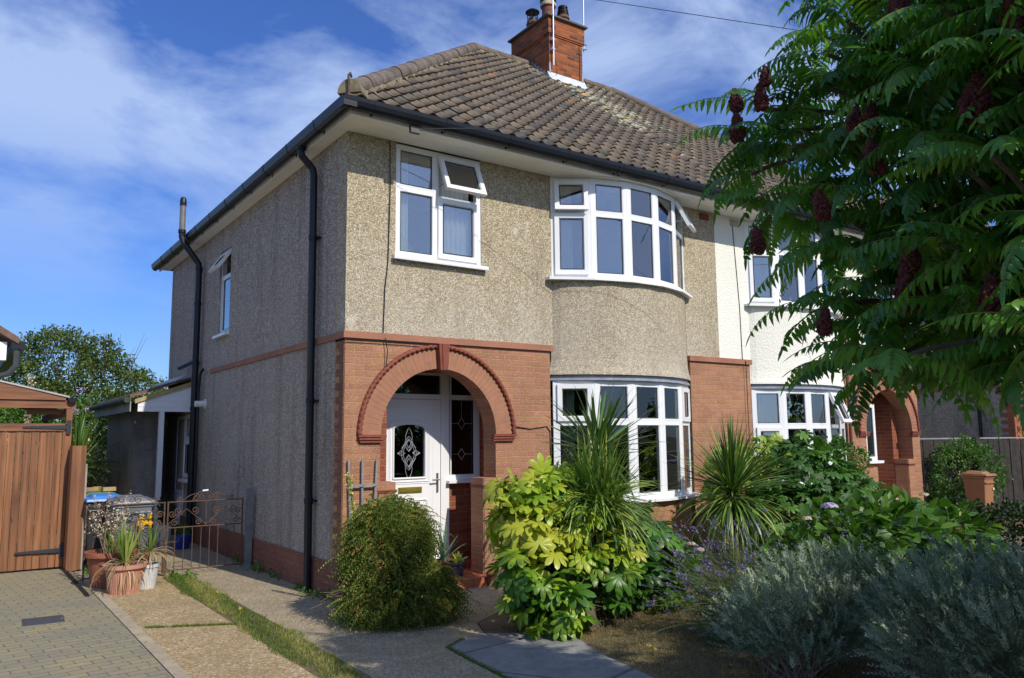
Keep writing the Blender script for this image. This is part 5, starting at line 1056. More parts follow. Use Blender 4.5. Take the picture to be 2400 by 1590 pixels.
TIPS=[(0.09,-6.17,2.75),(-0.04,-6.68,2.76),(0.05,-5.89,3.88),(0.05,-6.18,3.79),(-0.14,-6.90,3.12),(0.01,-6.12,3.48),(0.07,-6.43,2.74),(-0.03,-6.47,3.37),(-0.07,-6.99,3.26),(0.17,-6.46,2.33),(-0.14,-6.79,1.98),(-0.05,-6.98,2.88),(-0.03,-6.92,2.48),(-0.05,-6.83,3.53),(0.17,-6.21,2.34),(-0.04,-6.75,3.07),(-0.04,-6.50,2.88),(0.23,-6.22,2.03),(-0.29,-7.04,3.29),(0.06,-6.13,2.22),(-0.00,-6.29,3.06),(-0.15,-6.95,2.16),(0.17,-6.05,2.58),(0.17,-5.86,3.48),(0.17,-5.93,2.15),(0.17,-6.49,2.48),(0.11,-6.56,1.92),(0.19,-5.84,2.37),(0.12,-6.65,2.23),(0.12,-6.69,2.52),(0.16,-6.22,3.69),(0.01,-6.39,2.38),(0.01,-5.70,3.34),(0.16,-5.92,3.16),(-0.03,-6.97,2.59),(-0.05,-6.62,2.59),(0.08,-6.49,3.64),(0.04,-6.79,2.34),(0.04,-6.71,3.46),(0.09,-5.86,2.52),(0.15,-5.99,3.78),(-0.09,-6.80,2.61),(-0.08,-6.67,3.27),(0.05,-5.57,2.85),(-0.05,-6.57,3.10),(0.06,-6.72,2.91),(0.14,-6.36,3.29),(0.01,-5.31,3.21),(0.22,-5.60,2.01),(0.06,-6.27,3.89),(0.06,-5.62,2.55),(0.07,-5.95,2.71),(0.07,-5.68,2.27),(-0.19,-6.92,3.29),(0.12,-5.69,3.55),(0.03,-6.66,2.35),(0.10,-6.22,2.48),(0.18,-5.98,2.88),(0.00,-5.54,3.08),(-0.02,-6.86,2.76),(0.18,-5.97,4.02),(0.05,-5.83,3.01),(0.25,-5.64,2.76),(-0.06,-6.90,2.97),(0.08,-6.36,2.18),(0.25,-5.70,2.16),(0.10,-5.34,2.82),(0.14,-6.10,3.32),(-0.01,-6.49,1.97),(0.13,-6.20,2.92),(0.05,-5.40,3.35),(0.03,-6.46,3.78),(-0.16,-7.06,3.50),(0.13,-5.79,3.69),(-0.18,-7.03,3.03),(0.09,-5.94,1.98),(-0.08,-6.83,2.16),(0.17,-6.53,2.07),(0.20,-6.31,2.63),(-0.13,-6.75,3.63),(0.09,-6.39,3.10),(0.07,-6.28,3.44),(0.27,-5.97,2.44),(0.00,-6.63,2.94),(0.13,-5.81,3.33),(-0.12,-6.94,2.32),(0.14,-5.18,3.08),(-0.03,-6.91,3.62),(-0.27,-7.03,2.68),(-0.05,-6.77,3.21),(0.06,-6.36,3.72),(-0.04,-6.66,3.59),(0.20,-6.06,3.09),(0.64,-6.52,3.36),(0.68,-6.73,2.95),(0.61,-6.08,3.72),(0.66,-6.01,3.17),(0.60,-6.60,3.91),(0.64,-5.69,3.49),(0.82,-6.27,2.01),(0.61,-6.45,2.51),(0.75,-6.31,2.27),(0.59,-6.67,2.71),(0.59,-6.74,3.26),(0.66,-5.38,3.31),(0.66,-5.73,3.95),(0.69,-5.27,2.69),(0.79,-5.38,2.24),(0.60,-6.32,2.96),(0.67,-5.47,4.27),(0.87,-6.10,2.63),(0.73,-6.55,3.70),(0.74,-5.80,3.06),(0.77,-5.66,2.82),(0.73,-6.32,3.34),(0.66,-6.75,2.42),(0.73,-5.25,3.04),(0.74,-5.95,2.48),(0.77,-5.67,2.50),(0.85,-6.04,2.24),(0.69,-6.58,3.13),(0.86,-5.63,2.20),(0.67,-5.13,3.57),(0.55,-6.38,3.87),(0.57,-5.93,4.05),(0.56,-6.83,3.66),(0.74,-6.51,2.10),(0.78,-6.41,2.82),(0.65,-6.14,3.46),(0.59,-5.45,3.63),(0.80,-6.52,2.33),(0.57,-6.35,3.56),(0.52,-6.86,3.84),(0.65,-6.13,4.09),(0.72,-6.05,2.86),(0.43,-6.88,3.36),(0.81,-5.89,2.06),(0.79,-5.80,3.73),(0.61,-5.74,4.37),(0.69,-5.48,1.96),(0.67,-6.38,4.17),(0.55,-5.40,3.91),(-0.27,-6.62,3.03),(-0.16,-6.23,3.72),(-0.71,-7.16,2.60),(-0.40,-6.62,2.64),(-0.56,-7.09,3.12),(-0.26,-6.59,2.31),(-0.32,-6.46,3.29),(-0.33,-6.38,2.38),(-0.23,-6.14,1.97),(-0.53,-7.00,2.11),(-0.51,-6.91,3.24),(-0.40,-6.79,1.98),(-0.13,-6.37,2.15),(-0.22,-6.31,2.84),(-0.51,-7.09,2.91),(-0.42,-6.87,2.82),(-0.21,-6.54,3.54),(-0.16,-6.29,3.14),(-0.39,-6.77,3.14),(-0.74,-7.20,3.17),(-0.48,-6.88,2.29),(0.48,-8.93,2.49),(3.49,-7.09,2.38),(0.95,-7.31,2.80),(0.30,-7.61,2.41),(3.26,-6.55,2.27),(2.53,-9.05,2.50),(1.14,-9.11,2.55),(1.96,-7.24,2.69),(4.04,-6.74,2.38),(-0.10,-8.77,2.43),(1.35,-8.19,2.81),(0.00,-7.53,1.97),(1.18,-8.84,2.19),(2.30,-6.84,2.00),(2.42,-6.93,2.18),(3.83,-6.86,2.75),(2.35,-6.51,2.61),(2.36,-9.15,1.94),(2.45,-8.85,2.63),(1.01,-6.78,2.27),(2.54,-6.60,2.66),(2.09,-6.81,2.01),(1.57,-9.10,2.55),(0.11,-8.34,2.15),(2.50,-9.08,2.65),(2.43,-9.04,2.24),(1.17,-6.67,2.80),(1.88,-7.30,2.80),(2.01,-7.39,2.48),(3.19,-6.41,1.98),(3.57,-6.76,2.43),(0.70,-6.18,2.37),(-0.18,-6.74,2.14),(4.19,-9.13,2.23),(2.79,-8.59,2.60),(3.69,-7.17,2.75),(1.56,-7.95,2.68),(2.89,-8.27,2.46),(2.63,-8.76,2.15),(1.82,-6.96,1.96),(4.13,-7.39,2.09),(2.32,-8.23,2.69),(4.03,-9.09,2.72),(2.64,-7.53,2.09),(1.40,-8.46,2.45),(1.75,-8.51,2.53),(3.58,-7.57,2.15),(2.92,-9.07,2.45),(3.59,-6.52,2.73),(-0.10,-8.79,2.59),(0.04,-8.45,2.87),(3.21,-6.47,2.67),(3.73,-6.72,2.31),(2.15,-8.39,2.49),(2.61,-8.08,1.94),(2.80,-7.28,2.44),(0.15,-7.19,2.06),(1.33,-8.06,2.12),(2.10,-7.89,2.34),(1.77,-7.08,2.59),(3.54,-7.69,2.61),(3.36,-6.14,2.07),(0.62,-7.99,1.92),(3.01,-7.20,2.88),(0.53,-7.85,2.00),(4.08,-7.46,1.98),(1.33,-6.73,2.45),(3.46,-7.88,2.12),(2.53,-8.33,2.16),(0.01,-6.77,2.70),(-0.03,-6.99,2.21),(3.59,-7.45,2.41),(1.21,-6.83,1.98),(0.08,-6.18,2.48),(-0.00,-6.95,2.11),(3.31,-7.92,2.43),(3.09,-6.27,2.66),(1.99,-7.97,2.45),(2.46,-6.74,2.04),(1.38,-8.88,2.52),(1.71,-8.02,2.15),(1.00,-6.77,1.92),(1.69,-8.55,2.49),(0.80,-7.36,2.20),(3.80,-6.62,2.08),(2.79,-7.66,2.71),(0.06,-8.93,2.60),(3.39,-6.43,2.55),(2.11,-6.66,2.28),(3.78,-6.23,2.36),(1.38,-8.73,2.76),(2.30,-7.96,2.44),(2.99,-8.85,2.76),(2.39,-7.98,2.45),(4.08,-6.79,1.99),(3.60,-6.61,2.78),(3.94,-6.69,2.50),(1.17,-6.85,2.68),(3.03,-8.47,1.92),(3.65,-9.14,2.16),(2.84,-7.84,2.78),(2.68,-8.02,2.50),(2.47,-8.37,1.94),(3.03,-8.50,1.94),(3.93,-8.00,2.76),(0.89,-7.32,2.84),(4.10,-6.73,2.36),(3.57,-6.10,2.63),(1.39,-7.72,2.57),(2.85,-7.75,2.84),(2.25,-7.86,2.49),(3.23,-8.26,2.83),(2.93,-9.02,2.47),(1.32,-7.70,2.34),(0.71,-7.04,1.99),(0.94,-8.46,1.92),(2.49,-6.81,1.91),(-0.06,-8.74,1.95),(2.37,-7.00,2.30),(4.07,-7.78,2.22),(3.66,-6.14,2.73),(3.84,-6.82,2.49),(0.84,-6.40,2.67),(-0.16,-7.68,2.84),(0.63,-7.34,2.75),(1.69,-9.00,2.75),(0.52,-6.76,2.56),(2.46,-6.13,1.94),(3.26,-7.08,2.21),(1.78,-8.23,2.06),(0.97,-6.68,1.93),(2.34,-8.35,2.44),(0.72,-8.46,2.64),(3.02,-6.16,2.26),(2.09,-8.12,2.24),(0.61,-8.75,2.73),(0.54,-9.18,2.72),(2.82,-6.85,2.06),(-0.19,-7.08,2.84),(-0.08,-6.56,1.91),(2.96,-7.56,2.31),(0.60,-9.09,2.76),(0.43,-8.98,2.81),(2.29,-7.96,2.38),(3.93,-8.78,2.18),(1.44,-7.08,1.90),(2.95,-6.70,2.81),(1.16,-8.14,2.14),(2.65,-6.57,2.49),(0.04,-8.80,2.86),(0.60,-7.59,2.82),(3.84,-8.77,2.53),(3.44,-8.03,2.34),(2.46,-7.50,2.06),(3.61,-7.77,2.73),(3.06,-7.01,2.56),(2.68,-7.91,2.37),(2.50,-6.84,2.20),(2.11,-7.58,2.80),(-0.01,-8.37,2.16),(-0.02,-8.47,2.70),(0.83,-8.38,2.36),(0.27,-7.56,2.30),(2.12,-6.64,2.07),(-0.03,-6.57,2.77),(3.28,-6.23,2.76),(0.35,-8.21,1.97),(0.68,-8.46,2.61),(2.43,-6.22,2.61),(3.97,-9.05,2.86),(0.43,-7.44,1.98),(0.92,-6.79,2.48),(3.23,-8.03,2.62),(0.52,-6.85,2.42),(4.18,-6.33,2.17),(1.55,-7.87,2.39),(3.92,-8.52,2.62),(3.36,-6.41,2.48),(0.25,-8.02,2.24),(1.10,-6.51,2.38),(1.37,-6.29,2.18),(3.28,-8.23,2.70),(1.07,-7.73,2.67),(3.71,-6.60,2.56),(1.40,-7.14,2.88),(3.95,-7.90,2.34),(1.12,-6.87,2.59),(2.49,-8.82,2.32),(1.27,-6.33,2.79),(1.60,-7.68,2.88)]  # includes unseen tips beside the camera, added to shade bushes and path
FRUITS=[(-0.32,-6.55,2.88,0.19),(-0.23,-6.09,2.81,0.15),(-0.24,-6.02,3.00,0.11),(-0.24,-6.09,2.98,0.14),(-0.27,-5.60,3.35,0.10),(-0.28,-5.43,3.29,0.12),(-0.27,-5.57,3.26,0.13),(-0.28,-5.43,3.15,0.14),(-0.21,-5.82,2.67,0.14),(-0.39,-6.74,3.09,0.21),(-0.28,-6.27,3.40,0.16),(-0.23,-5.48,2.58,0.13),(-0.22,-6.21,2.37,0.14),(-0.21,-6.18,2.23,0.18),(-0.29,-6.53,2.15,0.14),(-0.18,-5.78,2.15,0.12),(-0.18,-6.01,1.96,0.10)]
# ================================================================ stag's-horn sumac
TB = Vector((1.15, -7.0, 0))
tree = thing('sumac_tree', TB, 'stag\'s-horn sumac tree with drooping feathered leaves and dark red upright cones, right foreground', 'tree')
tips = np.array(TIPS); nk = 9
cen = tips[RNG.choice(len(tips), nk, replace=False)].copy()
for _ in range(12):
    lab = np.argmin(((tips[:, None] - cen[None]) ** 2).sum(2), 1)
    for k in range(nk):
        if (lab == k).any(): cen[k] = tips[lab == k].mean(0)
w = MB(); forks = [TB + Vector((-.05, .1, 1.75)), TB + Vector((-.12, .2, 2.1))]
w.tube([TB, TB + Vector((0, .05, .45)), forks[0], forks[1]], [.09, .08, .07, .06], 10)
for k in range(nk):
    c = Vector(cen[k]); root = forks[k % 2]; jn = root.lerp(c, .8); m1 = root.lerp(jn, .45) + Vector((0, 0, .15))
    w.tube([root, m1, jn], [.045, .036, .026], 8)
    for t in tips[lab == k]:
        t = Vector(t); q = jn.lerp(t, .5) + Vector((0, 0, -.10 + .05 * RNG.rand())); e = t + Vector((0, 0, -.02)); w.tube([jn, q, t.lerp(q, .25), e], [.018, .014, .011, .009], 6, cap=False)
w.build('branches', 'bark', tree)
C = Cloud()
rach = Cloud()
for t in tips:
    nf_ = RNG.randint(5, 9); a0 = RNG.uniform(0, 2 * PI)
    for k in range(nf_):
        az = a0 + 2 * PI * k / nf_ + RNG.uniform(-.3, .3); el = RNG.uniform(-.25, .75); L = RNG.uniform(.26, .48); m_ = 14
        h = np.array([math.cos(az), math.sin(az), 0]); s_ = np.linspace(0, 1, m_); ang = el - RNG.uniform(.7, 1.5) * s_ ** 1.3
        st = L / (m_ - 1); dd = np.cos(ang)[:, None] * h + np.sin(ang)[:, None] * np.array([0, 0, 1.0]); P = t + np.concatenate([np.zeros((1, 3)), np.cumsum(dd[:-1] * st, 0)])
        side = np.cross(h, [0, 0, 1.0]); upv = np.cross(side, dd)
        rach.strips(P[None], side[None], np.full((1, m_), .0022), .7); rach.strips(P[None], np.array([[0, 0, 1.0]]), np.full((1, m_), .0022), .7)
        i = np.arange(2, m_); ff = np.clip(np.sin(PI * (i / m_) ** .8), .35, 1); tn = RNG.uniform(.1, .8) if RNG.rand() > .012 else 1.0
        for s2 in (-1, 1):
            d = norm(dd[i] * .5 + side * s2 + np.array([0, 0, -.35 - .35 * RNG.rand()]) + RNG.normal(0, .06, (len(i), 3)))
            C.put(LANCE[0], LANCE[1], P[i], d, upv[i] + RNG.normal(0, .15, (len(i), 3)), .105 * ff * RNG.uniform(.85, 1.1, len(i)), .0235 * RNG.uniform(.85, 1.1, len(i)), np.clip(tn + RNG.uniform(-.12, .12, len(i)), 0, 1), bend=RNG.uniform(.1, .5, len(i)))
        C.put(LANCE[0], LANCE[1], P[-1:], dd[-1:], upv[-1:], .09, .022, tn)
C.build('foliage', LM['sumac'], tree); rach.build('leaf_stalks', simple('sumac_stalk', (.16, .17, .04), .6), tree)
m = NT('sumac_cone'); m.base(m.ramp(m.noise(60, 3), [(.3, (.035, .006, .006)), (.6, (.11, .022, .018)), (.85, (.24, .07, .04))])); m.rough(.9); m.bump(m.noise(180, 3), .8, .004); M['cone'] = m.m
bmx = bmesh.new(); bmesh.ops.create_icosphere(bmx, subdivisions=2, radius=1.0); ICO = (np.array([v.co[:] for v in bmx.verts]), np.array([[v.index for v in f.verts] for f in bmx.faces])); bmx.free()
def balls(C, pos, r, tint): C.put(ICO[0], ICO[1], pos, np.tile([1.0, 0, 0], (len(pos), 1)), np.tile([0, 0, 1.0], (len(pos), 1)), r, r, tint)
for x, y, z, s_ in FRUITS:
    s_ *= 1.0
    C = Cloud(); n = 150; u = (np.arange(n) + .5) / n; an = np.arange(n) * 2.4; tilt = np.array([RNG.uniform(-.25, .25) * (1.4 if s_ > .2 else 1), RNG.uniform(-.15, .15), 1.0]); tilt /= np.linalg.norm(tilt)
    rr = s_ * .235 * np.interp(u, [0, .12, .4, .8, 1], [.45, .95, 1, .5, .12]) * RNG.uniform(.85, 1.12, n)
    hh = (u - .5) * s_; px = np.cross(tilt, [0, 1, 0]); px /= np.linalg.norm(px); py = np.cross(tilt, px)
    pos = np.array([x, y, z]) + hh[:, None] * tilt + (rr * np.cos(an))[:, None] * px + (rr * np.sin(an))[:, None] * py
    pos = pos + RNG.normal(0, s_ * .012, pos.shape); balls(C, pos, s_ * .062 * RNG.uniform(.6, 1.25, n), 0.0)
    C.raw(np.array([[x, y, z]]) + ICO[0] * np.array([s_ * .2, s_ * .2, s_ * .42]), ICO[1], 0.0)
    C.build('fruit_cone', M['cone'], tree, smooth=True)

# ================================================================ shrub by the door
def sprigs(C, pos, d, up, Ls, nl, leafL, leafW, tint, T=SMALL, curl=.3, both=True, tip=.55):
    n = len(pos); x, y, z = frames(d, up); s_ = np.linspace(.08, 1, nl)
    for i, s in enumerate(s_):
        p = pos + x * (Ls * s)[:, None] - np.array([0, 0, 1.0]) * (curl * Ls * s * s)[:, None]
        for sg in ((-1, 1) if both else ((-1) ** i,)):
            dd = norm(x * (tip + .4 * s) + y * sg * RNG.uniform(.5, 1, (n, 1)) + z * RNG.uniform(-.3, .5, (n, 1)))
            C.put(T[0], T[1], p, dd, z + RNG.normal(0, .3, (n, 3)), leafL * RNG.uniform(.7, 1.2, n) * (1.05 - .4 * s), leafW, np.clip(tint + RNG.normal(0, .12, n), 0, 1))
sh = thing('cotoneaster_shrub', (.12, -1.0, 0), 'dense dark green shrub with arching small-leaved sprays and rusty berries in front of the porch', 'shrub')
ell = [(.08, -.92, .60, .31, .34, .46), (.24, -.92, .64, .20, .28, .36), (-.08, -1.0, .62, .22, .30, .38), (.16, -1.10, .16, .46, .40, .24), (.34, -1.12, .22, .24, .32, .24), (-.10, -1.05, .16, .26, .32, .22), (.0, -.98, .88, .16, .2, .16), (.26, -.95, .82, .14, .18, .16)]
C = Cloud(); p, nr = ellipsoids(ell, 8000, .42); n = len(p); d = norm(nr * .8 + rnd_dirs(n) * .5 + np.array([-.12, -.1, .15]))
ct = clump_tint(p, 3.2, .05, .8); ct[RNG.rand(n) < .07] = 1.0; sprigs(C, p, d, rnd_dirs(n) * .5 + nr, RNG.uniform(.06, .24, n), 9, .025, .012, ct, curl=.6)
pp, nn2 = ellipsoids(ell, 330, .1); m2 = len(pp); sprigs(C, pp, norm(nn2 + rnd_dirs(m2) * .5 + np.array([0, 0, .35])), rnd_dirs(m2) + np.array([0, 0, 1.]), RNG.uniform(.2, .36, m2), 14, .024, .011, np.clip(.45 + RNG.normal(0, .25, m2), 0, 1), curl=.6)
C.build('foliage', LM['shrub'], sh)
trunk('stems', sh, (.12, -.95, 0), [tuple(q) for q in p[RNG.choice(n, 40)]], .035, 'bark_d', .25)
C = Cloud(); pb, _ = ellipsoids(ell[:3], 230, .12); pb = pb[pb[:, 0] > -.1]; balls(C, pb, .007, 0.0); C.build('berries', simple('orange_berry', (.28, .07, .02), .5, .3), sh, smooth=True)
w = MB()
for k in range(26):
    b = Vector((-.30 + RNG.uniform(-.1, .08), -.85 + RNG.uniform(-.15, .1), RNG.uniform(.12, .38))); e = b + Vector((RNG.uniform(-.28, -.05), RNG.uniform(-.12, .05), RNG.uniform(-.12, .08))); w.tube([b, b.lerp(e, .5) + Vector(RNG.uniform(-.03, .03, 3)), e], [.004, .003, .0015], 4)
w.build('dry_twigs', 'twig', sh)
w = MB()
for k in range(60):
    q = Vector(p[RNG.randint(len(p))]); o = (q - Vector((.1, -.95, .45))).normalized(); e = q + o * RNG.uniform(.12, .26) + Vector((0, 0, RNG.uniform(-.06, .1))); w.tube([q, q.lerp(e, .5) + Vector((0, 0, .02)), e], [.003, .002, .001], 4)
w.build('stray_shoots', 'twig', sh)

# ================================================================ fatsia, cordylines, back bushes
def palmate(name, loc, label, ells, n, mat, size, T=PALM, tint=(.05, .9), stems=True, toph=None, cat='shrub', seedup=.9, sunny=None):
    th_ = thing(name, loc, label, cat); p, nr = ellipsoids(ells, n, .45); n = len(p); h = nr.copy(); h[:, 2] = 0
    d = norm(norm(h + rnd_dirs(n) * .9) + np.array([0, 0, -.15]) + rnd_dirs(n) * .4); u = norm(np.array([0, 0, seedup]) + nr * .55 + rnd_dirs(n) * .5)
    if name == 'fatsia_shrub' and loc[0] < 2: k = ~((np.abs(p[:, 0] - 1.30) < .15) & (p[:, 1] < -2.2) & (p[:, 2] < .42)); p, nr, d, u = p[k], nr[k], d[k], u[k]; n = len(p)
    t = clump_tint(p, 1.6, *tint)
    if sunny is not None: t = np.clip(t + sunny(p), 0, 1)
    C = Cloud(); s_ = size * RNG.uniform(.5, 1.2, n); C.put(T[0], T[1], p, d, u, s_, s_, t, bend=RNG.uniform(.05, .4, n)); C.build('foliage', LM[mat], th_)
    if stems:
        c0 = np.array([loc[0], loc[1], .05]); w = MB()
        for i in RNG.choice(n, min(n, 150), replace=False):
            q = Vector(p[i]); ax = Vector((c0[0] + (q.x - c0[0]) * .35, c0[1] + (q.y - c0[1]) * .35, max(.08, q.z - .22))); w.tube([ax, ax.lerp(q, .6) + Vector((0, 0, .03)), q], [.006, .005, .003], 4, cap=False)
        w.build('leaf_stalks', simple('green_stalk', (.12, .17, .03), .6), th_)
    return th_
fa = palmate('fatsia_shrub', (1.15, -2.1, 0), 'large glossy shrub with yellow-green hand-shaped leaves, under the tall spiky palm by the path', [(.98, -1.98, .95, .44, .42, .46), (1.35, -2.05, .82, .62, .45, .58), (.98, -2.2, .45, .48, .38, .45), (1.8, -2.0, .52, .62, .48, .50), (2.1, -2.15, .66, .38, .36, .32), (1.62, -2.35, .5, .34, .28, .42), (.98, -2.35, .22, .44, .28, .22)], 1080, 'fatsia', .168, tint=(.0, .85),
             sunny=lambda p: .34 * (p[:, 2] > .6) * (p[:, 0] < 1.7) + .06 - .14 * (p[:, 0] > 1.7) + .12 * (p[:, 0] < 1.15))  # sunlight painted into the leaf tint: brighter at upper left, darker at right
w = MB(); w.tube([(1.28, -2.3, -.02), (1.25, -2.28, .18), (1.2, -2.22, .42), (1.15, -2.1, .7)], [.15, .125, .075, .05], 14); w.tube([(1.32, -2.32, 0), (1.6, -2.2, .45), (1.8, -2.1, .7)], [.06, .04, .03], 8); w.build('trunk', 'bark', fa)
w = MB()
for k in range(60):
    b = Vector((1.35 + RNG.uniform(-.35, .5), -2.35 + RNG.uniform(-.15, .15), RNG.uniform(.02, .5))); w.tube([b, b + Vector(RNG.uniform(-.14, .14, 3)), b + Vector((RNG.uniform(-.2, .2), RNG.uniform(-.15, .1), -RNG.uniform(0, .25)))], [.003, .003, .0015], 4)
w.build('dry_stems', 'twig', fa)
def cordyline(loc, label, heads, trunks, r=.05, cat='palm', name='cordyline'):
    t = thing(name, loc, label, cat); w = MB()
    for pts, rr_ in trunks: w.tube(pts, rr_, 12)
    w.build('trunk', 'bark', t)
    for h in heads:
        C = Cloud(); blades(C, *h[0], **h[1]); C.build('leaf_head', LM[h[2]], t)
    return t
cordyline((1.42, -2.25, 0), 'tall two-headed spiky cabbage palm rising out of the glossy shrub before the ground-floor bay', [
    (((1.74, -2.02, 1.50), 84, .80, .032), dict(th=(0, 1.45), bend=.35, tint=(.05, .6)), 'cord'), (((1.42, -2.36, 1.04), 680, .64, .015), dict(th=(.0, 1.85), bend=.95, tint=(.35, 1.0), cj=.12), 'cord'),
    (((1.74, -2.02, 1.45), 26, .7, .03), dict(th=(1.2, 1.9), bend=.8, tint=(.1, .7)), 'cord'), (((1.5, -2.22, .9), 60, .5, .02), dict(th=(1.7, 2.7), bend=.6, tint=(0, .9)), 'dead')],
    [([(1.42, -2.25, 0), (1.44, -2.26, .5), (1.47, -2.25, 1.0)], [.06, .055, .05]), ([(1.44, -2.25, .35), (1.62, -2.12, .9), (1.74, -2.02, 1.48)], [.05, .045, .04])])
cordyline((3.95, -1.75, 0), 'spiky cabbage palm with a round head and hanging lower blades, right of the ground-floor bay', [
    (((3.92, -1.8, 1.02), 300, .84, .019), dict(th=(0, 1.5), bend=.5, tint=(.05, .9), cj=.04), 'cord'), (((3.92, -1.8, .96), 190, .80, .024), dict(th=(1.5, 2.45), bend=.8, tint=(.3, 1.0), cj=.04), 'cord')], [([(3.95, -1.75, 0), (3.97, -1.76, .5), (3.95, -1.75, 1.0)], [.07, .06, .05])])
palmate('fatsia_shrub', (5.75, -1.5, 0), 'broad dark green glossy shrub between the right spiky palm and the second porch', [(5.65, -1.5, .84, .80, .6, .84), (6.3, -1.65, .60, .68, .5, .70), (5.1, -1.6, .55, .5, .5, .55)], 1250, 'fatsia_d', .14, tint=(.1, .9), T=PALM7)
palmate('yellow_leaved_shrub', (5.3, -.85, 0), 'yellow-green lobed shrub below the cream house\'s ground-floor bay window', [(4.95, -.95, 1.05, .45, .35, .55), (5.35, -1.2, 1.32, .42, .3, .36)], 420, 'varieg', .12, tint=(.1, .95), T=PALM7)
t = thing('climbing_shrub', (6.7, -1.3, 0), 'small-leaved green shrub growing up behind the dark glossy shrub', 'shrub'); leafy('foliage', [(6.75, -1.35, 1.15, .42, .35, .45)], 2600, 'hedge', .045, .028, t, cluster=(8, .06)); trunk('stems', t, (6.7, -1.3, 0), [(6.5, -1.3, 1.1), (6.8, -1.4, 1.2), (6.9, -1.2, 1.0)], .02)
hy = thing('hydrangea', (3.7, -3.4, 0), 'hydrangea bush with broad oval leaves and a pale mauve flower head, behind the lavender', 'shrub')
leafy('foliage', [(3.65, -3.35, .52, .62, .45, .50), (4.25, -3.5, .52, .6, .45, .52), (3.1, -3.3, .38, .4, .4, .38), (4.9, -3.7, .48, .55, .4, .45), (3.0, -3.75, .35, .4, .35, .35)], 2300, 'hyd', .15, .10, hy, T=OVAL, depth=.5, spread=.7, droop=.2, up=.9)
def flowerhead(par, c, r, mat, n=70, fr=.016, nm='flower_head'):
    C = Cloud(); d = rnd_dirs(n); d[:, 2] = np.abs(d[:, 2]) * .7 + .1; d = norm(d); pos = np.array(c) + d * np.array([r, r, r * .6])
    for k in range(4):
        a = PI / 2 * k + RNG.uniform(0, 1); x, y, z = frames(np.tile([math.cos(a), math.sin(a), 0.1], (n, 1)), d); C.put(OVAL[0], OVAL[1], pos, norm(np.cross(d, np.cross(np.tile([math.cos(a), math.sin(a), .1], (n, 1)), d))), d, fr, fr * .9, RNG.uniform(0, 1, n))
    return C.build(nm, LM[mat], par)
flowerhead(hy, (3.2, -3.5, .99), .075, 'mauve'); flowerhead(hy, (3.02, -3.38, .89), .045, 'pale', 40); flowerhead(hy, (4.3, -3.2, 1.0), .05, 'pale', 40); flowerhead(hy, (4.6, -3.3, .98), .05, 'pale', 40)
hy2 = thing('hydrangea', (2.3, -2.4, 0), 'small hydrangea with faded brown flower heads beside the lavender spikes', 'shrub')
leafy('foliage', [(2.35, -2.2, .32, .45, .35, .3)], 420, 'hyd', .10, .07, hy2, depth=.6, spread=.8, up=.8); flowerhead(hy2, (2.46, -2.5, .62), .05, 'pale', 50, .013); flowerhead(hy2, (2.62, -2.45, .55), .055, 'pale', 50, .013); flowerhead(hy2, (2.1, -2.95, .33), .04, 'mauve', 40, .014)
# ---- lavender, arching to the left
lv = thing('lavender', (2.1, -3.5, 0), 'lavender plant with purple spikes leaning left over the dry lawn', 'lavender')
C = Cloud(); Cf = Cloud(); n = 420
base = np.stack([RNG.uniform(1.75, 2.7, n), RNG.uniform(-3.75, -3.2, n), RNG.uniform(.1, .35, n)], 1); h = norm(np.array([-.82, .57, 0]) * .9 + RNG.normal(0, .45, (n, 3)) * np.array([1, 1, 0])); L = RNG.uniform(.35, .8, n); el = RNG.uniform(.15, 1.25, n)
s_ = np.linspace(0, 1, 6)[None]; ang = el[:, None] - .35 * s_; dr = np.cos(ang)[..., None] * h[:, None] + np.sin(ang)[..., None] * np.array([0, 0, 1.]); P = base[:, None] + np.concatenate([np.zeros((n, 1, 3)), np.cumsum(dr[:, :-1] * (L / 5)[:, None, None], 1)], 1); P[..., 2] = np.maximum(P[..., 2], .03)
C.strips(P, norm(np.cross(h, [0, 0, 1.])), np.full((n, 6), .0022), RNG.uniform(.2, 1, n)); C.strips(P, np.tile([0, 0, 1.], (n, 1)), np.full((n, 6), .0018), RNG.uniform(.2, 1, n))
sel = RNG.rand(n) < .5; tp = P[sel, -1]; td = norm(P[sel, -1] - P[sel, -2])
for k in range(9):
    q = tp + td * (.065 * k / 9 - .02); d = norm(td * .5 + rnd_dirs(len(q))); Cf.put(SMALL[0], SMALL[1], q, d, rnd_dirs(len(q)), .014, .011, RNG.uniform(0, 1, len(q))); Cf.put(SMALL[0], SMALL[1], q, norm(td * .5 + rnd_dirs(len(q))), rnd_dirs(len(q)), .014, .011, RNG.uniform(0, 1, len(q)))
p, nr = ellipsoids([(2.15, -3.45, .16, .5, .35, .26)], 900, .6); sprigs(C, p, norm(nr + np.array([-.5, .35, .6])), rnd_dirs(len(p)), RNG.uniform(.08, .16, len(p)), 6, .035, .005, RNG.uniform(0, 1, len(p)), T=NEED)
C.build('stems', LM['lav'], lv); Cf.build('flower_spikes', LM['purple'], lv)
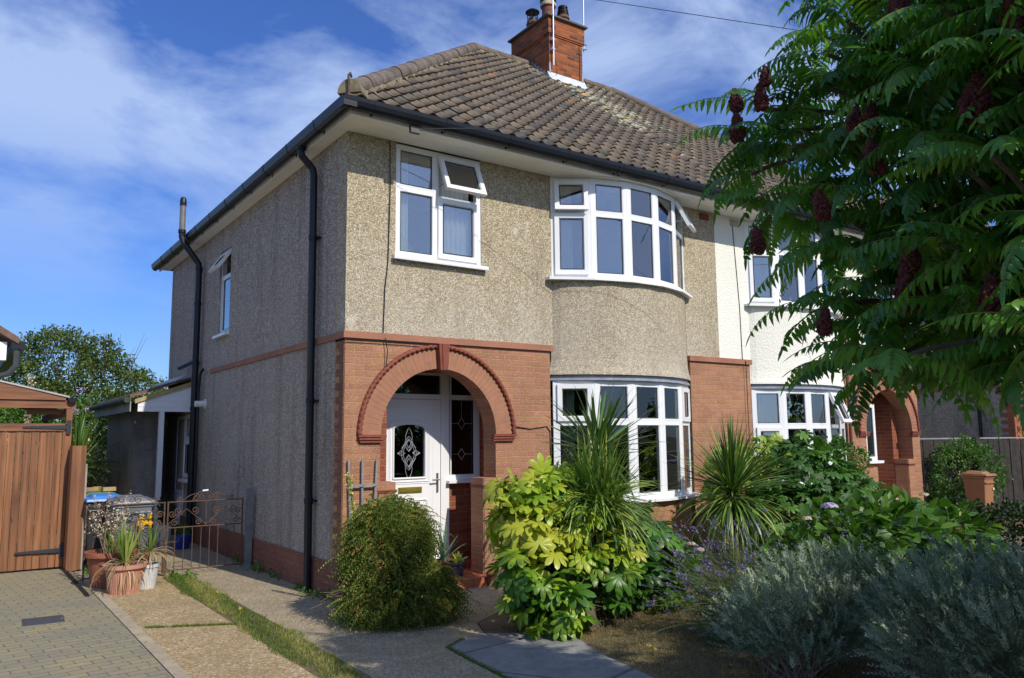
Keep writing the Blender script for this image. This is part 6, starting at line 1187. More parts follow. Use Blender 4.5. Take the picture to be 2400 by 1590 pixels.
# ---- silver bushes, right foreground
def silver(loc, label, ells, n, woody):
    ells = [(e[0], e[1], e[2] - .035, *e[3:]) for e in ells]; t = thing('silver_bush', loc, label, 'shrub'); C = Cloud(); p, nr = ellipsoids(ells, n, .5); k = p[:, 2] > .16 + .1 * RNG.rand(len(p)); p, nr = p[k], nr[k]; m_ = len(p)
    sprigs(C, p, norm(nr * .8 + np.array([-.25, .15, .6]) + rnd_dirs(m_) * .55), rnd_dirs(m_), RNG.uniform(.05, .2, m_), 8, .034, .0055, clump_tint(p, 3.4, .0, .95), T=NEED, curl=.05, tip=.8)
    pp, nn2 = ellipsoids(ells, 520, .08); kk = pp[:, 2] > .25; pp, nn2 = pp[kk], nn2[kk]; m2 = len(pp); sprigs(C, pp, norm(nn2 * .6 + np.array([-.3, .2, .9]) + rnd_dirs(m2) * .35), rnd_dirs(m2), RNG.uniform(.10, .19, m2), 10, .040, .007, RNG.uniform(.55, 1, m2), T=NEED, curl=.1, tip=.8)
    C.build('foliage', LM['silver'], t); w = MB(); c = Vector(loc)
    for i in RNG.choice(m_, woody, replace=False):
        q = Vector(p[i]); b = c + Vector((RNG.uniform(-.15, .15), RNG.uniform(-.15, .15), .01)); w.tube([b, b.lerp(q, .45) + Vector((RNG.uniform(-.05, .05), RNG.uniform(-.05, .05), -.04)), q], [.006, .004, .002], 4, cap=False)
    w.build('woody_stems', 'twig', t); return t
silver((1.35, -4.35, 0), 'silver-grey fine-leaved bush at the lawn edge, left of the larger silver bush', [(1.36, -4.35, .29, .42, .42, .34), (1.75, -4.2, .34, .42, .42, .38), (1.2, -4.5, .2, .28, .28, .2), (2.3, -4.1, .36, .45, .45, .38)], 3900, 110)
silver((1.75, -5.35, 0), 'large silver-grey fine-leaved bush with bare woody stems, bottom right corner', [(1.6, -5.35, .43, .40, .42, .34), (2.0, -5.1, .45, .48, .48, .36), (1.95, -5.75, .53, .48, .48, .36), (2.6, -5.0, .46, .5, .5, .38), (1.4, -5.75, .42, .28, .33, .30)], 4200, 190)
# extra flowering stems rising from the bush tops
lv2 = thing('lavender', (2.3, -4.6, 0), 'sparse lavender stems with a few purple tips standing among the silver bushes', 'lavender')
C = Cloud(); Cf = Cloud(); n = 240; base = np.stack([RNG.uniform(1.3, 3.3, n), RNG.uniform(-4.9, -3.9, n), RNG.uniform(.5, .8, n)], 1); h = norm(np.array([-.82, .57, 0]) + RNG.normal(0, .4, (n, 3)) * np.array([1, 1, 0])); L = RNG.uniform(.2, .5, n); el = RNG.uniform(.3, 1.2, n); ang = el[:, None] - .2 * s_
dr = np.cos(ang)[..., None] * h[:, None] + np.sin(ang)[..., None] * np.array([0, 0, 1.]); P = base[:, None] + np.concatenate([np.zeros((n, 1, 3)), np.cumsum(dr[:, :-1] * (L / 5)[:, None, None], 1)], 1)
C.strips(P, norm(np.cross(h, [0, 0, 1.])), np.full((n, 6), .0018), RNG.uniform(.2, 1, n)); sel = RNG.rand(n) < .22; tp = P[sel, -1]
for k in range(8): Cf.put(SMALL[0], SMALL[1], tp + RNG.normal(0, .006, tp.shape) + np.array([0, 0, .006 * k]), rnd_dirs(len(tp)), rnd_dirs(len(tp)), .013, .01, RNG.uniform(0, 1, len(tp)))
C.build('stems', LM['lav'], lv2); Cf.build('flower_spikes', LM['purple'], lv2)
# hedge and shrub to the right
t = thing('low_hedge', (7.4, -2.9, 0), 'low dark hedge along the garden edge beneath the brown wheelie bin', 'hedge'); leafy('foliage', [(6.5 + k * .55, -2.35 - k * .38, .38, .48, .42, .40 + .05 * (k % 2)) for k in range(7)], 24000, 'darkhedge', .05, .03, t, cluster=(9, .07), depth=.3)
w = MB()
for k in range(7): w.tube([(6.5 + k * .55, -2.35 - k * .38, 0), (6.5 + k * .55, -2.35 - k * .38, .4)], [.03, .015], 6)
w.build('stems', 'bark_d', t)
flowerhead(t, (6.9, -2.4, .86), .06, 'pale', 40, .014); flowerhead(t, (8.6, -3.5, .86), .05, 'pale', 40, .014)
t = thing('garden_shrub', (12.2, -.35, 0), 'bright green small-leaved shrub against the dark fence, left of the brown wheelie bin', 'shrub'); leafy('foliage', [(12.1, -.35, .85, .62, .5, .72), (12.5, -.5, .95, .45, .45, .5), (11.9, -.3, .4, .5, .4, .4)], 9000, 'hedge', .045, .026, t, cluster=(9, .09), depth=.35); trunk('stems', t, (12.2, -.35, 0), [(11.9, -.3, 1.2), (12.4, -.4, 1.2), (12.1, -.5, 1.0)], .04)
t = thing('ivy_climber', (14.3, -.6, 0), 'pale-leaved climber on the brick corner of the far house', 'climber'); leafy('foliage', [(14.42, -.52, 1.6, .14, .07, 1.0), (14.7, -.52, 1.9, .3, .06, .8)], 900, 'varieg', .07, .05, t, cluster=(5, .05)); trunk('stem', t, (14.4, -.52, 0), [(14.4, -.5, 1.6), (14.6, -.5, 1.9)], .015)
t = thing('agave', (2.72, -1.92, 0), 'small blue-green agave rosette in the bed beside the lavender', 'succulent'); C = Cloud(); blades(C, (2.72, -1.92, .02), 16, .36, .06, th=(.1, 1.1), bend=.3); C.build('leaves', LM['agave'], t)

# ================================================================ far left background
t = thing('garden_tree', (-.6, 17, 0), 'bushy dark green tree rising behind the hedge at the far left', 'tree')
leafy('foliage', [(-1.0, 17.2, 3.6, 1.25, 1.1, 1.15), (-.2, 17, 3.2, 1.3, 1.1, 1.0), (-1.9, 17.4, 3.0, 1.0, 1, .9), (.75, 16.6, 2.9, 1.0, .9, .75), (1.5, 16.4, 2.4, 1.0, .8, .6), (-.6, 16.6, 2.4, 1.7, 1.2, 1.0), (-1.2, 17, 4.3, .55, .5, .42), (-.1, 17, 4.15, .5, .5, .4)], 26000, 'bush', .085, .05, t, cluster=(11, .2), depth=.4, tint=(.05, .95)); trunk('trunk', t, (-.6, 17, 0), [(-1.2, 17, 3.8), (-.2, 17, 3.6), (.8, 16.7, 3.1), (-1.7, 17.3, 3.1)], .16, 'bark_d')
w = MB()
for k in range(70):
    b = Vector((RNG.uniform(-1.8, 1.9), 16.8, 3.3 - abs(RNG.normal(0, .4)))); b.z = 2.6 if b.x > .8 else 3.4; e = b + Vector((RNG.uniform(-.5, .6), RNG.uniform(-.3, .3), RNG.uniform(.5, 1.35 if b.x < .6 else .9))); w.tube([b, b.lerp(e, .5), e], [.012, .007, .003], 4)
w.build('bare_twigs', 'bark', t)
t = thing('privet_hedge', (-2.2, 12.5, 0), 'bright green leafy hedge behind the timber canopy', 'hedge'); leafy('foliage', [(-3.8 + k * .75, 12.6 - .15 * k, 1.35, .7, .6, 1.28 + .12 * math.sin(k * 2.1)) for k in range(5)], 21000, 'hedge', .07, .042, t, cluster=(9, .13), depth=.3, tint=(.25, 1.0)); trunk('stems', t, (-2.2, 12.5, 0), [(-3, 12.6, 1.5), (-1.8, 12.4, 1.5), (-1, 12.3, 1.4)], .06)
t = thing('buddleia', (-.2, 11.8, 0), 'buddleia with mauve flower spikes above the outhouse gutter', 'shrub'); leafy('foliage', [(-.55, 11.9, 1.5, .8, .6, 1.25), (.25, 11.8, 1.7, .8, .6, 1.15), (-1.2, 12, 1.2, .5, .5, 1.2)], 9000, 'bush', .10, .028, t, T=LANCE, cluster=(7, .13), depth=.4, tint=(.3, 1.0)); trunk('stems', t, (-.2, 11.8, 0), [(-.7, 11.9, 2), (.3, 11.8, 2.2)], .05)
C = Cloud()
for (x, z) in ((-1.15, 2.75), (-.95, 2.35), (-.7, 2.45), (-.5, 2.35), (-1.25, 2.3), (-.35, 2.5)):
    q = np.array([x, 11.35, z]) + RNG.normal(0, 1, (60, 3)) * np.array([.035, .035, .03]) + np.linspace(-.08, .08, 60)[:, None] * np.array([1.0, 0, .3]); C.put(SMALL[0], SMALL[1], q, rnd_dirs(60), rnd_dirs(60), .03, .025, RNG.uniform(0, 1, 60))
C.build('flower_spikes', LM['mauve'], t)
t = thing('spiky_yucca', (-1.5, 8.2, 0), 'spiky green yucca between the timber gate and the dark outhouse', 'palm'); C = Cloud(); blades(C, (-1.52, 8.2, 1.25), 150, .95, .035, th=(0, 1.9), bend=.35, tint=(.2, .75)); C.build('leaf_head', LM['cord'], t); w = MB(); w.tube([(-1.5, 8.2, 0), (-1.52, 8.2, 1.25)], [.09, .07], 10); w.build('trunk', 'bark', t)
t = thing('dried_flower_shrub', (-1.25, 9.2, 0), 'shrub with faded pinkish seed heads beside the dark outhouse wall', 'shrub'); leafy('foliage', [(-1.35, 9.3, .9, .45, .5, .85)], 2600, 'bush', .06, .035, t, cluster=(6, .1), tint=(.4, 1)); C = Cloud(); p, nr = ellipsoids([(-1.35, 9.2, 1.0, .48, .5, .75)], 1800, .2); C.put(SMALL[0], SMALL[1], p, rnd_dirs(len(p)), rnd_dirs(len(p)), .045, .035, RNG.uniform(0, 1, len(p))); C.build('seed_heads', LM['pale'], t)
t = thing('mullein', (-2.15, 10.3, 0), 'tall pale flower spike rising in front of the bright hedge', 'flower'); C = Cloud(); q = np.stack([np.full(260, -2.15) + RNG.normal(0, .025, 260), np.full(260, 10.3) + RNG.normal(0, .025, 260), np.linspace(1.9, 2.95, 260)], 1); C.put(SMALL[0], SMALL[1], q, rnd_dirs(260), rnd_dirs(260), .05, .04, RNG.uniform(0, 1, 260)); C.build('flower_spike', LM['pale'], t); w = MB(); w.tube([(-2.15, 10.3, 0), (-2.15, 10.3, 2.9)], [.02, .01], 6); w.build('stem', 'twig', t)

# mullein and trellis by the porch
t = thing('mullein', (-.06, -.42, 0), 'pale yellow mullein spike standing against the house corner', 'flower')
C = Cloud(); nq = 330; zq = np.linspace(.62, 1.32, nq); q = np.stack([-.02 - (zq - .6) * .16 + RNG.normal(0, .016, nq), -.45 + RNG.normal(0, .016, nq), zq], 1); C.put(SMALL[0], SMALL[1], q, rnd_dirs(nq), rnd_dirs(nq), .026, .022, RNG.uniform(0, 1, nq)); C.build('flower_spike', leafmat('yellow_petal', [(0, (.30, .30, .06)), (1, (.68, .62, .22))], .7, .2, .1), t)
w = MB(); w.tube([(0, -.42, 0), (-.02, -.45, .6), (-.13, -.45, 1.32)], [.014, .012, .006], 6); w.build('stem', simple('mullein_stem', (.14, .17, .06), .8), t)
t = thing('trellis', (.2, -.05, 0), 'grey wooden fan trellis leaning on the brick left of the porch', 'trellis'); w = MB()
for xa, xb in ((.10, .045), (.2, .2), (.30, .365)): w.hexa([(xa - .011, -.06, .02), (xa + .011, -.06, .02), (xa + .011, -.035, .02), (xa - .011, -.035, .02), (xb - .011, -.052, 1.43), (xb + .011, -.052, 1.43), (xb + .011, -.03, 1.43), (xb - .011, -.03, 1.43)])
M['greywood'] = simple('grey_painted_wood', (.26, .25, .26), .8, .25, 12, fine=50); w.build('uprights', 'greywood', t)
w = MB()
for z in (.4, .8, 1.17): w.box(.20 - .10 - z * .045, .20 + .10 + z * .045, -.068, -.06, z - .014, z + .014)
w.build('crossbars', 'greywood', t)

# ================================================================ pots on the step
def potplant(name, c, r0, r1, h, mat, label, ribs=0, rim=.02, plant=None, soil=True, cat='pot plant'):
    t = thing(name, c, label, cat); w = MB(); n = 64 if ribs else 26
    w.lathe([(r0, 0), (r0 + (r1 - r0) * .85, h * .86)], c, 96 if ribs else n, rib=.018 if ribs else 0, nr=ribs)
    w.lathe([(r1 + .002, h * .86), (r1 + rim, h * .87), (r1 + rim, h), (r1 - .012, h), (r1 - .02, h * .84)], c, 40)
    p_ = w.build('pot', mat, t)
    if soil: w = MB(); w.lathe([(0.001, h * .9), (r1 - .014, h * .9), (r1 - .02, h * .86), (0.001, h * .86)], c, 24); w.build('soil', 'soil', t)
    if plant: plant(t, Vector(c) + Vector((0, 0, h * .9)))
    return t
M['terra'] = simple('terracotta_plastic', (.50, .25, .17), .7, .12, 4, fine=50); M['terra2'] = simple('dark_terracotta', (.30, .10, .055), .75, .35, 6, fine=40); M['whitepot'] = simple('weathered_white_pot', (.62, .64, .64), .6, .2, 8, fine=30); M['bluepot'] = simple('dark_blue_glaze', (.03, .035, .06), .25, .4, 14, spec=.6)
def pl_dracaena(dead=40, live=38, L=.42):
    def f(t, c):
        C = Cloud(); blades(C, tuple(c), live, L, .026, th=(0, .5), bend=.2, tint=(.5, 1)); C.build('foliage', LM['cord'], t)
        C = Cloud(); blades(C, tuple(c + Vector((0, 0, .02))), dead, L * .9, .014, th=(.9, 2.0), bend=1.9, tint=(.2, 1)); C.build('dry_leaves', LM['dead'], t)
    return f
potplant('potted_plant', (-1.69, 2.0, 0), .15, .205, .31, 'terra', 'ribbed pink terracotta pot with a spiky plant and drooping dead leaves, front of the group', ribs=42, plant=pl_dracaena(70, 34, .50))
def pl_tuft(t, c):
    w = MB(); w.tube([c, c + Vector((.03, -.02, .16))], [.014, .012], 6); w.build('stem', 'twig', t); C = Cloud(); blades(C, tuple(c + Vector((.03, -.02, .17))), 26, .30, .016, th=(0, .8), bend=.3, tint=(.3, .9)); C.build('foliage', LM['cord'], t); C = Cloud(); blades(C, tuple(c + Vector((.03, -.02, .15))), 46, .34, .013, th=(1.0, 1.9), bend=1.2, tint=(.3, 1)); C.build('dry_leaves', LM['dead'], t)
t = potplant('potted_plant', (-1.44, 2.14, 0), .095, .135, .27, 'whitepot', 'weathered white pot with a half-dead spiky plant, right of the ribbed pot', rim=.004, plant=pl_tuft)
def pl_dry(t, c):
    w = MB(); C = Cloud(); q = []
    for k in range(26):
        e = c + Vector((RNG.uniform(-.30, .20), RNG.uniform(-.15, .2), RNG.uniform(.2, .72))); b = c + Vector((RNG.uniform(-.1, .1), RNG.uniform(-.1, .1), 0)); md = b.lerp(e, .6) + Vector((0, 0, .08)); w.tube([b, md, e], [.004, .003, .0015], 4)
        for j in range(16): s = RNG.uniform(.45, 1.0); pnt = b.lerp(md, s / .6) if s < .6 else md.lerp(e, (s - .6) / .4); q.append(tuple(pnt + Vector(RNG.normal(0, .018, 3))))
    w.build('stems', 'twig', t); q = np.array(q); C.put(OVAL[0], OVAL[1], q, rnd_dirs(len(q)), rnd_dirs(len(q)), .026, .017, RNG.uniform(0, 1, len(q))); C.build('seed_heads', LM['pale'], t)
    C = Cloud(); blades(C, tuple(c), 22, .3, .02, th=(0, .9), tint=(.3, .9)); C.build('foliage', LM['cord'], t)
potplant('potted_plant', (-1.76, 2.52, 0), .19, .25, .40, 'terra2', 'large dark terracotta pot of dried pale seed heads behind the ribbed pot', plant=pl_dry, rim=.03)
def pl_sticks(t, c):
    w = MB()
    for k in range(16): b = c + Vector((RNG.uniform(-.09, .09), RNG.uniform(-.08, .08), 0)); w.tube([b, b + Vector((RNG.uniform(-.05, .05), RNG.uniform(-.05, .05), RNG.uniform(.15, .5)))], [.008, .006], 5)
    w.build('dead_stems', 'twig', t); leafy('foliage', [(c.x, c.y, c.z + .08, .12, .1, .1)], 160, 'hedge', .04, .025, t)
potplant('potted_plant', (-1.50, 2.62, 0), .12, .16, .30, 'terra2', 'terracotta pot of short bare dead stems in front of the iron gate', plant=pl_sticks)
def pl_succ(t, c):
    C = Cloud(); blades(C, (c.x, c.y, c.z), 46, .13, .03, th=(0, 1.3), bend=.3, tint=(.6, 1)); C.build('foliage', LM['varieg'], t)
potplant('potted_plant', (1.45, .12, .098), .07, .10, .16, 'bluepot', 'small dark blue glazed pot of yellow-green succulents on the lower tiled step', plant=pl_succ, rim=.012)
def pl_alo(t, c): C = Cloud(); blades(C, (c.x, c.y, c.z), 15, .42, .035, th=(.0, 1.35), bend=.9, tint=(.3, .8)); C.build('foliage', LM['agave'], t)
potplant('potted_plant', (1.43, .38, .098), .08, .11, .15, 'terra2', 'terracotta pot of long arching aloe leaves behind the blue glazed pot on the step', plant=pl_alo, rim=.012)
potplant('plant_pot', (1.74, -.20, 0), .06, .085, .15, 'terra2', 'small plain terracotta pot on the ground at the foot of the right porch pier', rim=.01, cat='pot')
# things behind the gate under the lean-to
M['cobalt'] = simple('cobalt_glaze', (.01, .04, .30), .25, .2, spec=.6)
potplant('plant_pot', (-.33, 5.35, 0), .10, .14, .22, 'cobalt', 'round cobalt blue pot on the path beyond the iron gate', rim=.01, cat='pot', plant=lambda t, c: leafy('foliage', [(c.x, c.y, c.z + .06, .12, .12, .1)], 120, 'hedge', .05, .03, t))
potplant('plant_pot', (-.50, 5.75, 0), .07, .09, .34, 'whitepot', 'pale ribbed container standing by the white porch post', rim=.006, cat='pot', plant=lambda t, c: leafy('foliage', [(c.x, c.y, c.z + .25, .12, .12, .25)], 300, 'darkhedge', .05, .03, t))

# ================================================================ wheelie bins
def bin_(c, label, body, lid, s=.88, rot=0.0, group='wheelie bins in a row behind the iron gate', number=False, badge=False, tall=1.0):
    t = thing('wheelie_bin', c, label, 'wheelie bin', group); cx, cy = c[0], c[1]; W0, W1, D0, D1, H = .20 * s, .245 * s, .20 * s, .27 * s, 1.0 * s * tall
    w = MB(); w.hexa([(cx - W0, cy - D0, .05), (cx + W0, cy - D0, .05), (cx + W0, cy + D0, .05), (cx - W0, cy + D0, .05), (cx - W1, cy - D1, H), (cx + W1, cy - D1, H), (cx + W1, cy + D1, H), (cx - W1, cy + D1, H)])
    w.box(cx - W1 - .015, cx + W1 + .015, cy - D1 - .012, cy + D1 + .01, H - .05, H - .001); w.box(cx - W0 * .8, cx + W0 * .8, cy - D0 - .012, cy - D0 + .03, .05, .22); w.box(cx - W1 * .95, cx + W1 * .95, cy - D1 - .018, cy - D1 + .03, H - .13, H - .1)
    o = w.build('body', body, t); bv = o.modifiers.new('bevel', 'BEVEL'); bv.width = .012; bv.segments = 2
    w = MB(); z = H; w.hexa([(cx - W1 - .03, cy - D1 - .05, z), (cx + W1 + .03, cy - D1 - .05, z), (cx + W1 + .03, cy + D1 + .02, z), (cx - W1 - .03, cy + D1 + .02, z), (cx - W1 - .02, cy - D1 - .035, z + .035), (cx + W1 + .02, cy - D1 - .035, z + .035), (cx + W1 + .02, cy + D1 + .015, z + .05), (cx - W1 - .02, cy + D1 + .015, z + .05)])
    w.hexa([(cx - W1 + .03, cy - D1 + .03, z + .036), (cx + W1 - .03, cy - D1 + .03, z + .036), (cx + W1 - .03, cy + D1 - .03, z + .045), (cx - W1 + .03, cy + D1 - .03, z + .045), (cx - W1 + .07, cy - D1 + .07, z + .07), (cx + W1 - .07, cy - D1 + .07, z + .07), (cx + W1 - .07, cy + D1 - .05, z + .085), (cx - W1 + .07, cy + D1 - .05, z + .085)])
    for sx in (-1, 1): w.tube([(cx + sx * W1 * .7, cy + D1 - .01, z + .02), (cx + sx * W1 * .7, cy + D1 + .07, z + .02)], .018, 8)
    w.tube([(cx - W1, cy + D1 + .07, z + .02), (cx + W1, cy + D1 + .07, z + .02)], .016, 8)
    o = w.build('lid', lid, t); bv = o.modifiers.new('bevel', 'BEVEL'); bv.width = .01; bv.segments = 2
    for sx in (-1, 1): w = MB(); w.tube([(cx + sx * (W0 + .01) - .02, cy + D0 + .03, .09), (cx + sx * (W0 + .01) + .02, cy + D0 + .03, .09)], .09, 20); w.build('wheel', 'gasket', t)
    if number:
        for k, ox in enumerate((.075, .165)):
            w = MB(); z0 = .56 * 1.0; yy = cy - D1 - .006; X0 = cx + ox
            S_ = [(.03, 0, .03, .16), (-.035, .055, .045, .055), (-.035, .055, .03, .16)]
            for (a, b, c_, d) in S_:
                n = 6
                for q in range(n):
                    tt = q / (n - 1); pass
                    px, pz = X0 + a + (c_ - a) * tt, z0 + b + (d - b) * tt - k * -.015; an = RNG.uniform(0, 1)
                    for j in range(7):
                        a1 = an + 2 * PI * j / 7; w.tube([(px, yy, pz), (px + .019 * math.cos(a1), yy - .001, pz + .019 * math.sin(a1))], [.0075, .004], 5)
            w.build('number_sticker', simple('sunflower_yellow_%d' % k, (.72, .42, .02), .6, .35, 60), t)
            w = MB(); w.box(X0 - .01, X0 + .045, yy - .0, yy + .003, z0 + .148 + k * .015, z0 + .19 + k * .015); w.build('sticker_sky', simple('sticker_blue_%d' % k, (.25, .5, .78), .5, .2), t)
    if badge:
        w = MB(); w.box(cx + .1, cx + .15, cy - D1 - .004, cy - D1 - .0, .66, .70); w.build('badge', simple('pale_badge', (.6, .58, .5), .6), t)
    return t
M['bin_grey'] = simple('grey_plastic', (.16, .17, .19), .45, .15, 4); M['bin_black'] = simple('charcoal_plastic', (.03, .032, .035), .45, .2, 4); M['lid_blue'] = simple('blue_plastic', (.06, .22, .60), .4, .15, 4); M['lid_green'] = simple('green_plastic', (.10, .22, .08), .5, .2, 4); M['bin_brown'] = simple('brown_plastic', (.32, .15, .07), .5, .12, 4)
bin_((-1.43, 3.36, 0), 'grey wheelie bin with yellow sunflower number stickers, nearest the iron gate', 'bin_grey', 'bin_grey', number=True)
bin_((-1.64, 4.02, 0), 'charcoal wheelie bin with a blue lid, between the numbered grey bin and the green-lidded bin', 'bin_black', 'lid_blue')
bin_((-1.62, 4.75, 0), 'charcoal wheelie bin with a green lid and bricks on top, farthest of the row', 'bin_black', 'lid_green')
bin_((11.45, -.95, 0), 'brown wheelie bin in front of the dark fence at the far right', 'bin_brown', 'bin_brown', group='wheelie bins in front of the fence', s=.68, badge=True, tall=1.33)
for k, (x, y, r, lab, c) in enumerate(((-1.50, 4.66, .2, 'buff brick lying on the green bin lid, nearest the grey wall', (.48, .34, .17)), (-1.62, 4.88, 1.2, 'buff brick on the green bin lid, behind the nearer brick', (.46, .34, .14)), (-1.78, 4.72, .5, 'pinkish broken brick on the green bin lid, left of the buff bricks', (.40, .24, .17)))):
    w = MB(); c_, s2 = math.cos(r), math.sin(r); fr = (V(x, y, .966), V(c_, s2, 0), Z, V(-s2, c_, 0)); w.lbox(fr, -.085, .085, -.002, .05, -.045, .045); o = w.build('brick', simple('brick_%s' % 'abc'[k], c, .9, .25, 20, fine=70)); tag(o, lab, 'brick', 'bricks weighing down the green bin lid')

# ================================================================ wrought-iron gates
M['rust'] = simple('rusty_iron_bars', (.12, .07, .05), .8, .4, 20)
def scroll(w, c, r, a0, turns, s, y, rr=.0055):
    pts = []
    for k in range(26): t = k / 25; rad = r * (1 - .82 * t); a = a0 + s * turns * 2 * PI * t; pts.append((c[0] + rad * math.cos(a), y, c[1] + rad * math.sin(a)))
    w.tube(pts, rr, 5)
def gate(x0, x1, y, label, hinge):
    t = thing('iron_gate', ((x0 + x1) / 2, y, 0), label, 'gate', 'pair of wrought-iron gates across the side path'); w = MB(); zt, zm, zb = .89, .575, .06; r = .008
    for x in (x0 + .01, x1 - .01): w.tube([(x, y, 0.03), (x, y, zt + .0)], .010, 6)
    for z in (zt, zm, zb): w.tube([(x0, y, z), (x1, y, z)], r, 6)
    w.build('frame', 'rust', t); w = MB(); n = 9
    for k in range(1, n): x = x0 + (x1 - x0) * k / n; w.tube([(x, y, zb), (x, y, zm)], .0055, 5)
    xm = (x0 + x1) / 2; w.tube([(xm, y, zm), (xm, y, zt)], .0055, 5); w.build('bars', 'rust', t); w = MB(); q = (x1 - x0) / 2
    for sx in (-1, 1):
        for cx in (.5,):
            c = xm + sx * q * .5
            w.tube([(xm, y, zm + .02), (c - sx * .0, y, zt - .09), (xm + sx * q, y, zm + .03)], .0048, 5)
            scroll(w, (c - .10, zm + .20), .048, -PI / 2, 1.4, -1, y); scroll(w, (c + .10, zm + .20), .048, -PI / 2, 1.4, 1, y); scroll(w, (c - .14, zm + .06), .042, PI / 2, 1.4, 1, y); scroll(w, (c + .14, zm + .06), .042, PI / 2, 1.4, -1, y); scroll(w, (xm + sx * (q - .06), zm + .17), .045, 0, 1.4, sx, y)
    for sx in (-1, 1):
        scroll(w, (xm + sx * .13, zt + .05), .046, PI / 2, 1.3, sx, y); w.tube([(xm + sx * .13, y, zt + .096), (xm + sx * .20, y, zt + .075), (xm + sx * .30, y, zt + .01)], .0048, 5); scroll(w, (xm + sx * .32, zt + .035), .033, PI, 1.3, -sx, y)
        scroll(w, (xm + sx * .05, zt + .055), .04, PI / 2, 1.2, -sx, y)
    w.build('scrollwork', 'rust', t)
    return t
gate(-2.0, -1.115, 2.86, 'left leaf of the rusty wrought-iron gates, partly hidden by the pots', 0)
g2 = gate(-1.095, -.16, 2.86, 'right leaf of the rusty wrought-iron gates, in front of the shaded side path', 1)
w = MB(); w.tube([(-.80, 2.86, .9), (-.72, 2.86, 1.0), (-.66, 2.86, 1.015)], .006, 6); w.build('latch_arm', 'rust', g2); w = MB(); w.tube([(-.68, 2.86, 1.015), (-.61, 2.86, 1.02)], .012, 8); w.build('handle_grip', simple('white_grip', (.7, .7, .7), .5, .1), g2)
w = MB(); w.box(-.12, -.045, 2.82, 2.89, 0, 1.0); w.box(-.118, -.047, 2.822, 2.888, 1.0, 1.015); tag(w.build('gate_post', simple('grey_green_post', (.20, .21, .22), .8, .3, 8)), 'square grey post against the wall carrying the right iron gate', 'gate post')
w = MB(); w.tube([(-1.105, 2.82, 0), (-1.105, 2.82, .45)], .014, 8); tag(w.build('gate_stop', 'rust'), 'short rusty iron stop post where the two gates meet', 'gate stop')

# ================================================================ timber gate, post and canopy at the left
m = NT('brown_stained_timber'); wv = m.n('ShaderNodeTexNoise'); wv.inputs['Scale'].default_value = 1.0; wv.inputs['Detail'].default_value = 6; m.l(m.mapped((30, 30, 1.4)), wv.inputs['Vector'])
kn = m.vor(3.2, m.mapped((2.2, 2.2, .9))); col = m.ramp(wv.outputs[0], [(.3, (.11, .042, .016)), (.5, (.24, .098, .036)), (.7, (.36, .155, .060))]); col = m.mix(m.ramp(m.noise(1.3, 3), [(.4, 0.0), (.7, .35)]), col, (.36, .16, .07)); col = m.mix(m.ramp(kn.outputs['Distance'], [(.04, .9), (.12, 0.0)]), col, (.05, .02, .01)); bd_ = m.vor(4.0, m.mapped((2.85, 2.85, 0.0))); sb = m.n('ShaderNodeSeparateColor'); m.l(bd_.outputs['Color'], sb.inputs[0]); col = m.mix(m.ramp(sb.outputs[0], [(.3, 0.0), (.9, .45)]), col, (.10, .04, .02)); m.base(col); m.rough(.6); m.bump(wv.outputs[0], .25, .004); M['timber'] = m.m
m = NT('brown_timber_beam'); wv = m.n('ShaderNodeTexNoise'); wv.inputs['Scale'].default_value = 1.0; wv.inputs['Detail'].default_value = 6; m.l(m.mapped((2.0, 26, 26)), wv.inputs['Vector']); m.base(m.ramp(wv.outputs[0], [(.25, (.12, .045, .02)), (.5, (.21, .085, .04)), (.8, (.30, .13, .06))])); m.rough(.65); M['beam'] = m.m
tg = thing('timber_gate', (-3.1, 4.32, 0), 'tall brown boarded timber gate with black strap hinges, left edge', 'gate')
w = MB(); x = -4.6; k = 0
while x < -2.13: wd = .088; w.box(x, x + wd - .006, 4.315 + (.006 if k % 2 else 0), 4.34, .03, 1.795 - RNG.uniform(0, .002)); x += wd; k += 1
w.build('boards', 'timber', tg)
w = MB(); w.box(-4.6, -2.115, 4.295, 4.345, 1.797, 1.895); w.build('top_rail', 'beam', tg)
for z in (1.845, .245):
    w = MB(); w.hexa([(-2.60, 4.283, z - .012), (-2.10, 4.283, z - .028), (-2.10, 4.294, z - .028), (-2.60, 4.294, z - .012), (-2.60, 4.283, z + .012), (-2.10, 4.283, z + .028), (-2.10, 4.294, z + .028), (-2.60, 4.294, z + .012)]) ; w.box(-2.098, -2.045, 4.283, 4.294, z - .09, z + .09); w.build('strap_hinge', simple('black_hinge', (.03, .035, .05), .45, .2), tg)
can = thing('timber_canopy', (-3.1, 5.5, 0), 'brown timber car canopy with pitched front board and black gutter, above the boarded gate', 'canopy')
w = MB(); w.box(-2.105, -2.03, 4.35, 4.43, 0, 2.095); w.build('post', 'timber', can, props=dict(label='front corner post')); w = MB(); w.box(-2.105, -2.03, 7.6, 7.68, 0, 2.095); w.build('post', 'timber', can)
w = MB(); w.box(-5.0, -1.995, 4.37, 4.42, 2.10, 2.205); w.build('front_beam', 'beam', can)
sl_ = .235
w = MB(); w.hexa([(-5.0, 4.345, 2.22), (-2.12, 4.345, 2.207), (-2.12, 4.368, 2.207), (-5.0, 4.368, 2.22), (-5.0, 4.345, 2.235 + 2.95 * sl_), (-2.12, 4.345, 2.235), (-2.12, 4.368, 2.235), (-5.0, 4.368, 2.235 + 2.95 * sl_)]); w.build('gable_board', 'beam', can)
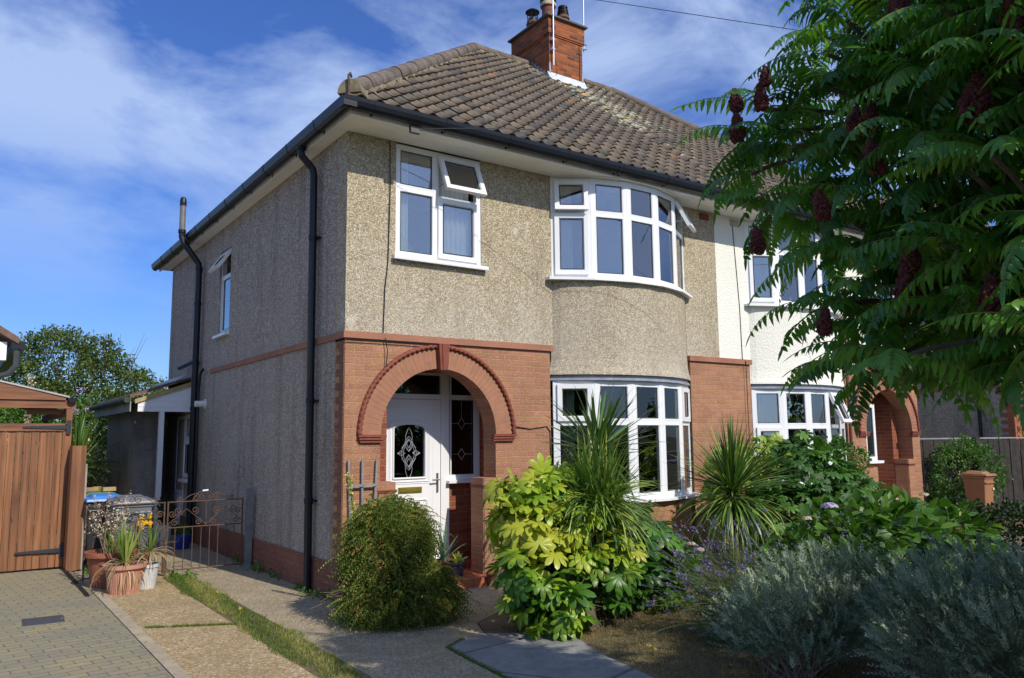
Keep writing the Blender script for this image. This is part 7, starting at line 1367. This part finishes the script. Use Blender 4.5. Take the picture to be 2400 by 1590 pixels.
w = MB(); w.hexa([(-5.0, 4.33, 2.245 + 2.95 * sl_), (-2.08, 4.33, 2.24), (-2.08, 8.0, 2.24), (-5.0, 8.0, 2.245 + 2.95 * sl_), (-5.0, 4.33, 2.27 + 2.95 * sl_), (-2.08, 4.33, 2.262), (-2.08, 8.0, 2.262), (-5.0, 8.0, 2.27 + 2.95 * sl_)]); w.build('roof_sheet', simple('grey_roof_sheet', (.4, .4, .4), .6, .2), can)
for k in range(7):
    y = 4.6 + k * .52; w = MB(); w.hexa([(-5.0, y, 2.13 + 2.95 * sl_), (-2.1, y, 2.13), (-2.1, y + .05, 2.13), (-5.0, y + .05, 2.13 + 2.95 * sl_), (-5.0, y, 2.235 + 2.95 * sl_), (-2.1, y, 2.225), (-2.1, y + .05, 2.225), (-5.0, y + .05, 2.235 + 2.95 * sl_)]); w.build('rafter', 'beam', can)
w = MB(); w.box(-2.11, -2.05, 4.44, 7.9, 2.0, 2.09); w.box(-2.55, -2.16, 4.5, 4.55, 2.02, 2.09); w.build('side_beam', 'beam', can)
w = MB(); w.poly([(-2.045 + .055 * math.cos(a), 2.235 + .062 * math.sin(a)) for a in [PI + PI * k / 12 for k in range(13)]], [], lambda a, b, d: (a, 4.30 + d, b), 0, 3.7); w.build('gutter', 'black', can)
pf = thing('timber_fence', (-1.96, 4.1, 0), 'short brown timber fence end standing right of the boarded gate', 'fence')
w = MB(); w.box(-2.05, -1.885, 3.97, 4.0, .01, 1.60); w.build('end_board', 'timber', pf); w = MB(); w.box(-2.05, -2.02, 4.001, 4.29, .01, 1.60); w.box(-1.915, -1.886, 4.001, 4.29, .01, 1.59); w.build('side_board', 'timber', pf); w = MB(); w.box(-1.884, -1.862, 3.99, 4.10, 0, 1.36); w.build('concrete_post', 'concrete', pf)

# neighbouring gable at the far left edge
nh = thing('house', (-5.5, 8, 0), 'gable-roofed building with white boarding and black gutter cut by the left edge', 'house')
w = MB(); w.poly([(-8.4, 0), (-2.95, 0), (-2.95, 2.95), (-5.7, 5.0), (-8.4, 2.95)], [], lambda a, b, d: (a, 6.3 + d, b), 0, 5.5); w.build('wall', 'cream', nh)
w = MB(); w.box(-2.945, -2.76, 6.02, 6.2, 2.86, 3.13); w.box(-3.4, -2.946, 6.05, 6.3, 2.92, 3.1); w.build('box_end', 'upvc', nh)
w = MB(); w.hexa([(-5.7, 5.9, 5.05), (-2.62, 5.9, 3.10), (-2.62, 12, 3.10), (-5.7, 12, 5.05), (-5.7, 5.9, 5.17), (-2.62, 5.9, 3.2), (-2.62, 12, 3.2), (-5.7, 12, 5.17)]); w.hexa([(-8.8, 5.9, 3.05), (-5.7, 5.9, 5.05), (-5.7, 12, 5.05), (-8.8, 12, 3.05), (-8.8, 5.9, 3.15), (-5.7, 5.9, 5.17), (-5.7, 12, 5.17), (-8.8, 12, 3.15)]); w.build('roof', 'tile_plain', nh)
w = MB(); w.box(-2.70, -2.53, 5.92, 12, 3.02, 3.14); w.build('gutter', 'black', nh)
w = MB(); w.tube([(-2.63, 5.98, 3.03), (-2.63, 5.98, 2.78), (-2.72, 6.05, 2.66), (-3.1, 6.2, 2.56), (-3.1, 6.2, 0)], .045, 10); w.build('downpipe', simple('grey_black_pipe', (.06, .065, .07), .4), nh)

# overhead cable
w = MB(); pts = [Vector((5.45, 2.04, 9.28)).lerp(Vector((6.84, -1.15, 7.68)), t_k) for t_k in (-4, -2, -1, 0, .5, 1, 1.6, 2.2)]
w.tube(pts, .006, 5); tag(w.build('overhead_cable', simple('cable', (.03, .03, .035), .6)), 'thin dark telephone cable crossing the sky above the roof', 'cable')


# ================================================================ grass
def blades_on(name, pts, L, W, mat, label=None, tint=(0, 1)):
    n = len(pts); C = Cloud(); d = norm(rnd_dirs(n) * np.array([1, 1, .2]) * .7 + np.array([0, 0, 1.0])); C.put(np.array([(0, -.5, 0), (0, .5, 0), (1, 0, 0)], float), np.array([(0, 1, 2)]), pts, d, rnd_dirs(n), L * RNG.uniform(.5, 1.3, n), W, np.clip(RNG.uniform(tint[0], tint[1], n), 0, 1), bend=.4)
    o = C.build(name, LM[mat]); o['kind'] = 'stuff'
    if label: o['label'] = label
    o['category'] = 'grass'; return o
def wob(y, s=1.0, ph=0): return .035 * np.sin(y * 2.3 + ph) + .02 * np.sin(y * 6.1 + 2 * ph) + .012 * np.sin(y * 15 + ph)
n = 30000; yy = RNG.uniform(-6.5, 2.75, n); xx = RNG.uniform(SX0 - .07, SX1 + .07, n); ok = (xx > SX0 + wob(yy, ph=1)) & (xx < SX1 + wob(yy, ph=4)) & (xx < -.93 + np.clip((2.75 - yy) * .6, 0, 1)); den = .5 + .5 * np.sin(xx * 23 + 3 * np.sin(yy * 4)) * np.sin(yy * 5.3); ok &= RNG.rand(n) < .5 + .5 * den
pts = np.stack([xx[ok], yy[ok], np.zeros(ok.sum())], 1); tn = .42 + .28 * np.sin(pts[:, 1] * 1.9 + 2 * np.sin(pts[:, 0] * 9)) + RNG.normal(0, .2, len(pts))
C = Cloud(); d = norm(rnd_dirs(len(pts)) * np.array([1, 1, .2]) * .8 + np.array([0, 0, 1.0])); C.put(np.array([(0, -.5, 0), (0, .5, 0), (1, 0, 0)], float), np.array([(0, 1, 2)]), pts, d, rnd_dirs(len(pts)), .030 * RNG.uniform(.5, 1.4, len(pts)), .006, np.clip(tn, 0, 1), bend=.4); tag(C.build('grass', LM['grass']), 'strip of short patchy grass between the two wheel tracks', 'grass', kind='stuff')
s_ = RNG.rand(1500); s_ = s_[(s_ < .2) | (s_ > .30) | (RNG.rand(len(s_)) < .3)]; pts = np.stack([-1.83 + s_ * .70, .02 - s_ * .35 + RNG.normal(0, .010, len(s_)), 0 * s_], 1); blades_on('grass', pts, .026, .005, 'grass', 'thin line of grass in the joint across the gravel concrete', (.1, .6))
pl = [(.46, -1.985), (.215, -2.03), (-.015, -2.18), (-.055, -2.52), (-.105, -3.12), (.12, -4.36)]; P_ = []
for a, b in zip(pl[1:-1], pl[2:]): n = int(1000 * math.dist(a, b)); u = RNG.rand(n, 1); P_.append(np.array(a) * (1 - u) + np.array(b) * u + RNG.normal(0, .012, (n, 2)))
P_ = np.concatenate(P_); blades_on('grass', np.concatenate([P_, np.zeros((len(P_), 1))], 1), .022, .005, 'grass', 'grass growing in the joint along the grey slab path', (0, .5))
n = 70000; q = np.stack([RNG.uniform(.6, 4.2, n), RNG.uniform(-5.2, -1.9, n)], 1); edge = np.interp(q[:, 1], [-5.2, -3.75, -3.0, -2.55, -2.15, -1.98], [1.1, .72, .85, 1.02, .75, .5]); q = q[q[:, 0] > edge + .01 + .02 * RNG.rand(n)]
blades_on('lawn_grass', np.concatenate([q, np.zeros((len(q), 1))], 1), .026, .0045, 'drygrass', 'dry shaded lawn beneath the sumac tree', (0, .9))
C = Cloud()
for (x, y, n, h) in ((-.06, 1.0, 40, .06), (-.05, 1.9, 60, .07), (-.08, 2.5, 90, .09), (-.05, .3, 60, .08), (-.07, -.15, 90, .12), (-.85, 2.6, 50, .05), (-1.0, 2.75, 60, .04), (-.05, 3.4, 60, .05), (-.12, .55, 40, .05), (-1.83, 3.6, 90, .08), (-1.75, 3.0, 90, .08)):
    p = np.array([x, y, .01]) + RNG.normal(0, 1, (n, 3)) * np.array([.03, .12, h * .5]); p[:, 2] = np.abs(p[:, 2]); C.put(OVAL[0], OVAL[1], p, norm(rnd_dirs(n) + np.array([0, 0, .5])), rnd_dirs(n), .035, .02, RNG.uniform(.3, 1, n))
tag(C.build('weeds', LM['hedge']), 'small weeds along the foot of the side wall', 'weeds', kind='stuff')
C = Cloud(); p = np.array([(-.86, .55, .035), (-.95, .2, .03), (1.15, -3.3, .03), (1.2, -3.2, .03), (-.9, 1.2, .03)]); p = np.repeat(p, 12, 0) + RNG.normal(0, .006, (60, 3)); C.put(OVAL[0], OVAL[1], p, rnd_dirs(60), np.tile([0, 0, 1.], (60, 1)), .014, .01, .5); tag(C.build('dandelions', leafmat('yellow_flower', [(0, (.6, .45, .02)), (1, (.75, .6, .03))], .6, .1)), 'tiny yellow flowers in the grass', 'flowers', kind='stuff')
# litter of dry leaves and gravel crumbs
C = Cloud(); n = 1500; q = np.stack([RNG.uniform(-2.6, 1.6, n), RNG.uniform(-4, 3, n) * RNG.rand(n) ** .4, np.full(n, .010)], 1); C.put(SMALL[0], SMALL[1], q, norm(rnd_dirs(n) * np.array([1, 1, .2])), np.tile([0, 0, 1.], (n, 1)) + rnd_dirs(n) * .3, .014, .009, RNG.uniform(0, 1, n)); tag(C.build('leaf_litter', LM['dead']), 'scattered dry leaf bits on the drive', 'leaf litter', kind='stuff')

# ================================================================ across the road (seen in the window glass)
for k, (x, y, h, r) in enumerate(((-14, -21, 5.5, 2.4), (-5, -20, 3.6, 2.2), (3, -22, 4.8, 2.6), (11, -20, 3.8, 2.2), (19, -22, 6.0, 2.8), (28, -21, 4.6, 2.6))):
    t = thing('street_tree', (x, y, 0), ['broad tree across the road, behind the camera at left', 'round shrubby tree across the road', 'taller tree across the road opposite the bay', 'round tree across the road opposite the cream house', 'tall tree across the road to the right', 'farthest right tree across the road'][k], 'tree', 'trees across the road')
    leafy('foliage', [(x, y, h * .6, r, r, h * .42), (x - r * .5, y, h * .45, r * .7, r * .7, h * .3), (x + r * .5, y, h * .5, r * .7, r * .7, h * .3)], 2600, 'bush', .28, .18, t, cluster=(6, .3)); trunk('trunk', t, (x, y, 0), [(x - .5, y, h * .6), (x + .5, y, h * .6)], .14, 'bark_d')
t = thing('garden_hedge', (5, -18.6, 0), 'long clipped hedge across the road', 'hedge'); leafy('foliage', [(-22 + 2.2 * k, -18.6, .9, 1.3, .5, .9) for k in range(27)], 16000, 'darkhedge', .16, .10, t, cluster=(6, .15), depth=.2)
w = MB(); w.box(-23, 36, -18.75, -18.45, 0, 1.3); w.build('stems', 'bark_d', t)
